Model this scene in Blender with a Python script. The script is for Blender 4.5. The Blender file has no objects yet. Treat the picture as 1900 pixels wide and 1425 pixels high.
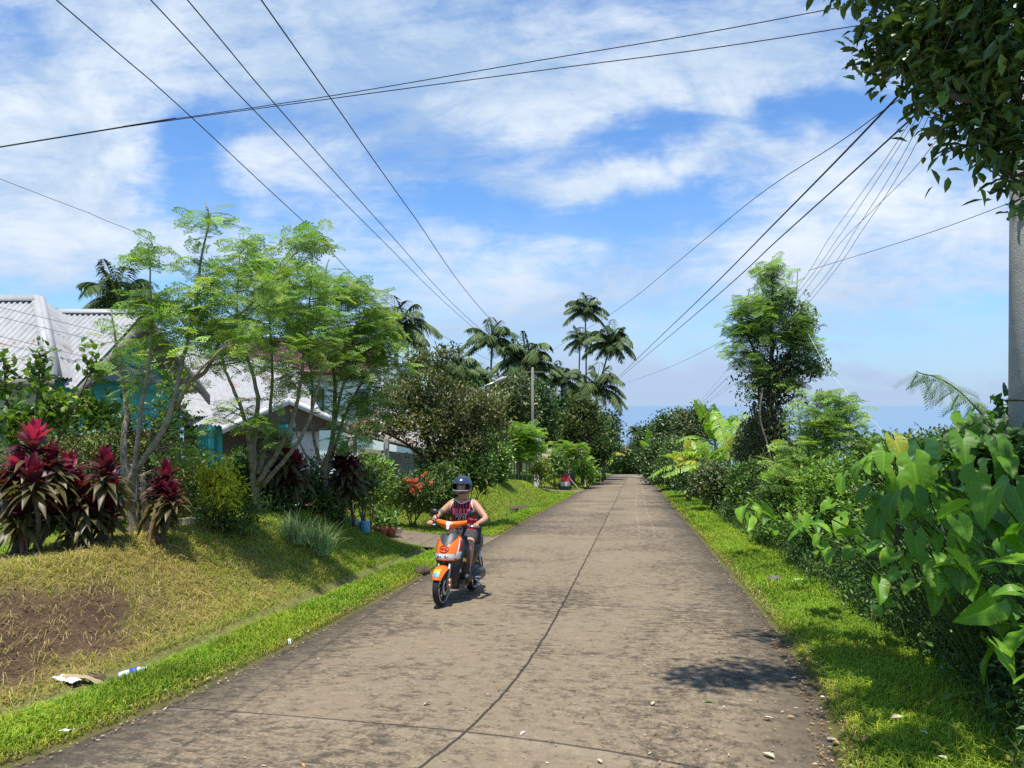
import bpy, math, random
import numpy as np
from mathutils import Vector, Matrix
from mathutils.bvhtree import BVHTree

random.seed(7)
RNG = np.random.default_rng(7)
SC = bpy.context.scene
COL = SC.collection
F, CU, CV, EYE = 1400.0, 950.0, 752.0, 1.85   # focal length and horizon of the photograph, camera height

# ------------------------------------------------------------------ camera
cam = bpy.data.objects.new("camera", bpy.data.cameras.new("camera"))
COL.objects.link(cam)
cam.location = (0, 0, EYE)
cam.rotation_euler = (math.radians(90), 0, 0)
cam.data.sensor_width = 36
cam.data.lens = 36 * F / 1900
cam.data.shift_y = (CV - 712.5) / 1900
cam.data.clip_start = 0.05
cam.data.clip_end = 120000
SC.camera = cam

# ------------------------------------------------------------------ light and exposure
SUN_DIR = Vector((-0.04, -0.22, 1.0)).normalized()
sun = bpy.data.objects.new("sun", bpy.data.lights.new("sun", 'SUN'))
COL.objects.link(sun)
sun.data.energy = 4.5
sun.data.angle = math.radians(0.53)
sun.data.color = (1.0, 0.95, 0.87)
sun.rotation_euler = SUN_DIR.to_track_quat('Z', 'Y').to_euler()
SC.view_settings.view_transform = 'Standard'
SC.view_settings.look = 'None'
SC.view_settings.exposure = 0.50
SC.view_settings.gamma = 1.0
cy = SC.cycles
cy.use_denoising = False
cy.max_bounces = 6
cy.diffuse_bounces = 4
cy.glossy_bounces = 2
cy.transmission_bounces = 4
cy.transparent_max_bounces = 8
cy.caustics_reflective = False
cy.caustics_refractive = False
cy.sample_clamp_indirect = 6


# ------------------------------------------------------------------ node helper
class NT:
    def __init__(s, tree):
        s.t = tree

    def n(s, kind, **kw):
        nd = s.t.nodes.new(kind)
        ins = kw.pop('ins', {})
        for k, v in kw.items():
            setattr(nd, k, v)
        for k, v in ins.items():
            s.put(nd.inputs[k], v)
        return nd

    def put(s, sock, v):
        if isinstance(v, bpy.types.NodeSocket):
            s.t.links.new(v, sock)
        elif isinstance(v, bpy.types.Node):
            s.t.links.new(v.outputs[0], sock)
        else:
            if sock.type == 'RGBA' and not isinstance(v, (int, float)) and len(v) == 3:
                v = (*v, 1)
            sock.default_value = v

    def m(s, op, a, b=0.0, c=0.0, clamp=False):
        nd = s.t.nodes.new('ShaderNodeMath')
        nd.operation = op
        nd.use_clamp = clamp
        s.put(nd.inputs[0], a)
        s.put(nd.inputs[1], b)
        s.put(nd.inputs[2], c)
        return nd.outputs[0]

    def mix(s, f, a, b, mode='MIX'):
        nd = s.t.nodes.new('ShaderNodeMix')
        nd.data_type = 'RGBA'
        nd.blend_type = mode
        nd.clamp_factor = True
        s.put(nd.inputs[0], f)
        s.put(nd.inputs[6], a)
        s.put(nd.inputs[7], b)
        return nd.outputs[2]

    def step(s, v, a, b):
        nd = s.t.nodes.new('ShaderNodeMapRange')
        nd.interpolation_type = 'SMOOTHSTEP'
        s.put(nd.inputs[0], v)
        nd.inputs[1].default_value = a
        nd.inputs[2].default_value = b
        return nd.outputs[0]

    def noise(s, vec, scale, detail=4, rough=0.55, dist=0.0):
        nd = s.t.nodes.new('ShaderNodeTexNoise')
        if vec is not None:
            s.put(nd.inputs['Vector'], vec)
        nd.inputs['Scale'].default_value = scale
        nd.inputs['Detail'].default_value = detail
        nd.inputs['Roughness'].default_value = rough
        nd.inputs['Distortion'].default_value = dist
        return nd.outputs[0]

    def attr(s, name):
        nd = s.t.nodes.new('ShaderNodeAttribute')
        nd.attribute_name = name
        return nd.outputs[0]

    def xyz(s, x, y, z=0.0):
        nd = s.t.nodes.new('ShaderNodeCombineXYZ')
        s.put(nd.inputs[0], x)
        s.put(nd.inputs[1], y)
        s.put(nd.inputs[2], z)
        return nd.outputs[0]


# ------------------------------------------------------------------ sky
world = bpy.data.worlds.new("World")
SC.world = world
world.use_nodes = True
world.cycles.sampling_method = 'MANUAL'
world.cycles.sample_map_resolution = 256
world.node_tree.nodes.clear()
w = NT(world.node_tree)
sky = w.n('ShaderNodeTexSky', sky_type='NISHITA', sun_disc=False)
sky.sun_elevation = math.asin(SUN_DIR.z)
sky.sun_rotation = math.atan2(SUN_DIR.x, SUN_DIR.y)
sky.air_density = 1.0
sky.dust_density = 0.6
sky.ozone_density = 2.5
tc = w.n('ShaderNodeTexCoord')
sep = w.n('ShaderNodeSeparateXYZ', ins={0: tc.outputs['Generated']})
dx, dy, dz = sep.outputs
front = w.m('MAXIMUM', dy, 0.08)
U = w.m('DIVIDE', dx, front)
V = w.m('DIVIDE', dz, front)
zz = w.m('ADD', w.m('MAXIMUM', dz, 0.0), 0.10)
plane = w.xyz(w.m('DIVIDE', dx, zz), w.m('DIVIDE', dy, zz), 0.37)
warp = w.n('ShaderNodeTexNoise', ins={'Vector': w.xyz(U, V, 1.7), 'Scale': 3.2, 'Detail': 5.0, 'Roughness': 0.6})
wsep = w.n('ShaderNodeSeparateColor', ins={0: warp.outputs[1]})
WU = w.m('ADD', U, w.m('MULTIPLY', w.m('SUBTRACT', wsep.outputs[0], 0.5), 0.34))
WV = w.m('ADD', V, w.m('MULTIPLY', w.m('SUBTRACT', wsep.outputs[1], 0.5), 0.20))
fb = w.noise(plane, 1.3, 7, 0.62, 0.6)
fb2 = w.noise(w.xyz(U, w.m('MULTIPLY', V, 2.4), 4.2), 4.8, 8, 0.64, 0.4)
fb3 = w.noise(w.xyz(w.m('ADD', U, w.m('MULTIPLY', V, -.5)), w.m('MULTIPLY', V, 3.2), 7.7), 13.0, 6, 0.66, 0.6)
dens = w.m('ADD', w.m('MULTIPLY', fb, 0.30), w.m('ADD', w.m('MULTIPLY', fb2, 0.45), w.m('MULTIPLY', fb3, 0.25)))
# large cloud banks and blue openings: direction (px, py), size, amount
CLOUDS = [(90, 260, 230, 190, .24), (760, 60, 400, 140, .20), (180, 40, 420, 70, .06), (1010, 190, 190, 75, .17),
          (1300, 130, 130, 70, .15), (1365, 245, 62, 42, .30), (1480, 150, 220, 130, .07), (1150, 318, 200, 34, .17),
          (1640, 400, 320, 120, .20), (700, 330, 230, 70, .08), (980, 430, 300, 40, .11), (150, 430, 260, 60, .10),
          (480, 290, 90, 40, .12), (700, 500, 420, 60, .10), (1350, 520, 400, 50, .10), (900, 620, 1200, 70, .10),
          (1200, 262, 170, 32, -.20), (1530, 236, 150, 40, -.22), (1240, 392, 210, 40, -.20), (380, 235, 120, 40, -.20),
          (340, 345, 120, 66, -.26), (560, 240, 130, 30, -.12), (870, 375, 90, 46, -.18), (1140, 465, 240, 28, -.10),
          (20, 60, 60, 34, -.10), (250, 505, 260, 40, -.10), (640, 420, 120, 40, -.06)]
for px, py, rx, ry, am in CLOUDS:
    a = w.m('DIVIDE', w.m('SUBTRACT', WU, (px - CU) / F), rx / F)
    b = w.m('DIVIDE', w.m('SUBTRACT', WV, (CV - py) / F), ry / F)
    g = w.m('EXPONENT', w.m('MULTIPLY', w.m('ADD', w.m('MULTIPLY', a, a), w.m('MULTIPLY', b, b)), -0.7))
    dens = w.m('MULTIPLY_ADD', g, am, dens)
cover = w.step(dens, 0.41, 0.75)
lowhaze = w.m('SUBTRACT', 1.0, w.step(dz, 0.0, 0.34))
cover = w.m('MAXIMUM', w.m('MULTIPLY', cover, 0.96), w.m('ADD', w.m('MULTIPLY', w.m('MULTIPLY', lowhaze, w.m('ADD', .35, w.m('MULTIPLY', w.step(fb2, .40, .60), 1.1))), 0.42), w.m('MULTIPLY', w.step(dz, 0.14, 0.0), 0.60)))
thick = w.step(w.m('ADD', w.m('MULTIPLY', w.noise(w.xyz(U, w.m('MULTIPLY', V, 1.5), 9.0), 4.2, 9, 0.62, 0.5), 0.75), w.m('MULTIPLY', dens, 0.35)), 0.42, 0.74)
gq = w.m('EXPONENT', w.m('MULTIPLY', w.m('ADD', w.m('POWER', w.m('DIVIDE', w.m('SUBTRACT', U, -0.13), 0.33), 2.0), w.m('POWER', w.m('DIVIDE', w.m('SUBTRACT', V, 0.50), 0.13), 2.0)), -1.0))
thick = w.m('SUBTRACT', thick, w.m('MULTIPLY', gq, 0.60), clamp=True)
cloud = w.mix(thick, (0.31, 0.43, 0.60), (0.66, 0.71, 0.755))
blue = w.mix(1.0, sky.outputs[0], (0.078, 0.112, 0.146), 'MULTIPLY')
hz = w.mix(w.step(dz, 0.26, 0.0), cloud, (0.335, 0.435, 0.60))
allsky = w.mix(cover, blue, hz)
bg = w.n('ShaderNodeBackground', ins={0: allsky, 1: 1.0})
out = w.n('ShaderNodeOutputWorld', ins={0: bg.outputs[0]})


# ------------------------------------------------------------------ object helpers
def link(o, parent=None):
    COL.objects.link(o)
    if parent is not None:
        o.parent = parent
    return o


def tag(o, label, cat, group=None, kind=None):
    if label:
        o['label'] = label
    if cat:
        o['category'] = cat
    if group:
        o['group'] = group
    if kind:
        o['kind'] = kind
    return o


def thing(name, label, cat, loc=(0, 0, 0), group=None):
    o = bpy.data.objects.new(name, None)
    o.empty_display_size = 0.2
    o.location = loc
    link(o)
    return tag(o, label, cat, group)


class Mesh:
    """collects vertices, faces and per-vertex colours; becomes ONE mesh object"""

    def __init__(s):
        s.v, s.c, s.q, s.t, s.n = [], [], [], [], 0

    def add(s, v, quads=None, tris=None, col=None):
        v = np.asarray(v, float).reshape(-1, 3)
        s.v.append(v)
        if col is None:
            col = (1, 1, 1)
        s.c.append(np.broadcast_to(np.asarray(col, float), v.shape))
        if quads is not None and len(quads):
            s.q.append(np.asarray(quads, int).reshape(-1, 4) + s.n)
        if tris is not None and len(tris):
            s.t.append(np.asarray(tris, int).reshape(-1, 3) + s.n)
        s.n += len(v)
        return s

    def inst(s, T, pos, R, scale, col):
        """many copies of template T=(verts,quads,tris[,shade]); R rows: (M,3,3) with columns x,y,z"""
        tv, tq, tt = T[0], T[1], T[2]
        pos = np.asarray(pos, float)
        M, k = len(pos), len(tv)
        if M == 0:
            return s
        sc = np.broadcast_to(np.asarray(scale, float).reshape(-1, 1) if np.ndim(scale) < 2 else np.asarray(scale, float), (M, 3)) if np.ndim(scale) else np.full((M, 3), scale, float)
        vv = np.einsum('mij,mkj->mki', R, tv[None] * sc[:, None, :]) + pos[:, None, :]
        cc = np.broadcast_to(np.asarray(col, float).reshape(-1, 1, 3), (M, k, 3))
        if len(T) > 3:
            cc = cc * T[3].reshape(1, k, -1)
        off = (np.arange(M) * k)[:, None, None]
        q = (tq[None] + off).reshape(-1, 4) if len(tq) else None
        t = (tt[None] + off).reshape(-1, 3) if len(tt) else None
        return s.add(vv.reshape(-1, 3), q, t, cc.reshape(-1, 3))

    def tube(s, pts, r, seg=7, col=None, cap=True):
        P = np.asarray(pts, float)
        n = len(P)
        r = np.broadcast_to(np.asarray(r, float), (n,)) if np.ndim(r) else np.full(n, r)
        tan = np.gradient(P, axis=0)
        tan /= np.linalg.norm(tan, axis=1)[:, None] + 1e-12
        ref = np.array([0, 0, 1.0]) if abs(tan[0, 2]) < .9 else np.array([1.0, 0, 0])
        X = np.cross(tan, ref)
        X /= np.linalg.norm(X, axis=1)[:, None] + 1e-12
        for i in range(1, n):
            a = X[i - 1] - tan[i] * (X[i - 1] @ tan[i])
            X[i] = a / (np.linalg.norm(a) + 1e-12)
        Y = np.cross(tan, X)
        a = np.arange(seg) / seg * 2 * math.pi
        ring = P[:, None] + (X[:, None] * np.cos(a)[None, :, None] + Y[:, None] * np.sin(a)[None, :, None]) * r[:, None, None]
        idx = np.arange(n * seg).reshape(n, seg)
        A, B = idx[:-1], idx[1:]
        q = np.stack([A, np.roll(A, -1, 1), np.roll(B, -1, 1), B], -1).reshape(-1, 4)
        v = ring.reshape(-1, 3)
        t = []
        if cap:
            v = np.vstack([v, P[0], P[-1]])
            c0, c1 = n * seg, n * seg + 1
            for j in range(seg):
                t += [(c0, (j + 1) % seg, j), (c1, idx[-1, j], idx[-1, (j + 1) % seg])]
        return s.add(v, q, t, col)

    def box(s, c, size, R=None, col=None, taper=1.0):
        h = np.asarray(size, float) / 2
        v = np.array([(x, y, z) for z in (-1, 1) for y in (-1, 1) for x in (-1, 1)], float) * h
        v[4:, :2] *= taper
        if R is not None:
            v = v @ np.asarray(R, float).T
        q = [(0, 2, 3, 1), (4, 5, 7, 6), (0, 1, 5, 4), (2, 6, 7, 3), (0, 4, 6, 2), (1, 3, 7, 5)]
        return s.add(v + np.asarray(c, float), q, None, col)

    def grid(s, P, col=None, flip=False, closed=False):
        """P (n,m,3) grid of points"""
        n, m = P.shape[:2]
        idx = np.arange(n * m).reshape(n, m)
        if closed:
            idx = np.concatenate([idx, idx[:, :1]], 1)
        q = np.stack([idx[:-1, :-1], idx[:-1, 1:], idx[1:, 1:], idx[1:, :-1]], -1).reshape(-1, 4)
        if flip:
            q = q[:, ::-1]
        return s.add(P.reshape(-1, 3), q, None, None if col is None else np.asarray(col).reshape(-1, 3) if np.ndim(col) > 1 else col)

    def mesh(s, name, smooth=True):
        v = np.vstack(s.v)
        c = np.vstack(s.c)
        q = np.vstack(s.q) if s.q else np.zeros((0, 4), int)
        t = np.vstack(s.t) if s.t else np.zeros((0, 3), int)
        me = bpy.data.meshes.new(name)
        me.vertices.add(len(v))
        me.vertices.foreach_set('co', v.astype('f').ravel())
        nl = q.size + t.size
        me.loops.add(nl)
        me.loops.foreach_set('vertex_index', np.concatenate([q.ravel(), t.ravel()]).astype('i'))
        me.polygons.add(len(q) + len(t))
        st = np.concatenate([np.arange(len(q)) * 4, q.size + np.arange(len(t)) * 3]).astype('i')
        me.polygons.foreach_set('loop_start', st)
        me.polygons.foreach_set('use_smooth', np.full(len(st), smooth, bool))
        at = me.color_attributes.new('Col', 'FLOAT_COLOR', 'POINT')
        at.data.foreach_set('color', np.hstack([c, np.ones((len(c), 1))]).astype('f').ravel())
        me.update(calc_edges=True)
        return me

    def build(s, name, mat, parent=None, smooth=True, loc=None):
        """vertices are in world space; with a parent Empty they are made local to it"""
        base = np.array(loc if loc is not None else (0, 0, 0), float)
        if parent is not None and loc is None:
            p = parent
            while p is not None:
                base = base + np.array(p.location)
                p = p.parent
        if np.any(base):
            s.v = [v - base for v in s.v]
        o = bpy.data.objects.new(name, s.mesh(name, smooth))
        o.data.materials.append(mat)
        if loc is not None:
            o.location = loc
        return link(o, parent)


def copy_tree(o, parent=None):
    c = o.copy()
    link(c, parent)
    for ch in list(o.children):
        copy_tree(ch, c)
    return c


# ------------------------------------------------------------------ materials
def principled(name, col=(.5, .5, .5), rough=.6, spec=.4, metal=0.0, use_col=False, coat=0.0, noise=None, bump=None, trans=0.0):
    """noise=(scale, amount, colour2); bump=(scale, strength)"""
    m = bpy.data.materials.new(name)
    m.use_nodes = True
    t = m.node_tree
    t.nodes.clear()
    g = NT(t)
    base = g.attr('Col') if use_col else None
    if base is None:
        base = g.n('ShaderNodeRGB')
        base.outputs[0].default_value = (*col, 1)
        base = base.outputs[0]
    elif col != (.5, .5, .5):
        base = g.mix(1.0, base, col, 'MULTIPLY')
    geo = g.n('ShaderNodeTexCoord')
    if noise:
        f = g.step(g.noise(geo.outputs['Object'], noise[0], 6, .6), .35, .7)
        base = g.mix(g.m('MULTIPLY', f, noise[1]), base, noise[2])
    p = g.n('ShaderNodeBsdfPrincipled', ins={'Base Color': base, 'Roughness': rough, 'Specular IOR Level': spec, 'Metallic': metal, 'Coat Weight': coat})
    if bump:
        b = g.n('ShaderNodeBump', ins={'Height': g.noise(geo.outputs['Object'], bump[0], 5, .6), 'Strength': bump[1], 'Distance': .02})
        g.put(p.inputs['Normal'], b.outputs[0])
    sh = p.outputs[0]
    if trans:
        tr = g.n('ShaderNodeBsdfTranslucent', ins={0: g.mix(1.0, base, (1.1, 1.25, .55), 'MULTIPLY')})
        sh = g.n('ShaderNodeMixShader', ins={0: trans, 1: sh, 2: tr.outputs[0]}).outputs[0]
    g.n('ShaderNodeOutputMaterial', ins={0: sh})
    return m


M = {}
M['leaf'] = principled('leaf', use_col=True, rough=.42, spec=.42, trans=.36)
M['taro_leaf'] = principled('taro_leaf', use_col=True, rough=.40, spec=.28, trans=.42)
M['leaf_matt'] = principled('leaf_matt', use_col=True, rough=.55, spec=.3, trans=.36)
M['leaf_dark'] = principled('leaf_dark', use_col=True, rough=.38, spec=.5, trans=.16)
M['grass'] = principled('grass', use_col=True, rough=.6, spec=.2, trans=.33)
M['bark'] = principled('bark', use_col=True, rough=.85, spec=.2, noise=(14, .75, (.06, .05, .035)), bump=(30, .6))
M['palebark'] = principled('palebark', (.33, .27, .185), rough=.85, spec=.2, noise=(11, .7, (.10, .10, .065)), bump=(28, .5))
M['steel'] = principled('steel', (.55, .56, .57), rough=.35, spec=.5, metal=.8)
M['black_plastic'] = principled('black_plastic', (.018, .018, .02), rough=.42, spec=.5)
M['wire'] = principled('wire', (.012, .012, .014), rough=.6)
M['palewire'] = principled('palewire', (.6, .6, .62), rough=.5)


# ------------------------------------------------------------------ numpy shape helpers
def at(px, py, d):
    return np.array([(px - CU) / F * d, d, EYE - (py - CV) / F * d])


def unit(a):
    a = np.asarray(a, float)
    return a / (np.linalg.norm(a, axis=-1, keepdims=True) + 1e-12)


def frames(dirs, ups):
    y = unit(dirs)
    x = np.cross(y, ups)
    bad = np.linalg.norm(x, axis=1) < 1e-4
    x[bad] = (1, 0, 0)
    x = unit(x)
    z = np.cross(x, y)
    return np.stack([x, y, z], -1)


def smooth_path(pts, n=24):
    """Catmull-Rom through the points"""
    P = np.asarray(pts, float)
    if len(P) == 2:
        t = np.linspace(0, 1, n)[:, None]
        return P[0] * (1 - t) + P[1] * t
    Q = np.vstack([2 * P[0] - P[1], P, 2 * P[-1] - P[-2]])
    res = []
    u = np.linspace(0, len(P) - 1, n)
    for x in u:
        i = min(int(x), len(P) - 2)
        t = x - i
        a, b, c, d = Q[i:i + 4]
        res.append(.5 * ((2 * b) + (-a + c) * t + (2 * a - 5 * b + 4 * c - d) * t * t + (-a + 3 * b - 3 * c + d) * t ** 3))
    return np.array(res)


def vnoise(x, y, seed=0):
    """cheap smooth value noise on arrays, 0..1"""
    def h(i, j):
        s = np.sin(i * 127.1 + j * 311.7 + seed * 74.7) * 43758.5453
        return s - np.floor(s)
    xi, yi = np.floor(x), np.floor(y)
    fx, fy = x - xi, y - yi
    fx, fy = fx * fx * (3 - 2 * fx), fy * fy * (3 - 2 * fy)
    return (h(xi, yi) * (1 - fx) + h(xi + 1, yi) * fx) * (1 - fy) + (h(xi, yi + 1) * (1 - fx) + h(xi + 1, yi + 1) * fx) * fy


def fbm(x, y, seed=0, o=4):
    s, a, tot = 0, 1, 0
    for k in range(o):
        s = s + a * vnoise(x * 2 ** k, y * 2 ** k, seed + k)
        tot += a
        a *= .5
    return s / tot


def sstep(a, b, x):
    t = np.clip((np.asarray(x, float) - a) / (b - a), 0, 1)
    return t * t * (3 - 2 * t)


# ------------------------------------------------------------------ terrain
def cx(y):
    y = np.asarray(y, float)
    e = .37 * np.exp(-(np.maximum(y, 4.0) - 4.56) / 1.3)
    near = np.minimum(y - 4.0, 0) * .43
    return .163 * np.maximum(y, 4.0) - .93 - e + near + .163 * 0


def road_z(y):
    y = np.asarray(y, float)
    return -.075 * np.minimum(y, 112) - .13 * np.clip(y - 112, 0, 260) - .03 * np.clip(y - 372, 0, 200)


def ground(x, y):
    x, y = np.asarray(x, float), np.asarray(y, float)
    s = x - cx(y)
    z = road_z(y)
    drive = np.maximum(sstep(15.2, 16.6, y + .25 * (s + 3)) * (1 - sstep(19.5, 21.5, y + .25 * (s + 3))),
                       sstep(42, 45, y) * (1 - sstep(51, 54, y)))
    drive = drive * (1 - .6 * sstep(-6.5, -10, s))
    toe = -3.55 + .12 * np.sin(y * .7)
    top = (.84 + .10 * np.sin(y * .55 + 1.0) + .16 * (fbm(x * .5, y * .5, 3) - .5)) * (1 - .78 * drive) * (1 - .45 * sstep(58, 100, y))
    bank = sstep(0, 1, (toe - s) / 1.75)
    hl = top * bank + np.clip(-s - 5.6, 0, 30) * .018 + .14 * (fbm(x * 1.3, y * 1.3, 8) - .5) * bank
    ditch = -.10 * np.exp(-((s + 3.47) / .11) ** 2)
    left = hl + ditch
    r = s - 3.75
    right = .05 * sstep(2.5, 3.4, s) - .28 * np.clip(r, 0, 4.5) - .12 * np.clip(r - 4.5, 0, 60) + .10 * (fbm(x * 1.1, y * 1.1, 5) - .5) * sstep(3.5, 5, s)
    h = np.where(s < 0, left, right)
    h = np.where(np.abs(s) < 2.56, -.07, h)
    return z + h


sy = np.unique(np.concatenate([np.arange(-14, 3, 1.0), np.arange(3, 26, .16), np.arange(26, 60, .6), np.arange(60, 130, 2.0), np.arange(130, 380, 12), np.arange(380, 900, 40)]))
ss = np.unique(np.concatenate([np.linspace(-420, -60, 12), np.linspace(-60, -14, 18), np.arange(-14, -6, .4), np.arange(-6, -2.7, .13), [-2.62, -2.57, -2.45, -1.2, 0, 1.2, 2.45, 2.57, 2.62], np.arange(2.7, 5.2, .18), np.arange(5.2, 14, .5), np.linspace(14, 60, 16), np.linspace(75, 500, 12)]))
YY, S2 = np.meshgrid(sy, ss, indexing='ij')
XX = cx(YY) + S2
ZZ = ground(XX, YY)


def soil_mask(x, y):
    """bare brown soil on the left bank"""
    s = x - cx(y)
    m = np.exp(-(((y - 7.3) / 1.5) ** 2 + ((s + 4.40) / .60) ** 2)) * 1.15
    m = m + np.exp(-(((y - 5.9) / 1.2) ** 2 + ((s + 4.5) / .8) ** 2)) * .7
    m = m + np.exp(-(((y - 17.3) / 1.9) ** 2 + ((s + 6.6) / 2.3) ** 2)) * 1.5
    m = m + sstep(-6.4, -7.4, s) * sstep(10.5, 12, y) * (1 - sstep(26, 30, y)) * .9
    return np.clip(m * (.25 + 1.5 * fbm(x * 3.1, y * 3.1, 21)) - .20 * fbm(x * 9, y * 9, 4), 0, 1)


def dry_mask(x, y):
    s = x - cx(y)
    on = sstep(-3.45, -3.9, s) * (1 - .75 * sstep(8.5, 13, y)) * (1 - sstep(-5.2, -7.0, s))
    return np.clip(on * (.15 + 1.25 * fbm(x * 1.1, y * 1.1, 13)), 0, 1)


def ground_color(x, y):
    s = x - cx(y)
    n = fbm(x * 1.7, y * 1.7, 31)[..., None]
    green = np.array([.13, .21, .018]) * (.7 + .6 * n)
    dry = np.array([.34, .255, .09]) * (.75 + .5 * n)
    soil = np.array([.098, .060, .038]) * (.75 + .5 * n)
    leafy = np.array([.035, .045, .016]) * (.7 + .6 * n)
    d, so = dry_mask(x, y)[..., None], soil_mask(x, y)[..., None]
    c = green * (1 - d) + dry * d
    c = c * (1 - so) + soil * so
    edge = np.exp(-((np.abs(s) - 2.62) / .13) ** 2)[..., None]
    edge2 = np.exp(-((s + 3.5) / .13) ** 2)[..., None] * .8
    c = c * (1 - edge) + np.array([.12, .085, .045]) * edge
    c = c * (1 - edge2) + np.array([.17, .13, .075]) * edge2
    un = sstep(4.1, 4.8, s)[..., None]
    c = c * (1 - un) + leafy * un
    far = sstep(130, 220, y)[..., None] * np.ones_like(n)
    c = c * (1 - far) + np.array([.04, .065, .025]) * far
    return c


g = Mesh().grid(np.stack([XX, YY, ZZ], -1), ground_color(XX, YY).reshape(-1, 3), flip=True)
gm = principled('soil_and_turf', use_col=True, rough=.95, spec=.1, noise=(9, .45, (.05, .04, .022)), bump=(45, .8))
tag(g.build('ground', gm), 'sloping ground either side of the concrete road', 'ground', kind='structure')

# sea
sm = bpy.data.materials.new('sea_water')
sm.use_nodes = True
t = NT(sm.node_tree)
sm.node_tree.nodes.clear()
geo = t.n('ShaderNodeNewGeometry')
n1 = t.noise(t.n('ShaderNodeMapping', ins={'Vector': geo.outputs['Position'], 'Scale': (.004, .02, 1)}).outputs[0], 1.0, 6, .65)
n2 = t.noise(t.n('ShaderNodeMapping', ins={'Vector': geo.outputs['Position'], 'Scale': (.0004, .0016, 1)}).outputs[0], 1.0, 3, .5)
basec = t.mix(n2, (.09, .17, .27), (.11, .20, .30))
p = t.n('ShaderNodeBsdfPrincipled', ins={'Base Color': basec, 'Roughness': .22, 'Specular IOR Level': .5, 'IOR': 1.33,
                                         'Normal': t.n('ShaderNodeBump', ins={'Height': n1, 'Strength': .35, 'Distance': 6.0}).outputs[0]})
t.n('ShaderNodeOutputMaterial', ins={0: p.outputs[0]})
ex = np.array([-60000, -9000, -2500, -600, 0, 600, 2500, 9000, 60000.0])
ey = np.array([380, 700, 1200, 2400, 5000, 12000, 30000, 60000, 100000.0])
A, B = np.meshgrid(ex, ey)
tag(Mesh().grid(np.stack([A, B, np.full_like(A, -52.0)], -1)).build('sea', sm), 'calm blue sea reaching the hazy horizon', 'sea', kind='structure')

# ------------------------------------------------------------------ concrete road with joints
ry_ = np.unique(np.concatenate([np.arange(-6, 3, .5), np.arange(3, 30, .2), np.arange(30, 124, 1.0)]))
rs = np.concatenate([[-2.52], np.linspace(-2.5, 2.5, 21), [2.52]])
RY, RS = np.meshgrid(ry_, rs, indexing='ij')
wob = .05 * (fbm(RY * 1.1, RS * .2, 2) - .5) * (np.abs(RS) > 2.45)
RZ = road_z(RY) - .010 * np.abs(RS) / 2.5
RZ[:, 0] -= .12
RZ[:, -1] -= .12
slope = (cx(RY + .05) - cx(RY - .05)) / .1
RX = cx(RY) + RS + wob
rd = Mesh().grid(np.stack([RX, RY, RZ], -1), np.stack([RS, RY + slope * RS * .8, np.zeros_like(RS)], -1).reshape(-1, 3), flip=True)
rm = bpy.data.materials.new('weathered_concrete')
rm.use_nodes = True
rm.node_tree.nodes.clear()
t = NT(rm.node_tree)
uv = t.n('ShaderNodeSeparateXYZ', ins={0: t.attr('Col')})
su, sv = uv.outputs[0], uv.outputs[1]
P2 = t.xyz(su, sv, 0.0)
big = t.noise(P2, .55, 6, .62, .6)
mot = t.noise(P2, 7.5, 9, .72, .3)
fine = t.noise(P2, 34, 6, .7)
grit = t.noise(P2, 150, 3, .6)
streak = t.noise(t.xyz(t.m('MULTIPLY', su, 6.5), t.m('MULTIPLY', sv, 14.0), 2.0), 1.0, 8, .72, .8)
wheel = t.m('ADD', t.m('EXPONENT', t.m('MULTIPLY', t.m('POWER', t.m('SUBTRACT', su, .75), 2.0), -1.1)), t.m('EXPONENT', t.m('MULTIPLY', t.m('POWER', t.m('ADD', su, .95), 2.0), -1.4)))
lightf = t.m('ADD', t.m('MULTIPLY', mot, .50), t.m('ADD', t.m('MULTIPLY', streak, .66), t.m('ADD', t.m('MULTIPLY', big, .44), t.m('ADD', t.m('MULTIPLY', wheel, .07), t.m('MULTIPLY', fine, .36)))))
slab = t.n('ShaderNodeTexWhiteNoise', noise_dimensions='2D', ins={'Vector': t.xyz(t.m('FLOOR', t.m('MULTIPLY', t.m('ADD', su, 10.0), .1)), t.m('FLOOR', t.m('DIVIDE', t.m('ADD', sv, 4.03), 4.6)), 0.0)}).outputs[0]
lightf = t.m('ADD', lightf, t.m('MULTIPLY', t.m('SUBTRACT', slab, .5), .09))
f1 = t.step(lightf, .885, 1.085)
c = t.mix(f1, (.066, .053, .037), (.212, .164, .105))
c = t.mix(t.step(t.m('ADD', t.m('MULTIPLY', fine, .6), t.m('MULTIPLY', streak, .5)), .58, .68), c, t.mix(1.0, c, (1.45, 1.42, 1.36), 'MULTIPLY'))
edge = t.step(t.m('ADD', t.m('ABSOLUTE', su), t.m('MULTIPLY', t.m('SUBTRACT', big, .5), .8)), 1.75, 2.5)
c = t.mix(t.m('MULTIPLY', edge, .62), c, (.056, .046, .032))
# small pale chips and dark pits
vor = t.n('ShaderNodeTexVoronoi', ins={'Vector': P2, 'Scale': 8.5})
chip = t.m('MULTIPLY', t.m('LESS_THAN', t.m('ADD', vor.outputs['Distance'], t.m('MULTIPLY', fine, .14)), .155), t.m('GREATER_THAN', mot, .46))
c = t.mix(t.m('MULTIPLY', chip, .55), c, (.32, .27, .19))
vor2 = t.n('ShaderNodeTexVoronoi', ins={'Vector': t.xyz(t.m('MULTIPLY', su, 1.3), sv, 5.0), 'Scale': 3.1})
pit = t.m('LESS_THAN', t.m('ADD', vor2.outputs['Distance'], t.m('MULTIPLY', fine, .12)), .10)
c = t.mix(t.m('MULTIPLY', pit, .5), c, (.06, .05, .04))
c = t.mix(t.m('MULTIPLY', t.m('SUBTRACT', grit, .5), 1.1), c, (.34, .29, .21))
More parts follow.
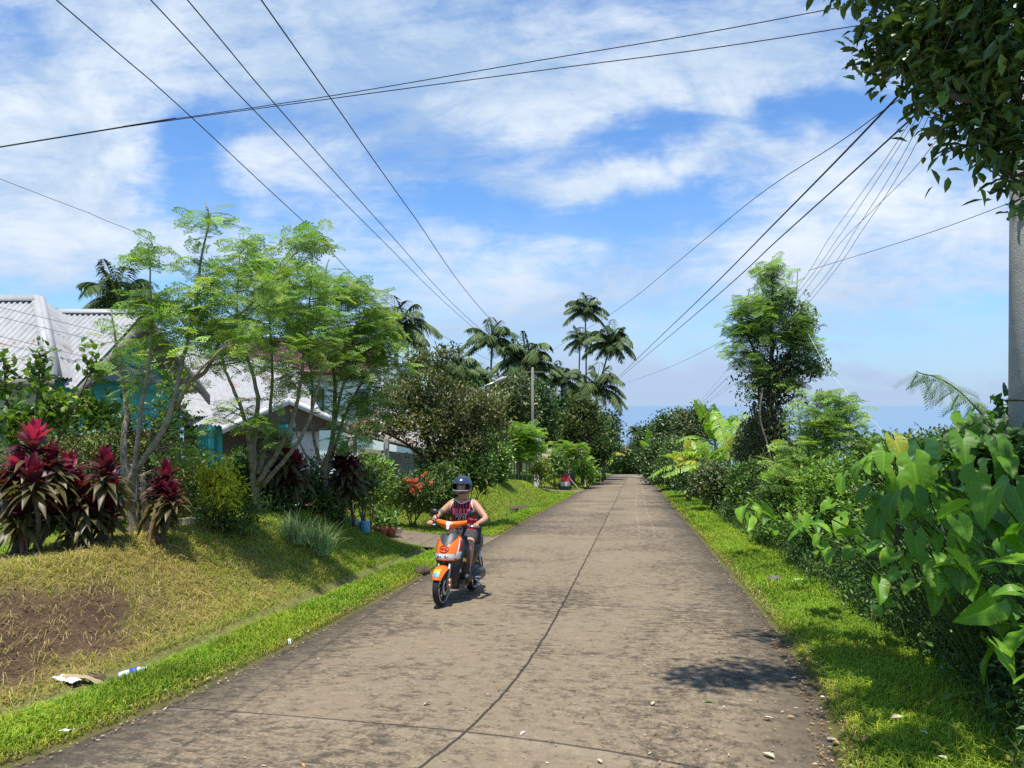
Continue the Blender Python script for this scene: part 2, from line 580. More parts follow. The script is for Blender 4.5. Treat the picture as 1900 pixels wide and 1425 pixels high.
# joints: one along the middle, one across every slab
wav = t.m('MULTIPLY', t.m('SUBTRACT', t.noise(t.xyz(sv, 0.0, 0.0), 2.4, 5, .65), .5), .07)
jl = t.m('SUBTRACT', 1.0, t.step(t.m('ABSOLUTE', t.m('ADD', su, wav)), .006, .017))
saw = t.m('SUBTRACT', t.m('MODULO', t.m('ADD', sv, t.m('ADD', wav, 6.33)), 4.6), 2.3)
jt = t.m('MULTIPLY', t.m('SUBTRACT', 1.0, t.step(t.m('ABSOLUTE', saw), .004, .016)), .85)
halo = t.m('MULTIPLY', t.m('SUBTRACT', 1.0, t.step(t.m('ABSOLUTE', t.m('SUBTRACT', saw, -.06)), .02, .11)), t.step(mot, .42, .6))
c = t.mix(t.m('MULTIPLY', halo, .35), c, (.33, .27, .19))
jj = t.m('MAXIMUM', jl, jt)
c = t.mix(t.m('MULTIPLY', jj, .92), c, (.028, .024, .020))
# two thin pale scratches in the far right lane
for o in (1.02, 1.42):
    wv = t.m('MULTIPLY', t.m('SUBTRACT', t.noise(t.xyz(sv, o, 0.0), .05, 2, .5), .5), .5)
    ln = t.m('SUBTRACT', 1.0, t.step(t.m('ABSOLUTE', t.m('SUBTRACT', t.m('ADD', su, wv), o)), .010, .03))
    ln = t.m('MULTIPLY', t.m('MULTIPLY', ln, t.step(sv, 17, 22)), t.step(mot, .35, .55))
    c = t.mix(t.m('MULTIPLY', ln, .30), c, (.36, .33, .27))
hgt = t.m('ADD', t.m('MULTIPLY', fine, .5), t.m('ADD', t.m('MULTIPLY', grit, .35), t.m('MULTIPLY', jj, -1.6)))
p = t.n('ShaderNodeBsdfPrincipled', ins={'Base Color': c, 'Roughness': .88, 'Specular IOR Level': .22,
                                         'Normal': t.n('ShaderNodeBump', ins={'Height': hgt, 'Strength': .55, 'Distance': .012}).outputs[0]})
t.n('ShaderNodeOutputMaterial', ins={0: p.outputs[0]})
tag(rd.build('road', rm), 'weathered brown-grey concrete slab road running down to the sea', 'road', kind='structure')

# side drives of bare concrete on the left, laid on the ground
cm = principled('rough_path', (.21, .165, .115), rough=.95, spec=.15, noise=(5, .7, (.10, .08, .055)), bump=(40, .6))
for nm, y0, y1, a0, a1, lab in (('driveway', 16.4, 18.6, -2.45, -11.0, 'brown earth and concrete driveway climbing to the house behind the scooter'),
                                ('side_path', 45.5, 50.0, -2.45, -11.5, 'far pale concrete side path opening beside the small shelter')):
    uu = np.linspace(0, 1, 22)
    vv_ = np.linspace(0, 1, 9)
    a, b = np.meshgrid(uu, vv_, indexing='ij')
    yy = y0 + (y1 - y0) * b + .9 * a + (b - .5) * .9 * (1 - sstep(0, .3, a)) + .15 * (fbm(a * 9, b * 3, 6) - .5)
    xx = cx(yy) + a0 + (a1 - a0) * a
    tag(Mesh().grid(np.stack([xx, yy, np.maximum(ground(xx, yy), road_z(yy) - .02) + .016], -1)).build(nm, cm), lab, 'driveway', kind='structure')
# ------------------------------------------------------------------ grass and litter
def blades(mesh, pts, h, wdt, col, lean=.5, tipcol=1.15):
    n = len(pts)
    az = RNG.uniform(0, 2 * math.pi, n)
    ln = RNG.uniform(.15, 1, n) * lean
    d = np.stack([np.cos(az), np.sin(az), np.zeros(n)], 1)
    sd = np.stack([-np.sin(az + RNG.normal(0, .6, n)), np.cos(az), np.zeros(n)], 1)
    up = np.array([0, 0, 1.0])
    h = np.broadcast_to(h, (n,))[:, None]
    wd = np.broadcast_to(wdt, (n,))[:, None]
    p0, p1 = pts - sd * wd / 2, pts + sd * wd / 2
    mid = pts + up * h * .62 + d * h * ln[:, None] * .35
    p2, p3 = mid - sd * wd * .38, mid + sd * wd * .38
    p4 = pts + up * h * (1 - .35 * ln[:, None]) + d * h * ln[:, None] * 1.05
    v = np.stack([p0, p1, p3, p2, p4], 1).reshape(-1, 3)
    off = (np.arange(n) * 5)[:, None]
    q = np.array([[0, 1, 2, 3]]) + off
    t3 = np.array([[3, 2, 4]]) + off
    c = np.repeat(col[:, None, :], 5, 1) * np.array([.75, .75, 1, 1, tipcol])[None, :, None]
    mesh.add(v, q, t3, c.reshape(-1, 3))


def scatter(n, y0, y1, s0, s1, power=1.0):
    u = RNG.uniform(0, 1, n)
    if power != 1.0:
        y = y0 + (y1 - y0) * u ** power
    else:
        y = y0 + (y1 - y0) * u
    s = RNG.uniform(s0, s1, n)
    x = cx(y) + s
    return x, y, s


GREEN = np.array([.215, .345, .028])
def turf(name, label, zones, seed):
    m = Mesh()
    for n, y0, y1, s0, s1, h, wd, lean, kind in zones:
        x, y, s = scatter(n, y0, y1, s0, s1)
        z = ground(x, y)
        nn = fbm(x * 1.4, y * 1.4, seed)
        pat = fbm(x * .6, y * .6, seed + 9)
        keep = np.ones(n, bool)
        rv = RNG.uniform(0, 1, n)
        ua = np.clip((-2.45 - s) / 8.55, 0, 1)
        for yd0, yd1 in ((16.4, 18.6), (45.5, 50.0)):
            keep &= ~((s < -2.45) & (y - .9 * ua > yd0 + .1) & (y - .9 * ua < yd1 - .1))
        if kind == 'straw':
            dm = np.full(n, 2.0)
            keep &= rv < (.15 + dry_mask(x, y)) * (1 - .55 * soil_mask(x, y))
        elif kind == 'bank':
            keep &= rv > soil_mask(x, y) * 1.15
            dm = dry_mask(x, y)
        else:
            dm = np.zeros(n)
            lim = 2.50 + .13 * fbm(y * 2.1, s * 0 + seed, 7) - .03
            keep &= np.abs(s) > lim
            if kind == 'left':
                keep &= s > -3.30 - .1 * fbm(y * 1.7, s * 0, 3)
            edge = np.exp(-((np.abs(s) - 2.6) / .10) ** 2)
            dm = edge * .6 * (rv > .3)
        v = RNG.uniform(.65, 1.3, n)[:, None]
        gcol = GREEN * v * (.45 + 1.05 * nn[:, None]) + np.array([.035, .02, 0]) * (pat[:, None] - .4)
        dcol = np.array([.54, .42, .165]) * RNG.uniform(.5, 1.25, n)[:, None]
        ycol = np.array([.38, .42, .035]) * v
        r2 = RNG.uniform(0, 1, n)
        isdry = (r2 < dm * .62 + .03)[:, None]
        isyel = ((r2 >= dm * .62) & (r2 < dm * 1.15 + .10 + .25 * (pat > .58)))[:, None]
        c = np.where(isdry, dcol, np.where(isyel, ycol, gcol))
        hh = h * RNG.uniform(.45, 1.35, n) * (.45 + 1.1 * pat)
        hh = np.where(isdry[:, 0], hh * .85, hh)
        if kind not in ('bank', 'straw'):
            hh = hh * (.45 + .55 * sstep(2.5, 2.85, np.abs(s)))
        P = np.stack([x, y, z - .005], 1)[keep]
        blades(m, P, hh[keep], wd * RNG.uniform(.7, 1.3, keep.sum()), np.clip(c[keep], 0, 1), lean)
    return tag(m.build(name, M['grass'], smooth=False), label, 'grass', kind='stuff')


turf('verge_grass', 'bright green grass strip along the left edge of the road',
     [(30000, 3.4, 9, -3.45, -2.44, .085, .0085, 1.0, 'left'), (30000, 9, 20, -3.45, -2.44, .085, .012, .9, 'left'),
      (26000, 20, 55, -3.45, -2.44, .10, .022, .8, 'left'), (9000, 55, 112, -3.5, -2.44, .14, .05, .8, 'left')], 41)
turf('verge_grass', 'green grass strip along the right edge of the road below the taro leaves',
     [(70000, 3.4, 9.5, 2.44, 4.6, .085, .0095, 1.1, 'right'), (48000, 9.5, 22, 2.44, 4.6, .09, .014, 1.0, 'right'),
      (30000, 22, 60, 2.44, 4.8, .12, .026, .9, 'right'), (9000, 60, 112, 2.44, 4.6, .16, .06, .8, 'right')], 57)
turf('bank_grass', 'patchy dry yellow and green grass on the left bank and lawn',
     [(62000, 4.2, 10.5, -6.6, -3.66, .065, .0075, 1.5, 'bank'), (60000, 10.5, 22, -7.2, -3.66, .08, .011, 1.3, 'bank'),
      (16000, 6, 20, -13, -6.6, .09, .014, 1.0, 'bank'), (24000, 4.2, 12, -6.2, -3.6, .11, .0060, 2.4, 'straw'), (5000, 12, 21, -6.2, -3.5, .09, .009, 2.2, 'straw'), (52000, 22, 56, -9.0, -3.5, .11, .024, 1.0, 'bank'), (9000, 56, 110, -8, -3.5, .18, .06, .9, 'bank')], 73)

# dead leaf crumbs along the road edges and on the slab: uncountable
m = Mesh()
n = 2600
x1, y1, s1 = scatter(n, 3.6, 16, 2.36, 2.78, 1.6)
x2, y2, s2 = scatter(1500, 3.6, 14, -2.72, -2.38, 1.5)
x3, y3, s3 = scatter(420, 4.2, 13, -2.3, 2.4, 1.5)
x4, y4, s4 = scatter(260, 4.2, 9, 1.0, 2.5, 1.2)
x5, y5, s5 = scatter(350, 4.5, 11, -4.6, -3.4, 1.2)
x, y = np.concatenate([x1, x2, x3, x4, x5]), np.concatenate([y1, y2, y3, y4, y5])
s = x - cx(y)
z = np.where(np.abs(s) < 2.5, road_z(y) + .004, ground(x, y) + .025)
k = len(x)
az = RNG.uniform(0, 6.28, k)
R = frames(np.stack([np.cos(az), np.sin(az), RNG.normal(0, .15, k)], 1), np.tile([0, 0, 1.0], (k, 1)) + RNG.normal(0, .25, (k, 3)))
DIA = (np.array([(0, 0, 0), (.22, .45, .06), (0, 1, 0), (-.22, .45, .06)], float), np.array([(0, 1, 2, 3)]), np.zeros((0, 3), int))
cc = np.array([(.22, .12, .05), (.34, .22, .10), (.42, .36, .24), (.13, .08, .04)])[RNG.integers(0, 4, k)] * RNG.uniform(.6, 1.2, (k, 1))
m.inst(DIA, np.stack([x, y, z], 1), R, RNG.uniform(.012, .042, k), cc)
tag(m.build('leaf_litter', principled('dead_leaf', use_col=True, rough=.8, spec=.15)), 'crumbs of dead brown leaf along both road edges', 'litter', kind='stuff')

# crumbly clods on the bare soil of the bank: uncountable
m = Mesh()
x, y, s = scatter(2600, 4.4, 19, -8.0, -3.6, 1.3)
keep = RNG.uniform(0, 1, len(x)) < soil_mask(x, y) * 1.3 - .15
x, y = x[keep], y[keep]
k = len(x)
OCT = (np.array([(1, 0, 0), (0, 1, 0), (-1, 0, 0), (0, -1, 0), (0, 0, .8), (0, 0, -.6)], float), np.zeros((0, 4), int), np.array([(0, 1, 4), (1, 2, 4), (2, 3, 4), (3, 0, 4), (1, 0, 5), (2, 1, 5), (3, 2, 5), (0, 3, 5)]))
R = frames(RNG.normal(0, 1, (k, 3)), RNG.normal(0, 1, (k, 3)))
m.inst(OCT, np.stack([x, y, ground(x, y) + .004], 1), R, RNG.uniform(.006, .030, k) ** 1.0 * RNG.uniform(.5, 1, k), np.array([.115, .072, .045]) * RNG.uniform(.5, 1.5, (k, 1)))
tag(m.build('soil_clods', principled('clod', use_col=True, rough=.95, spec=.1), smooth=False), 'crumbly brown clods on the bare soil of the left bank', 'soil', kind='stuff')
# ------------------------------------------------------------------ leaf templates (length 1 along +Y, face +Z)
def leaf_t(w=.45, fold=.10, curl=.10):
    v = np.array([(0, 0, 0), (0, .5, -.02), (0, 1, -curl), (-w * .5, .34, fold), (-w * .40, .68, fold * .6 - curl * .3), (w * .5, .34, fold), (w * .40, .68, fold * .6 - curl * .3)])
    return (v, np.array([(0, 1, 4, 3), (0, 5, 6, 1)]), np.array([(1, 2, 4), (1, 6, 2)]))


def moringa_frond():
    """thrice divided frond: leaf stalk, side stalks and many small oval leaflets"""
    V, Q, k = [], [], 0
    def leaflet(p, d, L, wd):
        nonlocal k
        d = unit(d)
        s = unit(np.cross(d, [0, 0, 1]))
        tw = RNG.normal(0, .35)
        s = s * math.cos(tw) + np.array([0, 0, 1]) * math.sin(tw)
        V.extend([p, p + d * L * .5 + s * wd, p + d * L, p + d * L * .5 - s * wd])
        Q.append((k, k + 1, k + 2, k + 3))
        k += 4
    def stalk(a, b, r):
        nonlocal k
        s = unit(np.cross(b - a, [0, 0, 1])) * r
        V.extend([a - s, a + s, b + s * .5, b - s * .5])
        Q.append((k, k + 1, k + 2, k + 3))
        k += 4
    def rach(t):
        return np.array([0, t, .16 * t - .34 * t * t])
    for i in range(5):
        stalk(rach(i / 5), rach((i + 1) / 5), .009)
    for i in range(5):
        t = .24 + .15 * i
        for sd in (-1, 1):
            a = rach(t)
            L = .42 * (1 - .5 * t) * RNG.uniform(.85, 1.1)
            d = unit(np.array([sd * .8, .62, -.10]))
            e = a + d * L + np.array([0, 0, -.07])
            stalk(a, e, .005)
            for j in range(4):
                u = .28 + .24 * j
                p = a + (e - a) * u
                for s2 in (-1, 1):
                    dd = unit(d + s2 * np.array([-d[1], d[0], 0]) * 1.15 + [0, 0, RNG.normal(-.1, .15)])
                    leaflet(p, dd, .085 * RNG.uniform(.8, 1.25), .026)
            leaflet(e, d, .10, .03)
    a = rach(.97)
    for d in ((-.8, .5, 0), (.8, .5, 0), (0, 1, -.2), (-.4, .9, -.1), (.4, .9, -.1)):
        leaflet(a, np.array(d, float), .10, .03)
    return (np.array(V), np.array(Q), np.zeros((0, 3), int))


T_OVAL = leaf_t(.46)
T_LONG = leaf_t(.30, .07, .22)
T_ROUND = leaf_t(.66, .08, .12)
FRONDS = [moringa_frond() for _ in range(3)]


def heart_leaf(fold=.30, droop=.30, wave=.03, seed=0, scorch=0.0):
    """big taro leaf: folded along the midrib, slanting side ribs with quilted tissue between, notch at the stalk"""
    r = np.random.default_rng(seed)
    ys = np.linspace(-.44, 1.0, 30)
    hw = np.interp(ys, [-.44, -.40, -.30, -.12, .05, .25, .45, .65, .82, .93, 1.0], [.12, .20, .31, .40, .42, .40, .345, .26, .16, .07, 0.0])
    nw = np.interp(ys, [-.44, -.30, -.12, 0, 1], [.115, .10, .055, 0, 0])
    vs = np.linspace(0, 1, 8)
    V, C, Q = [], [], []
    p1, p2 = r.uniform(0, 6, 2)
    for sd in (-1, 1):
        k0 = len(V)
        for j, y in enumerate(ys):
            for v in vs:
                x = nw[j] + (hw[j] - nw[j]) * v
                jag = (1 + .03 * math.sin(y * 23 + p1 * sd)) if v == 1 else 1
                x *= jag
                ph = 7.5 * (y - .55 * x * math.tanh((y + .12) * 4)) + .2
                rib = math.cos(2 * math.pi * ph)
                z = fold * x - .85 * x * x * fold - droop * y * y * (1 if y > 0 else .8) + .020 * (1 - rib) * v * (1 - .3 * v) + wave * math.sin(y * 7 + p2 + sd) * v * v
                V.append((sd * x, y, z))
                c = 1.0 + (.22 if rib > .90 else 0) - .06 * rib
                if v == 0 and y > 0:
                    c = 1.55
                col = np.array([c, c, c])
                if v > .8 and math.sin(y * 5 + p2 * 3 + sd * 2) > 1.0 - scorch:
                    col = np.array([3.0, 1.3, 1.2])
                C.append(col)
        m_ = len(vs)
        for j in range(len(ys) - 1):
            for i in range(m_ - 1):
                if i >= m_ - 3 and r.uniform() < .012:
                    continue
                a = k0 + j * m_ + i
                q = (a, a + 1, a + m_ + 1, a + m_)
                Q.append(q if sd > 0 else q[::-1])
    return (np.array(V, float), np.array(Q), np.zeros((0, 3), int), np.array(C))


HEARTS = [heart_leaf(.34, .22, .03, 1), heart_leaf(.50, .40, .04, 2), heart_leaf(.18, .30, .05, 3), heart_leaf(.60, .16, .05, 4, .10), heart_leaf(.28, .55, .03, 5, .06)]


def straps(mesh, base, az, el, L, W, droop, col, n=6, fold=.18, prof=None, tip=None, roll=0.0):
    """long arching leaves, vectorised; every leaf is n segments of 3 vertices"""
    base = np.asarray(base, float)
    k = len(base)
    f = lambda a: np.broadcast_to(np.asarray(a, float), (k,))
    az, el, L, W, droop, roll = map(f, (az, el, L, W, droop, roll))
    t = np.linspace(0, 1, n + 1)
    hd = np.stack([np.cos(az), np.sin(az), 0 * az], 1)
    sd = np.stack([-np.sin(az), np.cos(az), 0 * az], 1)
    hx = np.cos(el)[:, None] * t
    hz = np.sin(el)[:, None] * t - droop[:, None] * t ** 2
    # keep arc length honest where the leaf hangs
    P = base[:, None] + L[:, None, None] * (hd[:, None] * hx[..., None] + np.array([0, 0, 1.0]) * hz[..., None])
    pw = (np.sin(np.pi * np.clip(t, .04, .995) ** .75) if prof is None else np.interp(t, *prof))
    ww = W[:, None] * pw / 2
    nrm = unit(np.cross(np.gradient(P, axis=1), np.broadcast_to(sd[:, None], P.shape)))
    nrm = nrm * np.where(nrm[..., 2:3] < 0, -1, 1)
    side = sd[:, None] * np.cos(roll)[:, None, None] + nrm * np.sin(roll)[:, None, None]
    l = P - side * ww[..., None] + nrm * (ww * fold)[..., None]
    r = P + side * ww[..., None] + nrm * (ww * fold)[..., None]
    V = np.stack([l, P, r], 2)
    idx = np.arange(3 * (n + 1)).reshape(n + 1, 3)
    q = np.concatenate([np.stack([idx[:-1, a], idx[:-1, a + 1], idx[1:, a + 1], idx[1:, a]], -1).reshape(-1, 4) for a in (0, 1)])
    off = (np.arange(k) * 3 * (n + 1))[:, None, None]
    col = np.broadcast_to(np.asarray(col, float), (k, 3))
    c = np.repeat(col[:, None], n + 1, 1)
    if tip is not None:
        c = c * (1 - t[None, :, None]) + np.asarray(tip, float).reshape(-1, 1, 3) * t[None, :, None]
    c = np.repeat(c[:, :, None], 3, 2) * np.array([1, 1.12, 1])[None, None, :, None]
    mesh.add(V.reshape(-1, 3), (q[None] + off).reshape(-1, 4), None, c.reshape(-1, 3))


def palette(n, cols, lo=.75, hi=1.25):
    cols = np.asarray(cols, float)
    return cols[RNG.integers(0, len(cols), n)] * RNG.uniform(lo, hi, (n, 1))


def blob(px, py, d, rx, ry, rd, n):
    return (at(px, py, d), np.array([rx * d / F, rd, ry * d / F]), n)


def blob_tips(blobs, shell=.45):
    out = []
    for c, r, n in blobs:
        u = unit(RNG.normal(0, 1, (n, 3)))
        rad = (shell + (1 - shell) * RNG.uniform(0, 1, (n, 1)) ** .6) * RNG.uniform(.8, 1.08, (n, 1))
        out.append(c + u * rad * r)
    return np.vstack(out)


def wood(mesh, limbs, tips, hubs=0, twig=.010, col=(.16, .12, .08)):
    """limbs: (points, r0, r1); every tip gets a thin branch from the nearest limb (by way of hubs)"""
    S, Rr = [], []
    for pts, r0, r1 in limbs:
        P = smooth_path(pts, 26)
        t = np.linspace(0, 1, 26)
        rr = r0 + (r1 - r0) * t ** .8
        jit = RNG.normal(0, 1, P.shape) * r0 * .12
        jit[:1] = 0
        mesh.tube(P + jit, rr, 8, col)
        S.append(P[5:])
        Rr.append(rr[5:])
    S, Rr = np.vstack(S), np.concatenate(Rr)

    def join(src, rs, pts, rmin, k):
        newS, newR, dirs = [], [], []
        for p in pts:
            d = np.linalg.norm(src - p, axis=1) + np.maximum(src[:, 2] - p[2] + .1, 0) * 1.6
            i = int(np.argmin(d))
            a = src[i]
            D = np.linalg.norm(p - a)
            ctrl = a + (p - a) * .5 + np.array([0, 0, -.10 * D]) + RNG.normal(0, .07, 3) * D
            t = np.linspace(0, 1, k)[:, None]
            path = a * (1 - t) ** 2 + 2 * ctrl * t * (1 - t) + p * t * t
            r0 = min(rs[i] * .75, rmin + .013 * D)
            rr = np.linspace(r0, rmin * .6, k)
            mesh.tube(path, rr, 5, col, cap=False)
            newS.append(path[1:])
            newR.append(rr[1:])
            dirs.append(unit(path[-1] - path[-2]))
        return np.vstack(newS), np.concatenate(newR), np.array(dirs)

    if hubs:
        H = tips[RNG.choice(len(tips), min(hubs, len(tips)), False)]
        near = np.array([S[np.argmin(np.linalg.norm(S - h, axis=1))] for h in H])
        H = near + (H - near) * .6
        hs, hr, _ = join(S, Rr, H, twig * 1.3, 7)
        S, Rr = np.vstack([S, hs]), np.concatenate([Rr, hr])
    _, _, dirs = join(S, Rr, tips, twig * .6, 5)
    return dirs


def whorls(mesh, tips, nf, L, cols, flat=.5):
    """moringa: a flat spray of fronds at each branch tip"""
    k = len(tips)
    for T in FRONDS:
        m = max(1, nf // 3)
        P = np.repeat(tips, m, 0)
        n = len(P)
        az = RNG.uniform(0, 2 * math.pi, n)
        el = RNG.normal(.10, .33, n)
        d = np.stack([np.cos(az) * np.cos(el), np.sin(az) * np.cos(el), np.sin(el)], 1)
        R = frames(d, np.array([0, 0, 1.0]) + RNG.normal(0, .35, (n, 3)))
        cl = np.repeat(RNG.uniform(.75, 1.25, k), m)[:, None]
        mesh.inst(T, P + RNG.normal(0, .05, (n, 3)) - np.array([0, 0, 1.0]) * RNG.uniform(0, .22, (n, 1)), R, L * RNG.uniform(.65, 1.15, n), palette(n, cols) * cl)


def leaves(mesh, tips, dirs, n, spread, L, cols, T, up=.35, out=.6, hang=0.0):
    k = len(tips)
    P = np.repeat(tips, n, 0)
    D = np.repeat(dirs, n, 0)
    m = len(P)
    off = RNG.normal(0, 1, (m, 3)) * spread
    d = unit(D * out + unit(RNG.normal(0, 1, (m, 3))) + np.array([0, 0, up - hang]))
    R = frames(d, np.array([0, 0, 1.0]) + RNG.normal(0, .45, (m, 3)))
    cl = np.repeat(RNG.uniform(.7, 1.3, k), n)[:, None]
    mesh.inst(T, P + off, R, L * RNG.uniform(.6, 1.2, m), np.clip(palette(m, cols) * cl, 0, 1))


def gpt(px, py_guess, d):
    """ground point under a picture column at a distance"""
    x = (px - CU) / F * d
    return np.array([x, d, float(ground(x, d))])


def woody(name, label, cat, base, limbs, blobs, kind, group=None, shell=.45, hubs=0, twig=.01, bark='bark', bcol=(.16, .12, .08), leafmat='leaf', crown='crown', wood_name='trunk', **kw):
    t = thing(name, label, cat, tuple(base), group)
    wm, lm = Mesh(), Mesh()
    tips = blob_tips(blobs, shell)
    dirs = wood(wm, limbs, tips, hubs, twig, bcol)
    if kind == 'moringa':
        whorls(lm, tips, kw.get('nf', 6), kw.get('L', .45), kw['cols'])
    else:
        leaves(lm, tips, dirs, kw.get('n', 14), kw.get('spread', .10), kw.get('L', .10), kw['cols'], kw.get('T', T_OVAL), kw.get('up', .35), kw.get('out', .6), kw.get('hang', 0))
    for extra in kw.get('extra', ()):
        extra(lm, wm)
    wm.build(wood_name, M[bark], t)
    lm.build(crown, M[leafmat], t, smooth=False)
    return t


MOR = [(.26, .40, .08), (.21, .35, .07), (.33, .46, .09), (.17, .29, .06), (.38, .48, .09)]
OLIVE = [(.11, .135, .04), (.14, .15, .05), (.08, .12, .035), (.19, .155, .06), (.30, .30, .16), (.07, .11, .034)]
DARK = [(.06, .115, .03), (.08, .15, .035), (.045, .09, .025), (.11, .18, .04)]
MID = [(.12, .22, .04), (.16, .28, .05), (.09, .18, .034), (.22, .32, .06)]
BRIGHT = [(.24, .40, .05), (.32, .46, .06), (.18, .33, .04)]

# ================================================================== moringa trees in front of the houses
D1 = 10.0
b1 = gpt(248, 1000, D1)
L1 = lambda *p: [at(*q) for q in p]
woody('moringa_tree', 'feathery moringa tree with pale forked trunks beside the red cordylines', 'tree', b1,
      [([b1, *L1((240, 930, D1), (228, 830, D1), (236, 770, D1 + .1), (225, 700, D1 + .2), (215, 640, D1 + .3), (207, 575, D1 + .3))], .068, .010),
       ([*L1((240, 940, D1), (243, 885, D1 - .1), (290, 820, D1 - .1), (325, 740, D1 - .1), (332, 690, D1), (345, 645, D1), (365, 560, D1 + .2), (372, 480, D1 + .2), (388, 420, D1 + .2), (382, 375, D1 + .2))], .052, .008),
       ([*L1((332, 710, D1), (380, 690, D1 + .2), (420, 610, D1 + .3), (470, 560, D1 + .5), (520, 500, D1 + .6), (585, 430, D1 + .8))], .034, .007),
       ([*L1((244, 930, D1), (252, 850, D1 - .15), (262, 760, D1 - .2), (278, 660, D1 - .3), (280, 560, D1 - .3), (276, 470, D1 - .3))], .04, .008),
       ([b1 + [.22, -.1, 0], *L1((267, 930, D1 - .2), (264, 880, D1 - .2))], .045, .035),
       ([*L1((325, 760, D1), (360, 700, D1 - .5), (420, 640, D1 - .9))], .03, .008)],
      [blob(384, 388, D1 + .2, 22, 12, .18, 5), blob(277, 458, D1 - .3, 22, 14, .2, 5), blob(372, 480, D1 + .2, 20, 22, .2, 4), blob(578, 447, D1 + .8, 28, 26, .3, 10),
       blob(345, 580, D1, 75, 55, .9, 28), blob(430, 560, D1 + .4, 70, 70, 1.0, 22), blob(500, 520, D1 + .6, 55, 45, .7, 15), blob(300, 560, D1, 45, 40, .7, 12),
       blob(470, 640, D1 + .3, 50, 34, .8, 9), blob(370, 650, D1 - .2, 44, 26, .6, 5), blob(215, 650, D1 + .3, 20, 60, .4, 5), blob(258, 690, D1, 24, 30, .4, 3), blob(330, 830, D1 + .3, 40, 50, .4, 6)],
      'moringa', bark='palebark', nf=6, L=.33, cols=MOR, hubs=16, twig=.008, leafmat='leaf_matt', group='moringa trees in the left garden')

D2 = 13.0
b2 = gpt(478, 930, D2)
woody('moringa_tree', 'many stemmed moringa tree behind the yellow green shrub, its trunk wrapped in dead leaf', 'tree', b2,
      [([b2, *L1((470, 880, D2), (472, 800, D2), (478, 730, D2), (450, 640, D2 + .2), (440, 560, D2 + .3), (445, 470, D2 + .3))], .072, .010),
       ([*L1((475, 900, D2), (520, 830, D2 - .1), (545, 770, D2), (560, 700, D2), (562, 660, D2), (575, 560, D2 + .2), (580, 470, D2))], .052, .009),
       ([*L1((488, 900, D2), (560, 810, D2 - .3), (590, 720, D2 - .4), (610, 640, D2 - .5))], .045, .010),
       ([*L1((468, 870, D2), (455, 780, D2 - .2), (420, 690, D2 - .3), (400, 620, D2))], .055, .012),
       ([*L1((480, 880, D2), (500, 780, D2 + .3), (505, 680, D2 + .5), (500, 590, D2 + .6))], .05, .012)],
      [blob(485, 470, D2 + .3, 60, 40, .8, 24), blob(460, 540, D2 + .2, 70, 60, 1.1, 37), blob(560, 540, D2, 70, 65, 1.1, 40), blob(600, 610, D2 - .3, 60, 55, .9, 25),
       blob(500, 620, D2 + .3, 70, 55, 1.0, 27), blob(420, 610, D2 - .2, 40, 45, .7, 14), blob(520, 690, D2 - .2, 50, 30, .6, 11), blob(430, 760, D2 - .2, 30, 34, .4, 5), blob(490, 775, D2 - .3, 35, 22, .4, 6), blob(510, 800, D2, 40, 30, .5, 6)],
      'moringa', bark='palebark', nf=6, L=.35, cols=MOR, hubs=26, twig=.009, leafmat='leaf_matt', group='moringa trees in the left garden')

D3 = 14.5
b3 = gpt(605, 930, D3)
woody('moringa_tree', 'broad moringa tree with fanning stems in front of the white wall', 'tree', b3,
      [([b3, *L1((605, 870, D3), (618, 800, D3), (622, 720, D3), (612, 660, D3), (600, 560, D3), (610, 480, D3))], .072, .010),
       ([*L1((607, 880, D3), (640, 770, D3 + .2), (680, 700, D3 + .3), (730, 655, D3 + .4))], .042, .009),
       ([*L1((612, 850, D3), (630, 740, D3 - .2), (655, 660, D3 - .3), (670, 560, D3 - .3))], .04, .009),
       ([*L1((602, 880, D3), (580, 800, D3 - .3), (578, 700, D3 - .2), (560, 620, D3))], .042, .009),
       ([*L1((598, 880, D3), (560, 830, D3 + .4), (540, 760, D3 + .6))], .03, .008)],
      [blob(612, 525, D3, 50, 35, .8, 21), blob(660, 560, D3, 60, 55, 1.0, 37), blob(590, 600, D3, 60, 60, 1.0, 31), blob(690, 620, D3 + .2, 55, 55, .9, 34), blob(640, 660, D3 - .3, 70, 45, .9, 30),
       blob(725, 650, D3 + .4, 30, 35, .5, 11), blob(700, 700, D3, 40, 30, .6, 10), blob(575, 690, D3 - .2, 45, 35, .6, 11), blob(690, 740, D3, 36, 26, .5, 10), blob(640, 750, D3 - .2, 40, 30, .5, 12), blob(640, 800, D3 - .3, 30, 25, .4, 6)],
      'moringa', bark='palebark', nf=6, L=.36, cols=[(a * .92, b * .92, c) for a, b, c in MOR], hubs=26, twig=.009, leafmat='leaf_matt', group='moringa trees in the left garden')

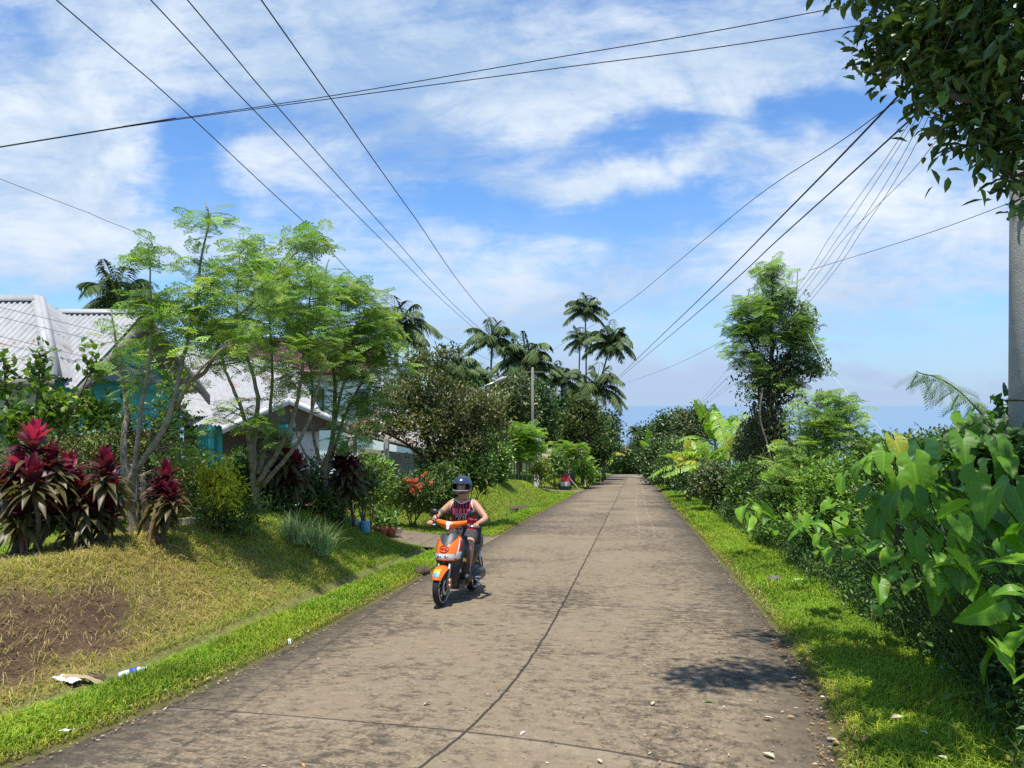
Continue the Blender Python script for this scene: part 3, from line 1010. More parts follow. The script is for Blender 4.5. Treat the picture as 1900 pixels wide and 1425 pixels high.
D4 = 44
b4 = gpt(962, 880, D4)
woody('moringa_tree', 'light green moringa clump on thin pale stems right of the dark fence posts', 'tree', b4,
      [([b4 + [dx_, 0, 0], at(px, 850, D4), at(px + k, 805, D4)], .05, .02) for dx_, px, k in ((-.5, 948, -6), (-.25, 955, 0), (0, 962, 4), (.25, 969, 8), (.5, 977, 12))],
      [blob(955, 810, D4, 25, 22, 1.0, 36), blob(975, 800, D4, 26, 16, 1.0, 30), blob(965, 835, D4, 36, 18, 1.0, 34), blob(990, 830, D4, 16, 16, .8, 14)],
      'moringa', bark='palebark', nf=6, L=.75, cols=BRIGHT, twig=.012, leafmat='leaf_matt', group='moringa trees in the left garden')
D5 = 52
b5 = gpt(1058, 885, D5)
woody('moringa_tree', 'small bright moringa growing over the tin shed roof beside the red tricycle', 'tree', b5,
      [([b5, at(1057, 850, D5), at(1062, 820, D5)], .07, .03), ([at(1057, 855, D5), at(1045, 838, D5)], .04, .02)],
      [blob(1062, 828, D5, 22, 14, .8, 20), blob(1045, 838, D5, 16, 12, .8, 12), blob(1070, 845, D5, 14, 12, .7, 10)],
      'moringa', bark='palebark', nf=6, L=.75, cols=BRIGHT, twig=.012, leafmat='leaf_matt', group='moringa trees in the left garden')

# ================================================================== broad crowned trees, left side
D6 = 22
b6 = gpt(800, 900, D6)
woody('star_apple_tree', 'large olive and bronze leaved tree hanging over the front yard behind the rider', 'tree', b6,
      [([b6, *L1((805, 860, D6), (830, 790, D6), (835, 720, D6), (800, 660, D6))], .17, .03),
       ([*L1((806, 850, D6), (780, 790, D6), (750, 720, D6), (740, 680, D6))], .09, .02),
       ([*L1((815, 830, D6), (860, 780, D6 - .5), (900, 745, D6 - .5))], .09, .02), ([*L1((800, 860, D6), (740, 815, D6 - .6), (680, 790, D6 - 1))], .07, .015)],
      [blob(790, 715, D6, 60, 45, 1.3, 90), blob(790, 668, D6, 42, 14, .6, 22), blob(830, 655, D6, 28, 8, .4, 10), blob(730, 740, D6 - .3, 30, 30, 1.0, 34), blob(850, 760, D6, 62, 50, 1.4, 110), blob(905, 752, D6 - .5, 40, 26, 1.0, 44),
       blob(780, 790, D6 - .6, 60, 40, 1.1, 70), blob(700, 792, D6 - 1, 50, 16, .8, 34), blob(870, 820, D6 - .2, 55, 36, 1.1, 70), blob(820, 850, D6 - .3, 60, 30, .9, 44), blob(925, 790, D6, 22, 30, .8, 20)],
      'leaf', n=26, spread=.13, L=.135, cols=OLIVE, T=T_OVAL, hubs=40, twig=.012, group='broad leaved garden trees')
D7 = 60
b7 = gpt(1082, 895, D7)
woody('round_tree', 'bronze tinged round tree below the two tallest coconut palms', 'tree', b7,
      [([b7, *L1((1082, 840, D7), (1080, 780, D7))], .22, .08), ([*L1((1082, 850, D7), (1100, 800, D7))], .12, .05)],
      [blob(1082, 790, D7, 42, 38, 1.6, 120), blob(1075, 755, D7, 26, 22, 1.2, 46), blob(1100, 780, D7, 26, 34, 1.4, 50), blob(1060, 815, D7, 30, 22, 1.3, 50)],
      'leaf', n=26, spread=.24, L=.27, cols=OLIVE + DARK, T=T_OVAL, hubs=20, twig=.02, group='broad leaved garden trees')
D8 = 64
b8 = gpt(1110, 892, D8)
woody('round_tree', 'dark glossy round tree standing at the left bend of the road', 'tree', b8,
      [([b8, *L1((1110, 860, D8), (1110, 820, D8))], .2, .08)],
      [blob(1112, 835, D8, 28, 32, 1.5, 110), blob(1100, 858, D8, 20, 20, 1.1, 40)],
      'leaf', n=26, spread=.25, L=.27, cols=DARK, T=T_OVAL, hubs=10, twig=.02, leafmat='leaf_dark', group='broad leaved garden trees')
for i, (px, py, d, rx, ry, rd, n, cols, lab) in enumerate([
        (945, 745, 52, 52, 45, 2.0, 190, DARK + OLIVE, 'dark olive tree behind the street lamp arm'),
        (1000, 770, 58, 36, 70, 2.0, 190, DARK, 'tall dark tree right of the grey utility pole'),
        (905, 800, 46, 30, 40, 1.6, 110, DARK + MID, 'deep green tree filling the gap left of the moringa clump'),
        (915, 850, 34, 32, 36, 1.2, 110, MID, 'mid green leafy tree above the grass bank behind the rider'),
        (1040, 800, 62, 30, 40, 1.6, 110, DARK, 'dark tree behind the tin shed'),
        (850, 700, 70, 40, 30, 2.4, 80, DARK, 'distant dark tree under the left group of palms'),
        (760, 745, 56, 60, 40, 2.6, 120, DARK, 'dark tree behind the olive tree next to the two storey house'),
        (835, 780, 50, 60, 50, 2.4, 130, DARK + MID, 'dark green tree filling the gap behind the olive tree'),
        (965, 735, 78, 50, 36, 2.6, 130, DARK, 'far dark tree below the wide drooping palm'),
        (1050, 765, 74, 40, 40, 2.6, 120, DARK, 'far dark tree between the two groups of palms'),
        (1122, 800, 78, 28, 36, 2.4, 90, DARK, 'far dark tree at the sea side of the leaning palm'),
        (90, 640, 40, 120, 50, 2.4, 120, DARK, 'dark tree rising far behind the hip roof'),
        (400, 700, 50, 130, 60, 2.6, 150, DARK, 'dark tree line behind the moringa crowns')]):
    bb = gpt(px, 890, d)
    woody('leafy_tree', lab, 'tree', bb, [([bb, at(px - 3, py + ry * .6, d), at(px, py, d)], .18, .06), ([at(px - 2, py + ry * .5, d), at(px + rx * .5, py - ry * .2, d)], .09, .04)],
          [blob(px, py, d, rx, ry, rd, n), blob(px - rx * .4, py + ry * .4, d, rx * .6, ry * .6, rd * .8, n // 3), blob(px + rx * .3, py + ry * .7, d, rx * .7, ry * .5, rd * .8, n // 3)],
          'leaf', n=24, spread=.0045 * d, L=.0052 * d, cols=cols, T=T_OVAL, hubs=16, twig=.02, leafmat='leaf_dark', group='trees behind the left houses')


# ================================================================== coconut palms
def palm_meshes(seed, nf=27, L=3.6, lw=.10, cols=((.075, .12, .036), (.055, .095, .03), (.11, .15, .045)), dense=34):
    global RNG
    keep = RNG
    RNG = np.random.default_rng(seed)
    m, coco = Mesh(), Mesh()
    for i in range(nf):
        az = i * 2.399 + RNG.normal(0, .15)
        u = i / nf
        el = math.radians(80 - 88 * u) + RNG.normal(0, .08)
        Lf = L * RNG.uniform(.85, 1.08) * (.75 + .35 * math.sin(math.pi * min(1, u + .25)))
        dr = .34 + .26 * RNG.uniform() + .22 * (1 - abs(u - .5) * 2)
        k = 16
        t = np.linspace(0, 1, k)
        hd = np.array([math.cos(az), math.sin(az), 0])
        P = Lf * (hd * (np.cos(el) * t)[:, None] * (1 - .12 * t[:, None]) + np.array([0, 0, 1.0]) * (np.sin(el) * t - dr * t ** 2.0)[:, None])
        m.tube(P, np.linspace(.035, .008, k), 5, (.16, .17, .06))
        tt = np.linspace(.14, .99, dense)
        pos = np.stack([np.interp(tt, t, P[:, a]) for a in range(3)], 1)
        tang = unit(np.stack([np.interp(tt, t, np.gradient(P[:, a])) for a in range(3)], 1))
        sd = unit(np.cross(tang, [0, 0, 1.0]))
        LL = Lf * .24 * (np.sin(np.pi * (.16 + .80 * tt)) ** .6)
        for s in (-1, 1):
            d = unit(sd * s + tang * .62 + np.array([0, 0, -.18]) + RNG.normal(0, .07, pos.shape))
            a2, e2 = np.arctan2(d[:, 1], d[:, 0]), np.arcsin(np.clip(d[:, 2], -1, 1))
            straps(m, pos, a2, e2, LL * RNG.uniform(.85, 1.1, dense), lw, RNG.uniform(.35, .8, dense), palette(dense, cols) * (1.0 if u < .9 else .8), n=3, fold=.05)
    # dead hanging frond and coconuts
    for i in range(9):
        a = i * .7
        S = np.linspace(0, math.pi, 7)
        c = np.array([math.cos(a) * .28, math.sin(a) * .28, -.35 - .12 * (i % 2)])
        A = np.linspace(0, 2 * math.pi, 9)[:-1]
        ring = np.array([[(math.sin(s_) * math.cos(q) * .12, math.sin(s_) * math.sin(q) * .12, math.cos(s_) * .15) for q in A] for s_ in S]) + c
        coco.grid(ring, (.16, .13, .05) if i % 3 else (.12, .16, .04), closed=True)
    RNG = keep
    return m.mesh('palm_fronds', False), coco.mesh('coconuts')


M['palm_leaf'] = principled('palm_leaf', use_col=True, rough=.6, spec=.22, trans=.12)
PALMS = [palm_meshes(3), palm_meshes(5, 24, 3.8), palm_meshes(11, 30, 3.3)]


def palm(label, d, crown_px, base_px, variant, scale=1.0, rot=0.0, lean=0.0, name='coconut_palm'):
    scale *= 1.32
    top = at(*crown_px, d)
    base = gpt(base_px, 0, d)
    t = thing(name, label, 'palm', tuple(base), 'coconut palms on the left side')
    mid = base + (top - base) * .5 + np.array([lean, 0, 0])
    tr = Mesh()
    P = smooth_path([base, mid, top], 30)
    rr = np.interp(np.linspace(0, 1, 30), [0, .08, 1], [.20, .14, .10]) * (1 + .05 * np.sin(np.arange(30) * 2.1))
    tr.tube(P, rr * .9, 9, (.30, .27, .22))
    tr.build('trunk', M['bark'], t)
    for nm, me, mt in (('crown', PALMS[variant][0], 'palm_leaf'), ('coconuts', PALMS[variant][1], 'leaf')):
        o = bpy.data.objects.new(nm, me)
        if not me.materials:
            me.materials.append(M[mt])
        o.location = top - base
        o.rotation_euler = (.06, .08, rot)
        o.scale = (scale,) * 3
        link(o, t)
    return t


# crowns
palm('tallest coconut palm with a straight slender trunk left of the leaning one', 95, (1086, 577), 1080, 0, .90, .3, .3)
palm('leaning coconut palm right of the tallest one with a full round crown', 88, (1133, 638), 1090, 2, 1.05, 1.1, -.6)
palm('low coconut palm crown partly hidden behind the tallest trunk', 100, (1076, 632), 1070, 1, .70, 2.2)
palm('coconut palm with a curved trunk where the overhead wires meet', 72, (913, 633), 890, 1, .82, .9, .3)
palm('wide coconut palm with drooping fronds above the utility pole', 66, (978, 676), 985, 2, 1.08, 2.6)
palm('short coconut palm between the wide palm and the leaning trunk', 75, (1042, 705), 1045, 0, .72, 1.7)
palm('drooping low coconut palm under the leaning trunk at the sea side', 80, (1108, 722), 1104, 1, 1.0, .5)
palm('low palm top behind the star apple tree', 62, (848, 690), 848, 0, .70, 4.0)
palm('small palm top between the star apple tree and the curved palm', 74, (893, 708), 893, 2, .68, 5.1)
palm('coconut palm half hidden behind the broad moringa crown', 38, (735, 612), 735, 0, .66, .2)
palm('coconut palm rising behind the teal gabled house', 34, (222, 560), 230, 1, .62, 3.3)
palm('distant small palm beyond the road end against the sea', 150, (1180, 800), 1180, 2, .62, 1.0)


# ================================================================== right side: vine tree, bushes, bananas
D9 = 24
b9 = gpt(1432, 900, D9)
def vine_extra(lm, wm):
    # hanging and climbing creeper leaves round the trunk
    P = []
    for px, py, rx, ry, n in ((1428, 715, 42, 50, 460), (1430, 800, 34, 60, 480), (1482, 610, 24, 50, 200), (1460, 690, 36, 45, 220), (1440, 870, 60, 50, 420), (1500, 680, 34, 14, 60)):
        c = at(px, py, D9)
        P.append(c + RNG.normal(0, .5, (n, 3)) * np.array([rx * D9 / F, .7, ry * D9 / F]))
    P = np.vstack(P)
    leaves(lm, P, np.tile([0, 0, -1.0], (len(P), 1)), 5, .10, .13, [(.07, .10, .03), (.10, .13, .04), (.05, .075, .025), (.15, .12, .05)], T_OVAL, 0, .5, .3)
    for i in range(14):
        px = 1428 + RNG.normal(0, 13)
        a, b = at(px, RNG.uniform(620, 700), D9 - .4), at(px + RNG.normal(0, 14), RNG.uniform(800, 880), D9 - .5)
        wm.tube(smooth_path([a, (a + b) / 2 + RNG.normal(0, .12, 3), b], 10), .014, 4, (.10, .08, .06))
    wm.tube(smooth_path(L1((1415, 720, D9 - .8), (1410, 775, D9 - .9), (1425, 830, D9 - .9), (1437, 885, D9 - .9)), 16), .03, 6, (.30, .24, .18))
    for q in (((1478, 545, D9), (1480, 500, D9)), ((1500, 620, D9), (1530, 600, D9)), ((1470, 560, D9), (1455, 520, D9))):
        wm.tube(smooth_path(L1(*q), 6), .012, 4, (.16, .13, .10))
woody('vine_covered_tree', 'tall moringa tree wrapped in dark hanging creepers right of the road', 'tree', b9,
      [([b9, *L1((1428, 800, D9), (1430, 700, D9), (1432, 600, D9), (1435, 500, D9))], .20, .02), ([*L1((1430, 720, D9), (1470, 640, D9), (1490, 560, D9))], .09, .02), ([*L1((1430, 720, D9), (1395, 640, D9), (1370, 580, D9))], .07, .015)],
      [blob(1432, 500, D9, 21, 18, .5, 16), blob(1432, 545, D9, 34, 28, .8, 30), blob(1404, 590, D9, 43, 40, 1.0, 46), blob(1439, 600, D9, 45, 40, 1.0, 44), blob(1383, 640, D9, 28, 38, .7, 28), blob(1490, 640, D9, 28, 36, .7, 26), blob(1387, 560, D9, 23, 18, .5, 10), blob(1503, 680, D9, 16, 14, .5, 8), blob(1482, 590, D9, 18, 34, .5, 12), blob(1409, 690, D9 - .3, 20, 24, .4, 8), blob(1463, 720, D9 - .3, 21, 24, .4, 8)],
      'moringa', nf=6, L=.50, cols=[(.25, .38, .09), (.20, .32, .08), (.31, .43, .10)], hubs=14, twig=.012, leafmat='leaf_matt', extra=(vine_extra,), bcol=(.09, .075, .055))

D10 = 16.5
b10 = gpt(1520, 900, D10)
woody('moringa_tree', 'young bushy moringa with flat tiers of fronds right of the vine covered tree', 'tree', b10,
      [([b10 + [-.1, 0, 0], *L1((1512, 820, D10), (1515, 745, D10))], .05, .012), ([b10, *L1((1550, 820, D10), (1560, 720, D10))], .045, .01), ([b10, *L1((1535, 800, D10), (1538, 722, D10))], .045, .01), ([b10, *L1((1490, 820, D10), (1480, 770, D10))], .035, .01)],
      [blob(1545, 728, D10, 38, 8, .4, 9), blob(1550, 765, D10, 50, 24, .6, 30), blob(1500, 770, D10, 34, 26, .5, 18), blob(1555, 810, D10, 48, 30, .6, 28), blob(1495, 830, D10, 46, 32, .6, 24), blob(1480, 880, D10 - .5, 60, 30, .6, 24), blob(1520, 850, D10 - .4, 30, 30, .5, 12)],
      'moringa', bark='palebark', nf=6, L=.40, cols=MOR, hubs=8, twig=.008, leafmat='leaf_matt')
D11 = 9.2
b11 = gpt(1850, 850, D11)
def feather(lm, wm):
    # leucaena: long arching branch with comb-like double feathered leaves
    main = smooth_path(L1((1845, 800, D11), (1800, 745, D11), (1750, 705, D11), (1700, 690, D11)), 40)
    for i in range(6, 40, 2):
        for s in (-1, 1):
            p = main[i]
            for j in range(1):
                dirv = unit(np.array([s * RNG.uniform(.2, .8) - .35, RNG.normal(0, .6), RNG.uniform(-1.0, .1)]))
                L = RNG.uniform(.22, .40)
                k = 13
                t = np.linspace(.1, 1, k)[:, None]
                rp = p + dirv * L * t + np.array([0, 0, -.08]) * t ** 2
                sd = unit(np.cross(dirv, [0, 1, .2]))
                wm.tube(rp, .0022, 3, (.12, .18, .05), cap=False)
                for s2 in (-1, 1):
                    R = frames(np.tile(sd * s2 + dirv * .5, (k, 1)), np.tile([0, -.6, .8], (k, 1)))
                    lm.inst(leaf_t(.2, .03, .1), rp, R, .055, palette(k, [(.16, .28, .08), (.20, .32, .09)]))
woody('leucaena_shrub', 'thin leucaena shrub with an arching feathery branch against the sea beside the pole', 'shrub', b11,
      [([b11, *L1((1860, 850, D11), (1845, 800, D11), (1800, 745, D11), (1750, 705, D11), (1700, 690, D11))], .025, .006)],
      [blob(1858, 775, D11, 22, 22, .3, 8)], 'leaf', n=10, spread=.06, L=.13, cols=MID, twig=.006, extra=(feather,), T=T_ROUND)


def banana(label, px, d, h, seed, n=9, name='banana_plant', spread=1.0):
    r = np.random.default_rng(seed)
    b = gpt(px, 0, d)
    t = thing(name, label, 'plant', tuple(b), 'banana plants by the road')
    st, lf = Mesh(), Mesh()
    topz = h * .5
    st.tube([b, b + [0.03, 0, topz * .5], b + [0, 0, topz]], [.13, .11, .07], 9, (.20, .24, .07))
    for i in range(n):
        az = r.uniform(0, 6.28)
        el = math.radians(r.uniform(35, 86) if i < n * .6 else r.uniform(5, 35))
        L = h * r.uniform(.42, .62)
        dr = r.uniform(.2, .65)
        st0 = b + np.array([0, 0, topz * r.uniform(.85, 1.0)])
        hd = np.array([math.cos(az), math.sin(az), 0]) * spread
        k = 34
        tt = np.linspace(0, 1, k)
        P = st0 + L * (hd * (math.cos(el) * tt)[:, None] + np.array([0, 0, 1]) * (math.sin(el) * tt - dr * tt ** 2)[:, None])
        st.tube(P, np.linspace(.03, .008, k), 5, (.28, .32, .08))
        sd = np.array([-math.sin(az), math.cos(az), 0])
        tilt = r.normal(0, .5)
        W = np.interp(tt, [0, .14, .22, .5, .85, 1], [0, 0, .75, 1, .7, .05]) * L * .15
        yel = r.uniform() < .22
        for s in (-1, 1):
            for j in range(4, k - 1):
                if r.uniform() < .10:
                    continue
                dz = r.normal(-.25, .18)
                w0, w1 = W[j] * r.uniform(.86, 1.06), W[j + 1] * r.uniform(.86, 1.06)
                a, bb = P[j], P[j + 1] - (P[j + 1] - P[j]) * (r.uniform(0, .25) if r.uniform() < .35 else 0)
                o = sd * s + np.array([0, 0, dz + s * tilt])
                o = o / np.linalg.norm(o)
                lag = unit(P[j + 1] - P[j]) * .10 * w0
                c = np.array((.48, .46, .04) if yel else (.26, .42, .04)) * r.uniform(.85, 1.2)
                if yel and r.uniform() < .3:
                    c = np.array((.55, .38, .03))
                lf.add([a, a + o * w0 * .55 + lag, a + o * w0 + lag * 1.6 + [0, 0, -.14 * w0], bb + o * w1 + lag * 1.6 + [0, 0, -.14 * w1], bb + o * w1 * .55 + lag, bb], [(0, 1, 4, 5), (1, 2, 3, 4)], None, c)
    st.build('stem', M['leaf_matt'], t)
    lf.build('leaves', M['leaf'], t)
    return t


banana('sunlit banana plant with upright torn leaves left of the vine covered tree', 1352, 30, 4.9, 4, 13)
banana('banana plant with yellowed drooping leaves nearest the right road edge', 1310, 30, 3.6, 8, 12)
banana('banana plant with a tall upright leaf behind the other two', 1328, 32.5, 5.4, 15, 10)
banana('low yellow green banana plant leaning toward the road, leftmost of the banana group', 1278, 34, 3.6, 51, 11)
banana('far banana plant left of the road end in front of the rusty roofs', 1100, 78, 5.0, 21, 8)
banana('pale banana plant beside the dark round tree at the left bend', 1118, 70, 6.0, 33, 8)
banana('shaded banana plant under the right hand bushes near the bend', 1205, 80, 6.0, 40, 9)

# bushes along the right edge, near to far
BUSH = [(1555, 930, 12.5, 60, 75, .9, 120, MID + BRIGHT, 'leafy green bush in front of the young moringa right of the verge'),
        (1470, 945, 16, 60, 65, 1.0, 120, MID, 'mid green leafy bush at the foot of the young moringa'),
        (1490, 880, 20, 70, 60, 1.2, 120, DARK + OLIVE, 'olive bush between the vine covered tree and the young moringa'),
        (1405, 905, 22, 52, 46, 1.0, 120, DARK + MID, 'bush tangled round the foot of the vine covered tree'),
        (1410, 830, 26, 40, 56, 1.2, 120, DARK + OLIVE, 'tall dark bush behind the vine covered tree on its left'),
        (1330, 895, 27.5, 42, 26, .8, 110, DARK + OLIVE, 'bush under the sunlit banana leaves'),
        (1290, 870, 38, 40, 40, 1.4, 110, DARK, 'dark bush left of the banana plants along the right verge'),
        (1255, 860, 48, 36, 40, 1.6, 110, DARK + MID, 'rounded bush overhanging the right verge half way to the bend'),
        (1225, 855, 62, 30, 36, 1.9, 110, DARK, 'shady bush close to the right side of the bend'),
        (1250, 800, 66, 36, 34, 2.2, 130, DARK, 'round topped tree on the skyline right of the road end'),
        (1290, 795, 60, 40, 34, 2.2, 120, DARK + OLIVE, 'olive topped tree on the skyline behind the bananas'),
        (1215, 820, 85, 30, 30, 2.4, 110, DARK, 'far dark tree where the road disappears'),
        (1190, 835, 120, 22, 20, 2.6, 80, DARK, 'small far tree above the rusty roofs'),
        (1140, 852, 122, 26, 22, 2.6, 90, DARK, 'far dark tree left of the rusty roofs'),
        (1172, 868, 126, 26, 14, 2.6, 80, DARK + MID, 'low far shrub where the road drops out of sight'),
        (1690, 890, 9.6, 80, 66, .6, 120, DARK + MID, 'dark bush filling the middle of the taro clump'),
        (1830, 880, 9.0, 80, 66, .6, 120, DARK + MID, 'dark bush behind the taro leaves in front of the pole'),
        (1640, 850, 17, 60, 40, 1.0, 80, DARK + MID, 'low bush behind the taro leaves below the sea'),
        (1745, 835, 19, 70, 30, 1.2, 80, DARK + MID, 'low bush behind the taro leaves left of the pole')]
for px, py, d, rx, ry, rd, n, cols, lab in BUSH:
    bb = gpt(px, 0, d)
    k = 5
    limbs = [([bb + [RNG.normal(0, .1), RNG.normal(0, .1), 0], at(px + rx * RNG.uniform(-.5, .5), py + ry * .3, d), at(px + rx * RNG.uniform(-.7, .7), py - ry * .3, d + RNG.normal(0, .2))], .02 + .0012 * d, .01) for _ in range(k)]
    woody('bush', lab, 'bush', bb, limbs, [blob(px, py, d, rx, ry, rd, n), blob(px - rx * .35, py + ry * .5, d - rd * .3, rx * .75, ry * .6, rd, n // 2), blob(px + rx * .4, py + ry * .2, d, rx * .6, ry * .7, rd * .8, n // 3), blob(px + rx * .1, py - ry * .75, d, rx * .35, ry * .35, rd * .4, n // 7), blob(px - rx * .5, py - ry * .5, d, rx * .3, ry * .35, rd * .4, n // 8)],
          'leaf', n=20 if d < 30 else 22, spread=.035 + .0042 * d, L=.05 + .0037 * d, cols=cols, T=T_OVAL, hubs=12, twig=.008, leafmat='leaf_dark' if d > 24 else 'leaf', shell=.55, group='bushes along the right verge')

# low undergrowth under the taro: uncountable
m = Mesh()
n = 26000
x, y, s = scatter(n, 3.6, 26, 3.5, 6.4, 1.5)
keep = (s > 3.45 + .55 * fbm(y * 1.2, s * 0, 12))
x, y, s = x[keep], y[keep], s[keep]
hgt = RNG.uniform(.03, 1, len(x)) ** 1.3 * (.16 + .85 * sstep(3.55, 4.25, s))
P = np.stack([x, y, ground(x, y) + hgt], 1)
leaves(m, P, np.tile([0, 0, 1.0], (len(P), 1)), 6, .09, .075, [(.06, .13, .03), (.09, .17, .035), (.045, .09, .022), (.13, .21, .045)], T_OVAL, .2, .3, .1)
x, y, s = scatter(7000, 3.6, 24, 3.5, 6.2, 1.3)
blades(m, np.stack([x, y, ground(x, y)], 1), RNG.uniform(.15, .5, 7000), .012, palette(7000, [(.07, .13, .03), (.10, .17, .035)]), 1.0)
tag(m.build('undergrowth', M['leaf'], smooth=False), 'tangled low weeds under the taro leaves right of the verge', 'undergrowth', kind='stuff')


# ================================================================== taro (elephant ear) plants
def taro(label, px, d, leaf_list, grp='taro plants right of the road'):
    """leaf_list: (px, py, d, length m, facing azimuth deg, pitch deg, tint)"""
    q = gpt(px, 0, d)
    b = np.array([q[0] + .95, q[1] + .45, float(ground(q[0] + .95, q[1] + .45))])
    t = thing('taro_plant', label, 'plant', tuple(b), grp)
    st = Mesh()
    extra = [(a_ + RNG.normal(0, 42), b_ + RNG.normal(20, 40), d_ + RNG.normal(.1, .2), L_ * RNG.uniform(.5, .8), z_ + RNG.normal(0, 40), RNG.uniform(5, 60), str(RNG.choice(list('gdgl')))) for a_, b_, d_, L_, z_, p_, t_ in list(leaf_list) * 2]
    for i, (lx, ly, ld, L, az, pitch, tint) in enumerate(list(leaf_list) + extra):
        L = L * .80 if i < len(leaf_list) else L
        pq = at(lx, ly, ld)
        if i >= len(leaf_list) and (pq[0] - float(cx(ld)) < 3.5 or pq[2] < float(ground(pq[0], ld)) + .22):
            continue
        pitch = pitch - 10
        p = at(lx, ly, ld)
        a = math.radians(az)
        e = math.radians(pitch)
        # tip direction: outward and down; face normal: outward and up
        hd = np.array([math.sin(a), -math.cos(a), 0])
        tipd = hd * math.cos(e) + np.array([0, 0, -math.sin(e)])
        nrm = hd * math.sin(e) + np.array([0, 0, math.cos(e)])
        roll = RNG.normal(0, .38)
        side = np.cross(tipd, nrm)
        nrm = nrm * math.cos(roll) + side * math.sin(roll)
        R = frames(tipd[None], nrm[None])
        lm = Mesh()
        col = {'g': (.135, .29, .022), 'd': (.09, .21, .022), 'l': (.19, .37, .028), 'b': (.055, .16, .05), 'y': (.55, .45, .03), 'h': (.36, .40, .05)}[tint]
        org = p - tipd * L * .28
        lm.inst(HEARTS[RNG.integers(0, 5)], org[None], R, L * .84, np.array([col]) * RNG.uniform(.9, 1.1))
        o = lm.build('leaf', M['taro_leaf'], t)
        if tint in 'yh':
            o['label'] = 'yellowing taro leaf'
        root = b + np.array([RNG.normal(0, .05), RNG.normal(0, .05), 0])
        mid = root + (org - root) * .6 + np.array([0, 0, .18]) - hd * .06
        st.tube(smooth_path([root, mid, org - nrm * .01], 14), np.linspace(.013, .006, 14), 6, (.13, .21, .05))
    st.build('stalks', M['leaf_matt'], t)
    return t


TARO = [
    ('huge taro plant nearest the camera with leaves cut off by the right picture edge', 1905, 4.6,
     [(1860, 1040, 4.6, .36, 200, 12, 'l'), (1890, 1000, 4.7, .30, 140, 40, 'g'), (1835, 1130, 4.5, .38, -60, 30, 'g'), (1885, 1195, 4.4, .34, -70, 38, 'g'), (1893, 930, 5.0, .42, -10, 55, 'd'), (1790, 1075, 4.9, .34, 10, 70, 'd')]),
    ('taro plant with broad upright leaves below the concrete pole', 1850, 5.6,
     [(1815, 900, 5.6, .44, -30, 62, 'g'), (1860, 850, 5.9, .44, 10, 70, 'd'), (1790, 830, 6.2, .40, -20, 58, 'd'), (1845, 985, 5.3, .36, 20, 60, 'd'), (1775, 1010, 5.3, .30, -45, 55, 'g')]),
    ('tall taro plant topped by a half yellow leaf against the sea', 1690, 7.0,
     [(1668, 832, 7.0, .36, 20, 66, 'h'), (1640, 850, 7.0, .36, -30, 60, 'g'), (1700, 880, 6.8, .50, -12, 66, 'g'), (1615, 855, 7.2, .40, -40, 40, 'l'), (1665, 905, 6.7, .46, -20, 70, 'g'), (1590, 870, 7.3, .32, -70, 52, 'g')]),
    ('taro plant with dark blue green leaves behind the half yellow one', 1745, 7.2,
     [(1720, 860, 7.1, .52, 0, 70, 'b'), (1770, 845, 7.3, .48, 20, 66, 'd'), (1755, 905, 6.9, .46, -10, 74, 'd'), (1790, 790, 7.6, .46, -30, 40, 'g'), (1815, 800, 7.8, .42, 20, 30, 'd')]),
    ('taro plant in the middle of the clump with a withered brown leaf', 1700, 6.2,
     [(1700, 935, 6.2, .36, -10, 66, 'd'), (1650, 940, 6.3, .34, -50, 60, 'd'), (1720, 960, 6.0, .30, 30, 60, 'g'), (1625, 970, 6.4, .34, -40, 50, 'd'), (1750, 945, 6.1, .30, 10, 70, 'g'), (1605, 920, 6.6, .30, -60, 30, 'd')]),
    ('low taro plant at the verge with a leaf scorched yellow at its tip', 1580, 8.2,
     [(1558, 975, 8.2, .30, -35, 45, 'l'), (1535, 940, 8.6, .28, -60, 30, 'g'), (1560, 895, 8.6, .34, -40, 55, 'g'), (1515, 1000, 8.0, .22, -50, 45, 'l')]),
    ('low taro plant leaning over the verge at the near side of the clump', 1690, 5.6,
     [(1650, 1035, 5.7, .27, -55, 30, 'g'), (1700, 1010, 5.6, .28, -20, 60, 'g'), (1725, 1050, 5.4, .26, -35, 50, 'g'), (1625, 1010, 6.0, .26, -65, 22, 'g'), (1760, 1090, 5.2, .28, -10, 60, 'd')]),
    ('small taro plant low among the weeds close to the grass', 1700, 5.2,
     [(1690, 1090, 5.2, .22, -55, 25, 'l'), (1735, 1110, 5.1, .22, -20, 55, 'g'), (1660, 1065, 5.4, .20, -60, 30, 'g'), (1715, 1065, 5.3, .20, 10, 60, 'g')]),
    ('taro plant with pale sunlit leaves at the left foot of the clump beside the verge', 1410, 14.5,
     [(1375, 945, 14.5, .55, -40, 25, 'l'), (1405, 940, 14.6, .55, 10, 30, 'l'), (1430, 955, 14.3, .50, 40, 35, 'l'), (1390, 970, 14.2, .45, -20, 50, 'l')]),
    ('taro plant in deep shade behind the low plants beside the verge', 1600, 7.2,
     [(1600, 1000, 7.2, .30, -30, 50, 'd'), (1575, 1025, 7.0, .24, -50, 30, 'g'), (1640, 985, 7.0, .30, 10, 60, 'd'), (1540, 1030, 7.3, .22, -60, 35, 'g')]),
]
for lab, px, d, ll in TARO:
    taro(lab, px, d, ll)
rt = np.random.default_rng(77)
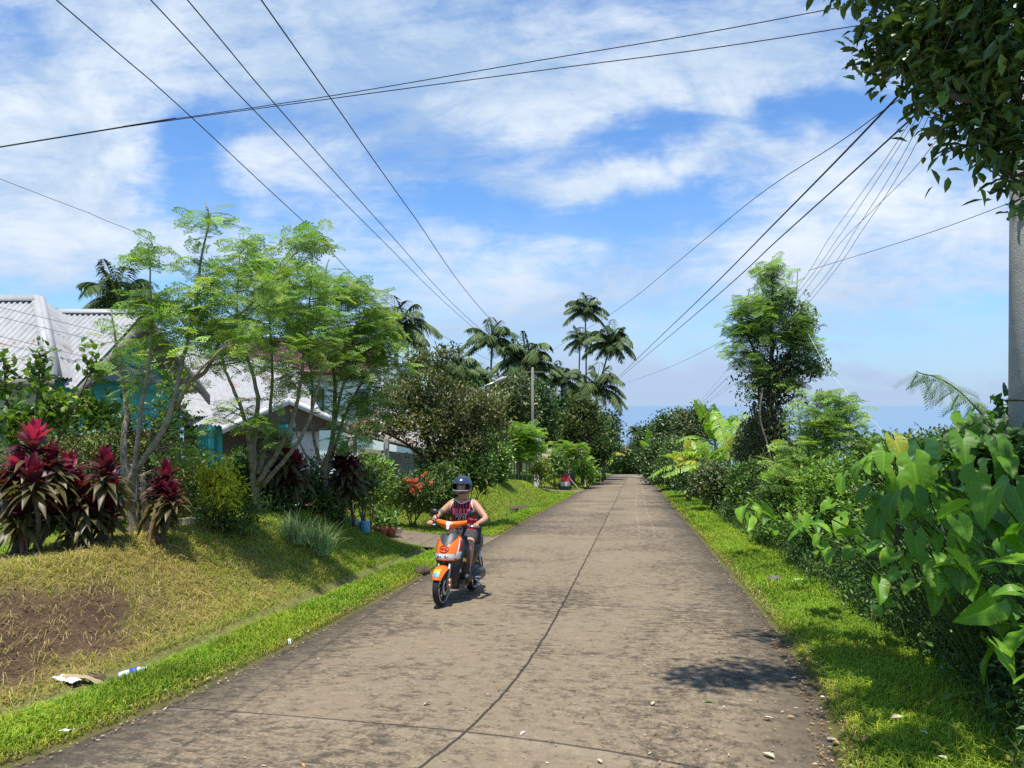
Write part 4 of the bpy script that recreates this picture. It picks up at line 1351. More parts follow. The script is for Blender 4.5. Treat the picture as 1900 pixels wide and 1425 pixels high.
FILL = [(1630, 6.9, 1600, 1000, 60, 60, 6), (1700, 6.0, 1690, 985, 60, 60, 7), (1790, 5.6, 1770, 960, 60, 70, 7), (1760, 5.0, 1745, 1060, 50, 60, 6), (1840, 4.9, 1830, 1075, 50, 70, 6), (1870, 4.7, 1868, 1130, 34, 60, 5),
        (1740, 6.6, 1720, 915, 60, 40, 6), (1880, 5.6, 1870, 930, 34, 60, 5), (1560, 8.6, 1545, 985, 34, 34, 5), (1650, 5.4, 1645, 1090, 40, 34, 5), (1500, 10.5, 1480, 985, 34, 24, 4), (1440, 12.5, 1420, 965, 30, 18, 4)]
for px, d, cx_, cy_, rx, ry, n in FILL:
    ll = []
    for i in range(n):
        ll.append((cx_ + rt.normal(0, rx * .6), cy_ + rt.normal(0, ry * .6), d + rt.normal(0, .25), rt.uniform(.15, .29) * (1.25 if d > 8 else 1), rt.normal(-25, 60), rt.uniform(0, 62), rt.choice(list('ggdgll'))))
    where_ = 'near the pole' if px > 1780 else 'at the far end by the verge' if d > 8 else 'in the thick of the clump'
    taro('green taro plant with mixed leaf sizes ' + where_, px, d, ll, 'filling taro plants ' + where_)

# broad leaved vine draped in front of the pole
b12 = gpt(1880, 0, 6.6)
woody('creeper', 'dense round leaved creeper heaped in front of the concrete pole', 'creeper', b12,
      [([b12, *L1((1850, 900, 6.5), (1830, 850, 6.4))], .02, .008), ([b12, *L1((1890, 900, 6.3), (1880, 850, 6.2))], .02, .008)],
      [blob(1850, 862, 6.3, 48, 44, .35, 60), blob(1890, 850, 6.2, 30, 34, .3, 30), blob(1800, 855, 6.6, 30, 30, .3, 18), blob(1870, 760, 7.2, 14, 22, .2, 6), blob(1830, 815, 6.8, 40, 16, .3, 14)],
      'leaf', n=12, spread=.07, L=.12, cols=[(.05, .11, .03), (.07, .14, .035)], T=T_ROUND, twig=.006, up=.1, hang=.3)

# ================================================================== overhanging shade tree, top right
b13 = np.array([5.6, 2.6, float(ground(5.6, 2.6))])
def hang_extra(lm, wm):
    pass
CAN = [blob(1680, -70, 5.6, 80, 60, .6, 60), blob(1775, 30, 5.2, 85, 75, .8, 95), blob(1690, 85, 5.6, 50, 28, .5, 34), blob(1625, 75, 5.7, 22, 26, .3, 10), blob(1770, 145, 5.3, 55, 36, .6, 42),
       blob(1880, 90, 4.8, 90, 90, .9, 100), blob(1830, 215, 5.2, 40, 30, .4, 26), blob(1885, 255, 5.0, 40, 46, .5, 36), blob(1893, 335, 5.1, 16, 30, .3, 8), blob(1785, 225, 5.3, 14, 12, .2, 5), blob(1575, -25, 5.8, 18, 16, .2, 6),
       (np.array([4.6, 4.4, 5.9]), np.array([1.3, 1.0, .6]), 60), (np.array([3.5, 3.9, 5.9]), np.array([1.0, 1.1, .6]), 85), (np.array([5.6, 2.9, 5.6]), np.array([1.8, 1.3, 1.0]), 70), (np.array([2.0, 5.2, 6.0]), np.array([.75, .50, .25]), 60), (np.array([1.5, 5.0, 6.1]), np.array([.50, .35, .2]), 36), (np.array([2.75, 6.4, 6.1]), np.array([.65, .40, .25]), 44), (np.array([2.35, 3.45, 5.8]), np.array([.40, .20, .22]), 40),
       (np.array([2.6, 4.3, 5.8]), np.array([.60, .35, .25]), 60)]
woody('shade_tree', 'dark leafy branches of a tree hanging into the upper right corner', 'tree', b13,
      [([b13, np.array([5.5, 2.8, 2.2]), np.array([5.2, 3.4, 4.2]), np.array([4.4, 4.2, 5.2]), np.array([3.4, 4.9, 5.6])], .24, .03),
       ([np.array([5.2, 3.4, 4.2]), np.array([4.6, 4.4, 4.4]), at(1840, 180, 5.0), at(1700, 100, 5.4)], .09, .012),
       ([np.array([5.3, 3.2, 3.8]), np.array([4.8, 4.2, 4.0]), at(1880, 330, 5.0)], .06, .010),
       ([np.array([4.4, 4.2, 5.2]), at(1760, -60, 5.3), at(1640, -30, 5.6)], .06, .012)],
      CAN, 'leaf', n=10, spread=.10, L=.125, cols=[(.06, .11, .025), (.08, .145, .03), (.05, .095, .022), (.12, .20, .035)], T=leaf_t(.42), hubs=40, twig=.007, up=-.1, hang=.25, leafmat='leaf_dark', shell=.2)


# ================================================================== garden plants, left
def cordyline(label, px, d, heads, dead=True):
    """heads: (px, py of rosette centre, size m, pink 0..1)"""
    b = gpt(px, 0, d)
    t = thing('cordyline', label, 'plant', tuple(b), 'red cordylines in the left garden')
    st, lf, pk = Mesh(), Mesh(), Mesh()
    for hx, hy, L, pink in heads:
        L = L * .92
        c = at(hx, hy, d + RNG.normal(0, .12))
        foot = b + np.array([RNG.normal(0, .07), RNG.normal(0, .07), 0])
        st.tube(smooth_path([foot, (foot + c) / 2 + RNG.normal(0, .04, 3), c], 14), np.linspace(.032, .02, 14) * (1 + .1 * np.sin(np.arange(14) * 3)), 7, (.10, .075, .055))
        n = 52
        u = np.linspace(0, 1, n)
        az = np.arange(n) * 2.399 + RNG.normal(0, .2, n)
        el = np.radians(82 - 78 * u) + RNG.normal(0, .10, n)
        base = c + np.array([0, 0, 1.0]) * (.16 * L / .4 - u * .70 * L)[:, None]
        young = u < .26 * (.3 + pink)
        cols = np.where(u[:, None] < .26, np.array([.46, .03, .11]), np.where(u[:, None] < .55, np.array([.105, .022, .034]), np.array([.075, .072, .028])))
        cols = cols * RNG.uniform(.7, 1.3, (n, 1)) * np.where(u < .26, .18 + .95 * pink, 1)[:, None]
        tips = np.where(u[:, None] > .55, np.array([.14, .115, .045]), cols)
        LL = L * RNG.uniform(.85, 1.22, n) * np.where(u < .1, .8, 1) * (1 - .15 * u)
        for msk, mm in ((young, pk), (~young, lf)):
            if msk.any():
                straps(mm, base[msk], az[msk], el[msk], LL[msk], L * .25, .12 + .75 * u[msk], cols[msk], n=7, fold=.32, tip=tips[msk], prof=([0, .12, .4, .65, 1], [.28, .35, 1, .9, .02]), roll=RNG.normal(0, .25, msk.sum()))
    if dead:
        k = 5
        straps(lf, b + np.stack([RNG.normal(0, .05, k), RNG.normal(0, .05, k), RNG.uniform(.25, .6, k)], 1), RNG.uniform(0, 6.28, k), -.5, .34, .06, .9, palette(k, [(.30, .16, .05), (.22, .12, .05), (.12, .07, .04)]), n=5)
    st.build('stem', M['bark'], t)
    lf.build('leaves', M['leaf'], t)
    if pk.n:
        o = pk.build('young_leaves', M['leaf'], t)
        o['label'] = 'bright pink young leaves'
    return t


cordyline('largest cordyline at the left picture edge with vivid pink top leaves', 42, 8.5, [(62, 850, .44, 1.0), (35, 900, .40, .9), (98, 885, .40, .35), (10, 930, .38, .3), (70, 930, .38, .1), (30, 965, .36, .05), (95, 960, .34, .05), (60, 905, .36, .2)])
cordyline('dark red cordyline clump between the pink one and the forked trunk', 150, 8.9, [(125, 900, .40, .45), (145, 930, .38, .2), (115, 955, .36, .05), (165, 955, .36, .1), (140, 980, .32, .05)])
cordyline('bronze red cordyline just left of the forked pale trunk', 190, 9.1, [(196, 890, .40, .18), (207, 925, .36, .1), (180, 945, .36, .05), (200, 965, .32, .05)])
cordyline('slim red cordyline just right of the forked pale trunk', 292, 9.4, [(308, 905, .36, .30), (298, 930, .34, .1), (318, 935, .32, .05), (305, 960, .28, .05)])
cordyline('red tipped cordyline between the two moringa trunks', 535, 13.6, [(530, 858, .52, .45), (550, 885, .50, .3), (510, 890, .48, .15), (535, 905, .46, .05)], False)
cordyline('dark cordyline with a red crown before the white pillar', 640, 14.6, [(640, 866, .50, .3), (632, 888, .54, .05), (655, 893, .50, .05), (642, 908, .5, .05)], False)


def shrub(name, label, px, d, blobs, cols, n, L, T=T_OVAL, spread=None, mat='leaf', stems=5, up=.35, hang=0.0, shell=.5, group=None, cat='shrub'):
    bb = gpt(px, 0, d)
    limbs = []
    for i in range(stems):
        q = blobs[i % len(blobs)]
        e = q[0] + RNG.normal(0, .3, 3) * q[1]
        limbs.append(([bb + [RNG.normal(0, .06), RNG.normal(0, .06), 0], (bb + e) / 2 + RNG.normal(0, .05, 3), e], .022, .008))
    return woody(name, label, cat, bb, limbs, blobs, 'leaf', group=group, n=n, spread=spread or L * .9, L=L, cols=cols, T=T, hubs=0, twig=.006, leafmat=mat, up=up, hang=hang, shell=shell, crown='leaves', wood_name='stems')


shrub('duranta_shrub', 'yellow green shrub with golden upper leaves between cordyline and moringa trunk', 405, 10.8,
      [blob(402, 880, 10.7, 34, 26, .26, 50), blob(420, 915, 10.7, 32, 34, .28, 50), (at(390, 915, 10.7), np.array([.2, .25, .3]), 30)], [(.60, .58, .03), (.48, .52, .035), (.68, .60, .04)], 14, .075, T_LONG, hang=.5)
shrub('leafy_shrub', 'dark green base shrub below the yellow green one', 400, 10.9,
      [blob(405, 965, 10.8, 38, 36, .30, 60), blob(440, 960, 10.9, 34, 40, .30, 50), blob(470, 945, 11.2, 26, 36, .3, 30)], [(.10, .18, .03), (.07, .13, .025), (.20, .27, .03)], 14, .075, T_LONG, hang=.4)
VARI = [(.30, .31, .12), (.09, .15, .035), (.07, .12, .03), (.14, .20, .05), (.40, .38, .20)]
shrub('variegated_shrub', 'cream and green variegated shrub right behind the forked trunk', 330, 11.6,
      [blob(300, 835, 11.6, 46, 44, .5, 70), blob(340, 870, 11.4, 30, 50, .4, 50), blob(260, 860, 11.6, 40, 50, .5, 50), blob(330, 940, 11.4, 40, 34, .4, 40)], VARI, 18, .065, mat='leaf_matt')
shrub('variegated_shrub', 'cream speckled shrub behind the pink cordyline', 140, 11.2,
      [blob(150, 850, 11.2, 60, 45, .5, 80), blob(205, 830, 11.3, 40, 50, .5, 60), blob(95, 860, 11.2, 40, 40, .4, 40), blob(20, 860, 11.0, 40, 60, .5, 50), blob(160, 920, 11, 60, 40, .4, 40)], VARI, 18, .065, mat='leaf_matt')
YOUNG = [(.13, .22, .035), (.09, .17, .03), (.19, .28, .04), (.06, .12, .025), (.27, .32, .05)]
shrub('citrus_sapling', 'citrus sapling with upright shoots of rounded leaves before the hipped roof', 40, 10.2,
      [blob(75, 690, 10.2, 8, 60, .10, 16), blob(12, 700, 10.1, 9, 60, .10, 14), blob(175, 680, 10.3, 9, 44, .10, 8), blob(140, 750, 10.3, 55, 12, .3, 22), blob(60, 780, 10.2, 70, 24, .5, 60), blob(170, 775, 10.3, 40, 18, .3, 22), blob(20, 800, 10.2, 40, 30, .3, 24)], YOUNG, 10, .11, T_ROUND, spread=.07, stems=7, shell=.1)
shrub('citrus_sapling', 'bushy green sapling crossing in front of the teal gable', 265, 11.4,
      [blob(270, 650, 11.4, 20, 16, .3, 6), blob(325, 715, 11.4, 28, 34, .4, 22), blob(225, 770, 11.4, 40, 30, .4, 26), blob(315, 780, 11.5, 40, 40, .4, 40), blob(100, 790, 11.5, 70, 40, .5, 50)], YOUNG, 10, .10, T_OVAL, spread=.08, stems=6, shell=.3)
shrub('ixora_shrub', 'ixora shrub with round orange flower heads behind the rider', 765, 19.5,
      [blob(765, 905, 19.5, 46, 28, .5, 90), blob(800, 915, 19.3, 30, 26, .4, 40), blob(770, 932, 19.4, 46, 16, .5, 50)], [(.07, .13, .03), (.10, .17, .035), (.16, .20, .05), (.05, .10, .025)], 16, .10, spread=.10)
ix = [o for o in bpy.data.objects if o.name.startswith('ixora')][0]
for i in range(22):
    m = Mesh()
    p = at(RNG.normal(768, 15), RNG.normal(898, 10), 19.5 - .55)
    k = 26
    u = unit(RNG.normal(0, 1, (k, 3)) + [0, -.5, .4])
    m.inst(T_ROUND, p + u * .03, frames(unit(RNG.normal(0, 1, (k, 3))), u), .055, palette(k, [(.70, .20, .09), (.75, .28, .14), (.62, .13, .07)]))
    m.build('flower_head', M['leaf_matt'], ix, smooth=False)
shrub('hedge_plant', 'tall dark leaved hedge plant beside the ixora shrub', 835, 20.2,
      [blob(832, 900, 20.2, 36, 44, .5, 110), blob(815, 930, 20, 28, 24, .4, 40)], [(.06, .12, .028), (.09, .16, .035), (.045, .085, .02), (.16, .24, .04)], 12, .15, T_LONG, hang=.7, spread=.1)
shrub('garden_shrub', 'bright leafy garden shrub under the tin shade roof', 695, 18.5,
      [blob(690, 870, 18.5, 34, 26, .4, 50), blob(712, 895, 18.3, 18, 30, .3, 30)], MID + BRIGHT, 14, .12, spread=.1)
shrub('garden_shrub', 'spiky dark shrub at the foot of the star apple tree', 870, 21,
      [blob(865, 870, 21, 30, 24, .5, 50), blob(895, 885, 21, 24, 26, .5, 40), blob(810, 875, 21, 30, 20, .4, 40)], DARK, 16, .22, T_LONG, spread=.06)
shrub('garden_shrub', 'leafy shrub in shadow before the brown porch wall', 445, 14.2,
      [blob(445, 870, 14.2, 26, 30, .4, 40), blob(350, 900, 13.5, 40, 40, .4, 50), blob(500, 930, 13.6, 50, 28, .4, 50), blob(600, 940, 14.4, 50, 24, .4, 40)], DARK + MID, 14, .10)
shrub('croton_shrub', 'yellow spotted croton shrub left of the tin shed', 1000, 46,
      [blob(1000, 868, 46, 18, 16, .7, 40)], [(.40, .36, .06), (.10, .17, .035), (.20, .26, .05)], 16, .22)
shrub('garden_shrub', 'bright clumped shrub at the road edge beside the red tricycle', 1090, 53,
      [blob(1085, 872, 53, 18, 14, .8, 46), blob(1100, 882, 54, 10, 8, .5, 16)], MID + BRIGHT, 16, .28)
shrub('garden_shrub', 'green shrub round the posts of the tin shed', 1030, 49,
      [blob(1030, 862, 49, 18, 18, .8, 50), blob(1012, 880, 48, 14, 8, .5, 20)], MID + DARK, 16, .26)


def tuft(label, px, d, n, h, wd, name='lemongrass_clump', cols=((.36, .48, .22), (.28, .40, .14), (.44, .52, .30))):
    b = gpt(px, 0, d)
    m = Mesh()
    base = b + RNG.normal(0, 1, (n, 3)) * np.array([.10, .10, 0])
    straps(m, base, RNG.uniform(0, 6.28, n), np.radians(RNG.uniform(48, 88, n)), h * RNG.uniform(.6, 1.15, n), wd, RNG.uniform(.2, .75, n), palette(n, cols), n=7, fold=.3, prof=([0, .3, 1], [.7, 1, .03]), tip=palette(n, [(.30, .34, .16), (.22, .30, .12)]))
    o = m.build(name, M['leaf_matt'], loc=tuple(b))
    return tag(o, label, 'grass clump', 'grass clumps on top of the bank')


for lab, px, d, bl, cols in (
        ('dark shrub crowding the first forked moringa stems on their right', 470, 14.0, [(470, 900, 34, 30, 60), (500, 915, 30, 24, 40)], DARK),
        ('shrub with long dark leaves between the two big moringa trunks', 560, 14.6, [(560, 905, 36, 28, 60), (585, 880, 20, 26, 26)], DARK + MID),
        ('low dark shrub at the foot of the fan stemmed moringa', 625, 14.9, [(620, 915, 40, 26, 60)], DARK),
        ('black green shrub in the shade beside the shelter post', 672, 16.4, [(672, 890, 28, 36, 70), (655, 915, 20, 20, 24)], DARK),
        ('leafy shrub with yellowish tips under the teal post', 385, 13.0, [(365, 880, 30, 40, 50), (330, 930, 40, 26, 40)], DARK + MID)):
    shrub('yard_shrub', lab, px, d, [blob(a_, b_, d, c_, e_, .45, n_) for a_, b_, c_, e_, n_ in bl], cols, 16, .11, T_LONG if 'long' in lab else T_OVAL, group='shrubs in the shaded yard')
tuft('big pale lemongrass clump on the bank top, its right half', 590, 12.2, 420, .85, .013)
tuft('second pale lemongrass clump joined to the left of the big one', 545, 11.9, 300, .75, .013)
tuft('thin small lemongrass clump below the dark green shrub', 440, 11.0, 120, .55, .011)
tuft('tall reed-like grass clump behind the helmet of the rider', 880, 21.5, 200, 1.3, .025, cols=((.14, .20, .06), (.20, .26, .09)))
# ------------------------------------------------------------------ houses
M['tin'] = principled('tin_roof', (.62, .62, .61), rough=.42, spec=.5, noise=(1.6, .55, (.40, .38, .36)))
def rusty(name, col, rust, amt, scale):
    m = bpy.data.materials.new(name)
    m.use_nodes = True
    m.node_tree.nodes.clear()
    t = NT(m.node_tree)
    tcn = t.n('ShaderNodeTexCoord')
    o = tcn.outputs['Object']
    n = t.noise(o, scale, 7, .68, .6)
    n2 = t.noise(o, scale * 5, 5, .6)
    f = t.step(t.m('ADD', t.m('MULTIPLY', n, .8), t.m('MULTIPLY', n2, .2)), amt, amt + .10)
    c = t.mix(t.step(n2, .35, .7), col, tuple(a * .78 for a in col))
    c = t.mix(t.m('MULTIPLY', f, .9), c, rust)
    p = t.n('ShaderNodeBsdfPrincipled', ins={'Base Color': c, 'Roughness': .5, 'Specular IOR Level': .45})
    t.n('ShaderNodeOutputMaterial', ins={0: p.outputs[0]})
    return m
M['tin'] = rusty('weathered_tin', (.36, .36, .355), (.24, .11, .06), .545, 1.1)
M['tin_rust'] = rusty('rusty_tin', (.42, .40, .38), (.23, .10, .045), .46, .9)
M['maroon_tin'] = rusty('maroon_roof', (.13, .045, .045), (.10, .05, .05), .6, .8)
M['orange_tile'] = rusty('orange_roof', (.50, .17, .05), (.20, .12, .08), .5, 1.2)
M['teal'] = principled('teal_paint', (.05, .46, .41), rough=.7, noise=(3, .35, (.04, .34, .31)))
M['brick_paint'] = principled('brick_paint', (.30, .10, .06), rough=.8)
M['cream'] = principled('cream_wall', (.52, .50, .46), rough=.85, noise=(2.5, .4, (.36, .34, .31)), bump=(20, .2))
M['white_wall'] = principled('white_wall', (.80, .81, .82), rough=.75, noise=(2, .3, (.62, .63, .64)))
M['brown_wall'] = principled('brown_wall', (.17, .13, .10), rough=.9, noise=(3, .5, (.10, .08, .06)))
M['timber'] = principled('grey_timber', (.24, .21, .18), rough=.85, noise=(8, .6, (.12, .10, .085)))
M['glass'] = principled('dark_glass', (.05, .10, .12), rough=.08, spec=.8)
M['white_paint'] = principled('white_paint', (.78, .78, .76), rough=.5)
M['concrete'] = principled('pole_concrete', (.44, .42, .38), rough=.9, spec=.15, noise=(6, .6, (.30, .285, .26)), bump=(70, .5))
M['clay'] = principled('clay', (.36, .15, .08), rough=.8, noise=(8, .5, (.22, .09, .05)))


def plate(mesh, a, b, c, d, th):
    """slab with corners a,b,c,d and a thickness along its normal"""
    P = np.array([a, b, c, d], float)
    n = unit(np.cross(P[1] - P[0], P[3] - P[0])) * th
    v = np.vstack([P, P - n])
    mesh.add(v, [(0, 1, 2, 3), (7, 6, 5, 4), (0, 4, 5, 1), (1, 5, 6, 2), (2, 6, 7, 3), (3, 7, 4, 0)])


def corrugated(mesh, o, e, up, width, length, top=None, pitch=.115, amp=.022, bottom=None):
    """wavy roofing sheet: e along the eave, up along the slope; top(u), bottom(u) give the cut lines in 0..1"""
    e, up = unit(e), unit(up)
    nrm = unit(np.cross(e, up))
    k = max(8, int(width / pitch * 6))
    u = np.linspace(0, 1, k)
    tp = np.ones(k) if top is None else np.clip(np.array([top(a) for a in u]), .0, 1)
    bt = np.zeros(k) if bottom is None else np.array([bottom(a) for a in u])
    w_ = np.cos(u * width / pitch * 2 * math.pi) * amp
    rows = []
    for f in (0, .5, 1):
        v = bt + (tp - bt) * f
        rows.append(np.asarray(o) + e * (u * width)[:, None] + up * (v * length)[:, None] + nrm * w_[:, None])
    A = np.array(rows)
    mesh.grid(A)
    mesh.grid(A - nrm * .006, flip=True)


def ridge_cap(mesh, a, b, w1, w2, th=.02):
    a, b = np.asarray(a, float), np.asarray(b, float)
    for w_ in (w1, w2):
        plate(mesh, a, b, b + w_, a + w_, th)


# House A: hipped roof at the left, cross gable with a teal wall facing the road
gA = float(ground(-8.5, 15))
hA = thing('bungalow', 'bungalow with a white corrugated hip roof and teal gable at the left', 'house', (-9.5, 15, gA), 'houses on the left side')
A_, C_, Cb = np.array([-9.52, 15.2, 4.02]), np.array([-7.9, 13.06, 2.335]), np.array([-7.9, 17.34, 2.335])
xg, yg, zr, ze = -7.70, 15.84, 3.82, 2.155
hf, hb_ = 2.54, 3.2
roof = Mesh()
# hip roof: front slope and right hip end
fw_ = C_[0] + 16.0
corrugated(roof, np.array([-16.0, C_[1], C_[2]]), [1, 0, 0], [0, A_[1] - C_[1], A_[2] - C_[2]], fw_, math.hypot(A_[1] - C_[1], A_[2] - C_[2]), top=lambda a: min(1.0, (1 - a) * fw_ / (C_[0] - A_[0])))
corrugated(roof, C_, [0, 1, 0], [A_[0] - C_[0], 0, A_[2] - C_[2]], Cb[1] - C_[1], math.hypot(A_[0] - C_[0], A_[2] - C_[2]), top=lambda a: 1 - abs(2 * a - 1))
# gable block facing the road
xb = -9.9
corrugated(roof, np.array([xb, yg - hf, ze]), [1, 0, 0], [0, hf, zr - ze], xg - xb, math.hypot(hf, zr - ze), bottom=lambda a: float(np.clip(1 - (a - .02) / .90, 0, .999)))
corrugated(roof, np.array([xg, yg + hb_, ze]), [-1, 0, 0], [0, -hb_, zr - ze], 4.5, math.hypot(hb_, zr - ze))
rA = roof.build('roof', M['tin'], hA)
cap = Mesh()
ridge_cap(cap, (xb, yg, zr + .035), (xg + .05, yg, zr + .035), np.array([0, -.15, -.095]), np.array([0, .15, -.09]))
ridge_cap(cap, (-16, A_[1], A_[2] + .035), A_ + [0, 0, .035], np.array([0, -.17, -.13]), np.array([0, .17, -.13]))
ridge_cap(cap, A_ + [0, 0, .04], C_ + [0, 0, .04], np.array([-.17, 0, -.005]), np.array([.0, .20, -.005]))
cap.build('ridge_cap', principled('ridge_tin', (.42, .42, .41), rough=.5, noise=(3, .5, (.30, .29, .28))), rA)
fa = Mesh()
for sgn, h_ in ((-1, hf), (1, hb_)):
    a_, b_ = np.array([xg + .02, yg, zr - .05]), np.array([xg + .02, yg + sgn * (h_ + .05), ze - .05])
    d_ = np.array([0, 0, -.24])
    plate(fa, a_, b_, b_ + d_, a_ + d_, .045 * sgn)
plate(fa, (-16, C_[1] - .02, C_[2] - .03), (C_[0], C_[1] - .02, C_[2] - .03), (C_[0], C_[1] - .02, C_[2] - .20), (-16, C_[1] - .02, C_[2] - .20), .03)
fa.build('fascia', M['timber'], rA)
wl = Mesh()
xw = xg - .55
y0_, y1_ = yg - hf + .30, yg + hb_ - .30
v = np.array([(xw, y0_, 1.30), (xw, y1_, 1.30), (xw, y1_, ze + .10), (xw, yg, zr - .12), (xw, y0_, ze + .10)])
wl.add(np.vstack([v, v - [.15, 0, 0]]), [(0, 1, 2, 4)], [(2, 3, 4)])
wl.q.append(np.array([(0, 4, 9, 5)]))
wl.build('gable_wall', M['teal'], hA, smooth=False)
wl = Mesh()
wl.box((xw - .10, (y0_ + y1_) / 2, .95), (.2, y1_ - y0_, .70))
wl.build('wall_band', M['brick_paint'], hA, smooth=False)
wl = Mesh()
wl.box((xw - .12, (y0_ + y1_) / 2, (gA + .60) / 2), (.2, y1_ - y0_, .60 - gA))
wl.box((-12.2, C_[1] + .55, (gA + 2.2) / 2), (7.4, .18, 2.2 - gA))
wl.build('wall', M['cream'], hA, smooth=False)
for wx, wy, wz, sx_, sy_, sz_ in ((xw + .02, 14.6, .15, .05, 1.3, .9), (-9.6, C_[1] + .45, .95, 1.3, .05, 1.1), (-12.2, C_[1] + .45, .95, 1.3, .05, 1.1)):
    wn = Mesh()
    wn.box((wx, wy, wz), (sx_, sy_, sz_))
    wn.build('window', M['glass'], hA, smooth=False)

# House B: long white roof with a porch gable
pL, pA, pR = at(410, 790, 19), at(535, 737, 21), at(655, 790, 24)
gB = float(ground(-6.2, 21))
hB = thing('porch_house', 'low house with a white roof, open gabled porch and teal posts behind the moringa trunks', 'house', (-8, 22, gB), 'houses on the left side')
roof = Mesh()
back = np.array([-5.2, 1.6, 0.0])
wv = pR - pL
wv[2] = 0
corrugated(roof, pL, back, pA - pL, np.linalg.norm(back), np.linalg.norm(pA - pL))
corrugated(roof, pR + back, -back, pA - pR, np.linalg.norm(back), np.linalg.norm(pA - pR))
# main roof slope facing the camera, to the left and behind the porch
e0, e1 = at(330, 772, 18.6), at(600, 772, 27)
r0, r1 = at(290, 640, 21.5), at(560, 668, 30)
corrugated(roof, e0, e1 - e0, r0 - e0, np.linalg.norm(e1 - e0), np.linalg.norm(r0 - e0))
rB = roof.build('roof', M['tin'], hB)
fa = Mesh()
for a_, b_ in ((pL, pA), (pA, pR)):
    o_ = unit(np.cross(wv, [0, 0, 1])) * .03
    plate(fa, a_ + o_, b_ + o_, b_ + o_ + [0, 0, -.20], a_ + o_ + [0, 0, -.20], .03)
fa.build('fascia', M['white_paint'], rB)
wl = Mesh()
ins = -unit(np.cross(wv, [0, 0, 1])) * .10
wl.add(np.array([pL, pR, pA]) + ins + [0, 0, -.14], None, [(0, 1, 2)])
wl.build('porch_gable', M['brown_wall'], hB, smooth=False)
wl = Mesh()
a_, b_ = pL + ins * 14 + wv * .02, pR + ins * 14 - wv * .02
plate(wl, a_ * [1, 1, 0] + [0, 0, pL[2]], b_ * [1, 1, 0] + [0, 0, pL[2]], b_ * [1, 1, 0] + [0, 0, gB - .2], a_ * [1, 1, 0] + [0, 0, gB - .2], .15)
wl.build('porch_wall', M['brown_wall'], hB, smooth=False)
wl = Mesh()
a_, b_ = at(535, 800, 21.8), at(585, 800, 23.0)
plate(wl, a_, b_, b_ * [1, 1, 0] + [0, 0, gB - .2], a_ * [1, 1, 0] + [0, 0, gB - .2], .15)
wl.build('wall', M['white_wall'], hB, smooth=False)
for px, d, mat in ((382, 19.0, 'teal'), (398, 19.8, 'teal'), (530, 21.2, 'teal'), (650, 23.4, 'white_wall')):
    q = at(px, 800, d)
    ps = Mesh()
    w_ = .30 if mat == 'teal' else .34
    ps.box((q[0], q[1], (gB + 1.35) / 2 - .05), (w_, w_, 1.35 - gB))
    ps.box((q[0], q[1], 1.27), (w_ + .10, w_ + .10, .08))
    ps.build('post', M[mat], hB, smooth=False)
fl = Mesh()
fl.box((-7.2, 21.6, gB - .10), (2.4, 4.0, .42))
fl.build('porch_floor', M['concrete'], hB, smooth=False)

# House C: white two storey house behind with a maroon roof
hC = thing('two_storey_house', 'white two storey house with dark windows and a maroon roof behind the trees', 'house', (-8, 36, float(ground(-8, 36))), 'houses on the left side')
wl = Mesh()
wl.box((-8.2, 36.5, .6), (6.0, 5.0, 6.0))
wl.build('wall', M['white_wall'], hC, smooth=False)
roof = Mesh()
e0, e1 = np.array([-13.6, 33.2, 3.42]), np.array([-6.4, 33.2, 3.42])
corrugated(roof, e0, [1, 0, 0], [0, 3.6, 1.7], 7.2, 4.0, pitch=.14, amp=.03)
corrugated(roof, np.array([-6.4, 40.4, 3.42]), [-1, 0, 0], [0, -3.6, 1.7], 7.2, 4.0, pitch=.14, amp=.03)
rC = roof.build('roof', M['maroon_tin'], hC)
fa = Mesh()
plate(fa, e0 + [0, -.03, -.02], e1 + [0, -.03, -.02], e1 + [0, -.03, -.24], e0 + [0, -.03, -.24], .04)
fa.build('fascia', principled('red_trim', (.16, .045, .04), rough=.5), rC)
for x_, z_, w_, h_ in ((-6.75, 2.05, .46, .72), (-5.95, 2.15, .55, 1.0), (-8.9, 2.1, .8, .9)):
    fr = Mesh()
    for dx_, dz_, sx, sz in ((-w_ / 2, 0, .06, h_), (w_ / 2, 0, .06, h_), (0, h_ / 2, w_ + .06, .06), (0, -h_ / 2, w_ + .10, .06), (0, 0, .05, h_)):
        fr.box((x_ + dx_, 33.95, z_ + dz_), (sx, .10, sz))
    f_ = fr.build('window', M['black_plastic'], hC, smooth=False)
    gl = Mesh()
    gl.box((x_, 33.98, z_), (w_ - .02, .03, h_ - .02))
    gl.build('pane', principled('pale_glass', (.20, .30, .36), rough=.06, spec=.9), f_, smooth=False)

# Shelter D: tin roofed open shade in front of the white house
gD = float(ground(-4.0, 23.5))
hD = thing('tin_shelter', 'open shelter with a dark low tin roof on thin posts under the olive tree', 'shelter', (-4, 24, gD), 'sheds along the road')
roof = Mesh()
q0, q1 = at(640, 795, 22.5), at(815, 838, 24)
corrugated(roof, q0, q1 - q0, [.4, 2.6, .55], np.linalg.norm(q1 - q0), 3.2)
rD = roof.build('roof', M['tin_rust'], hD)
fa = Mesh()
plate(fa, q0 + [0, -.03, -.01], q1 + [0, -.03, -.01], q1 + [0, -.03, -.13], q0 + [0, -.03, -.13], .04)
fa.build('roof_beam', M['timber'], rD)
for px, d in ((717, 22.9), (655, 23.2), (800, 24.3)):
    q = at(px, 820, d)
    ps = Mesh()
    gg = float(ground(q[0], q[1]))
    ps.box((q[0], q[1], (gg + q[2] + .1) / 2), (.15, .15, q[2] - gg + .1))
    ps.build('post', M['cream'], hD, smooth=False)
wl = Mesh()
a_, b_ = at(665, 830, 25.6), at(790, 845, 26.4)
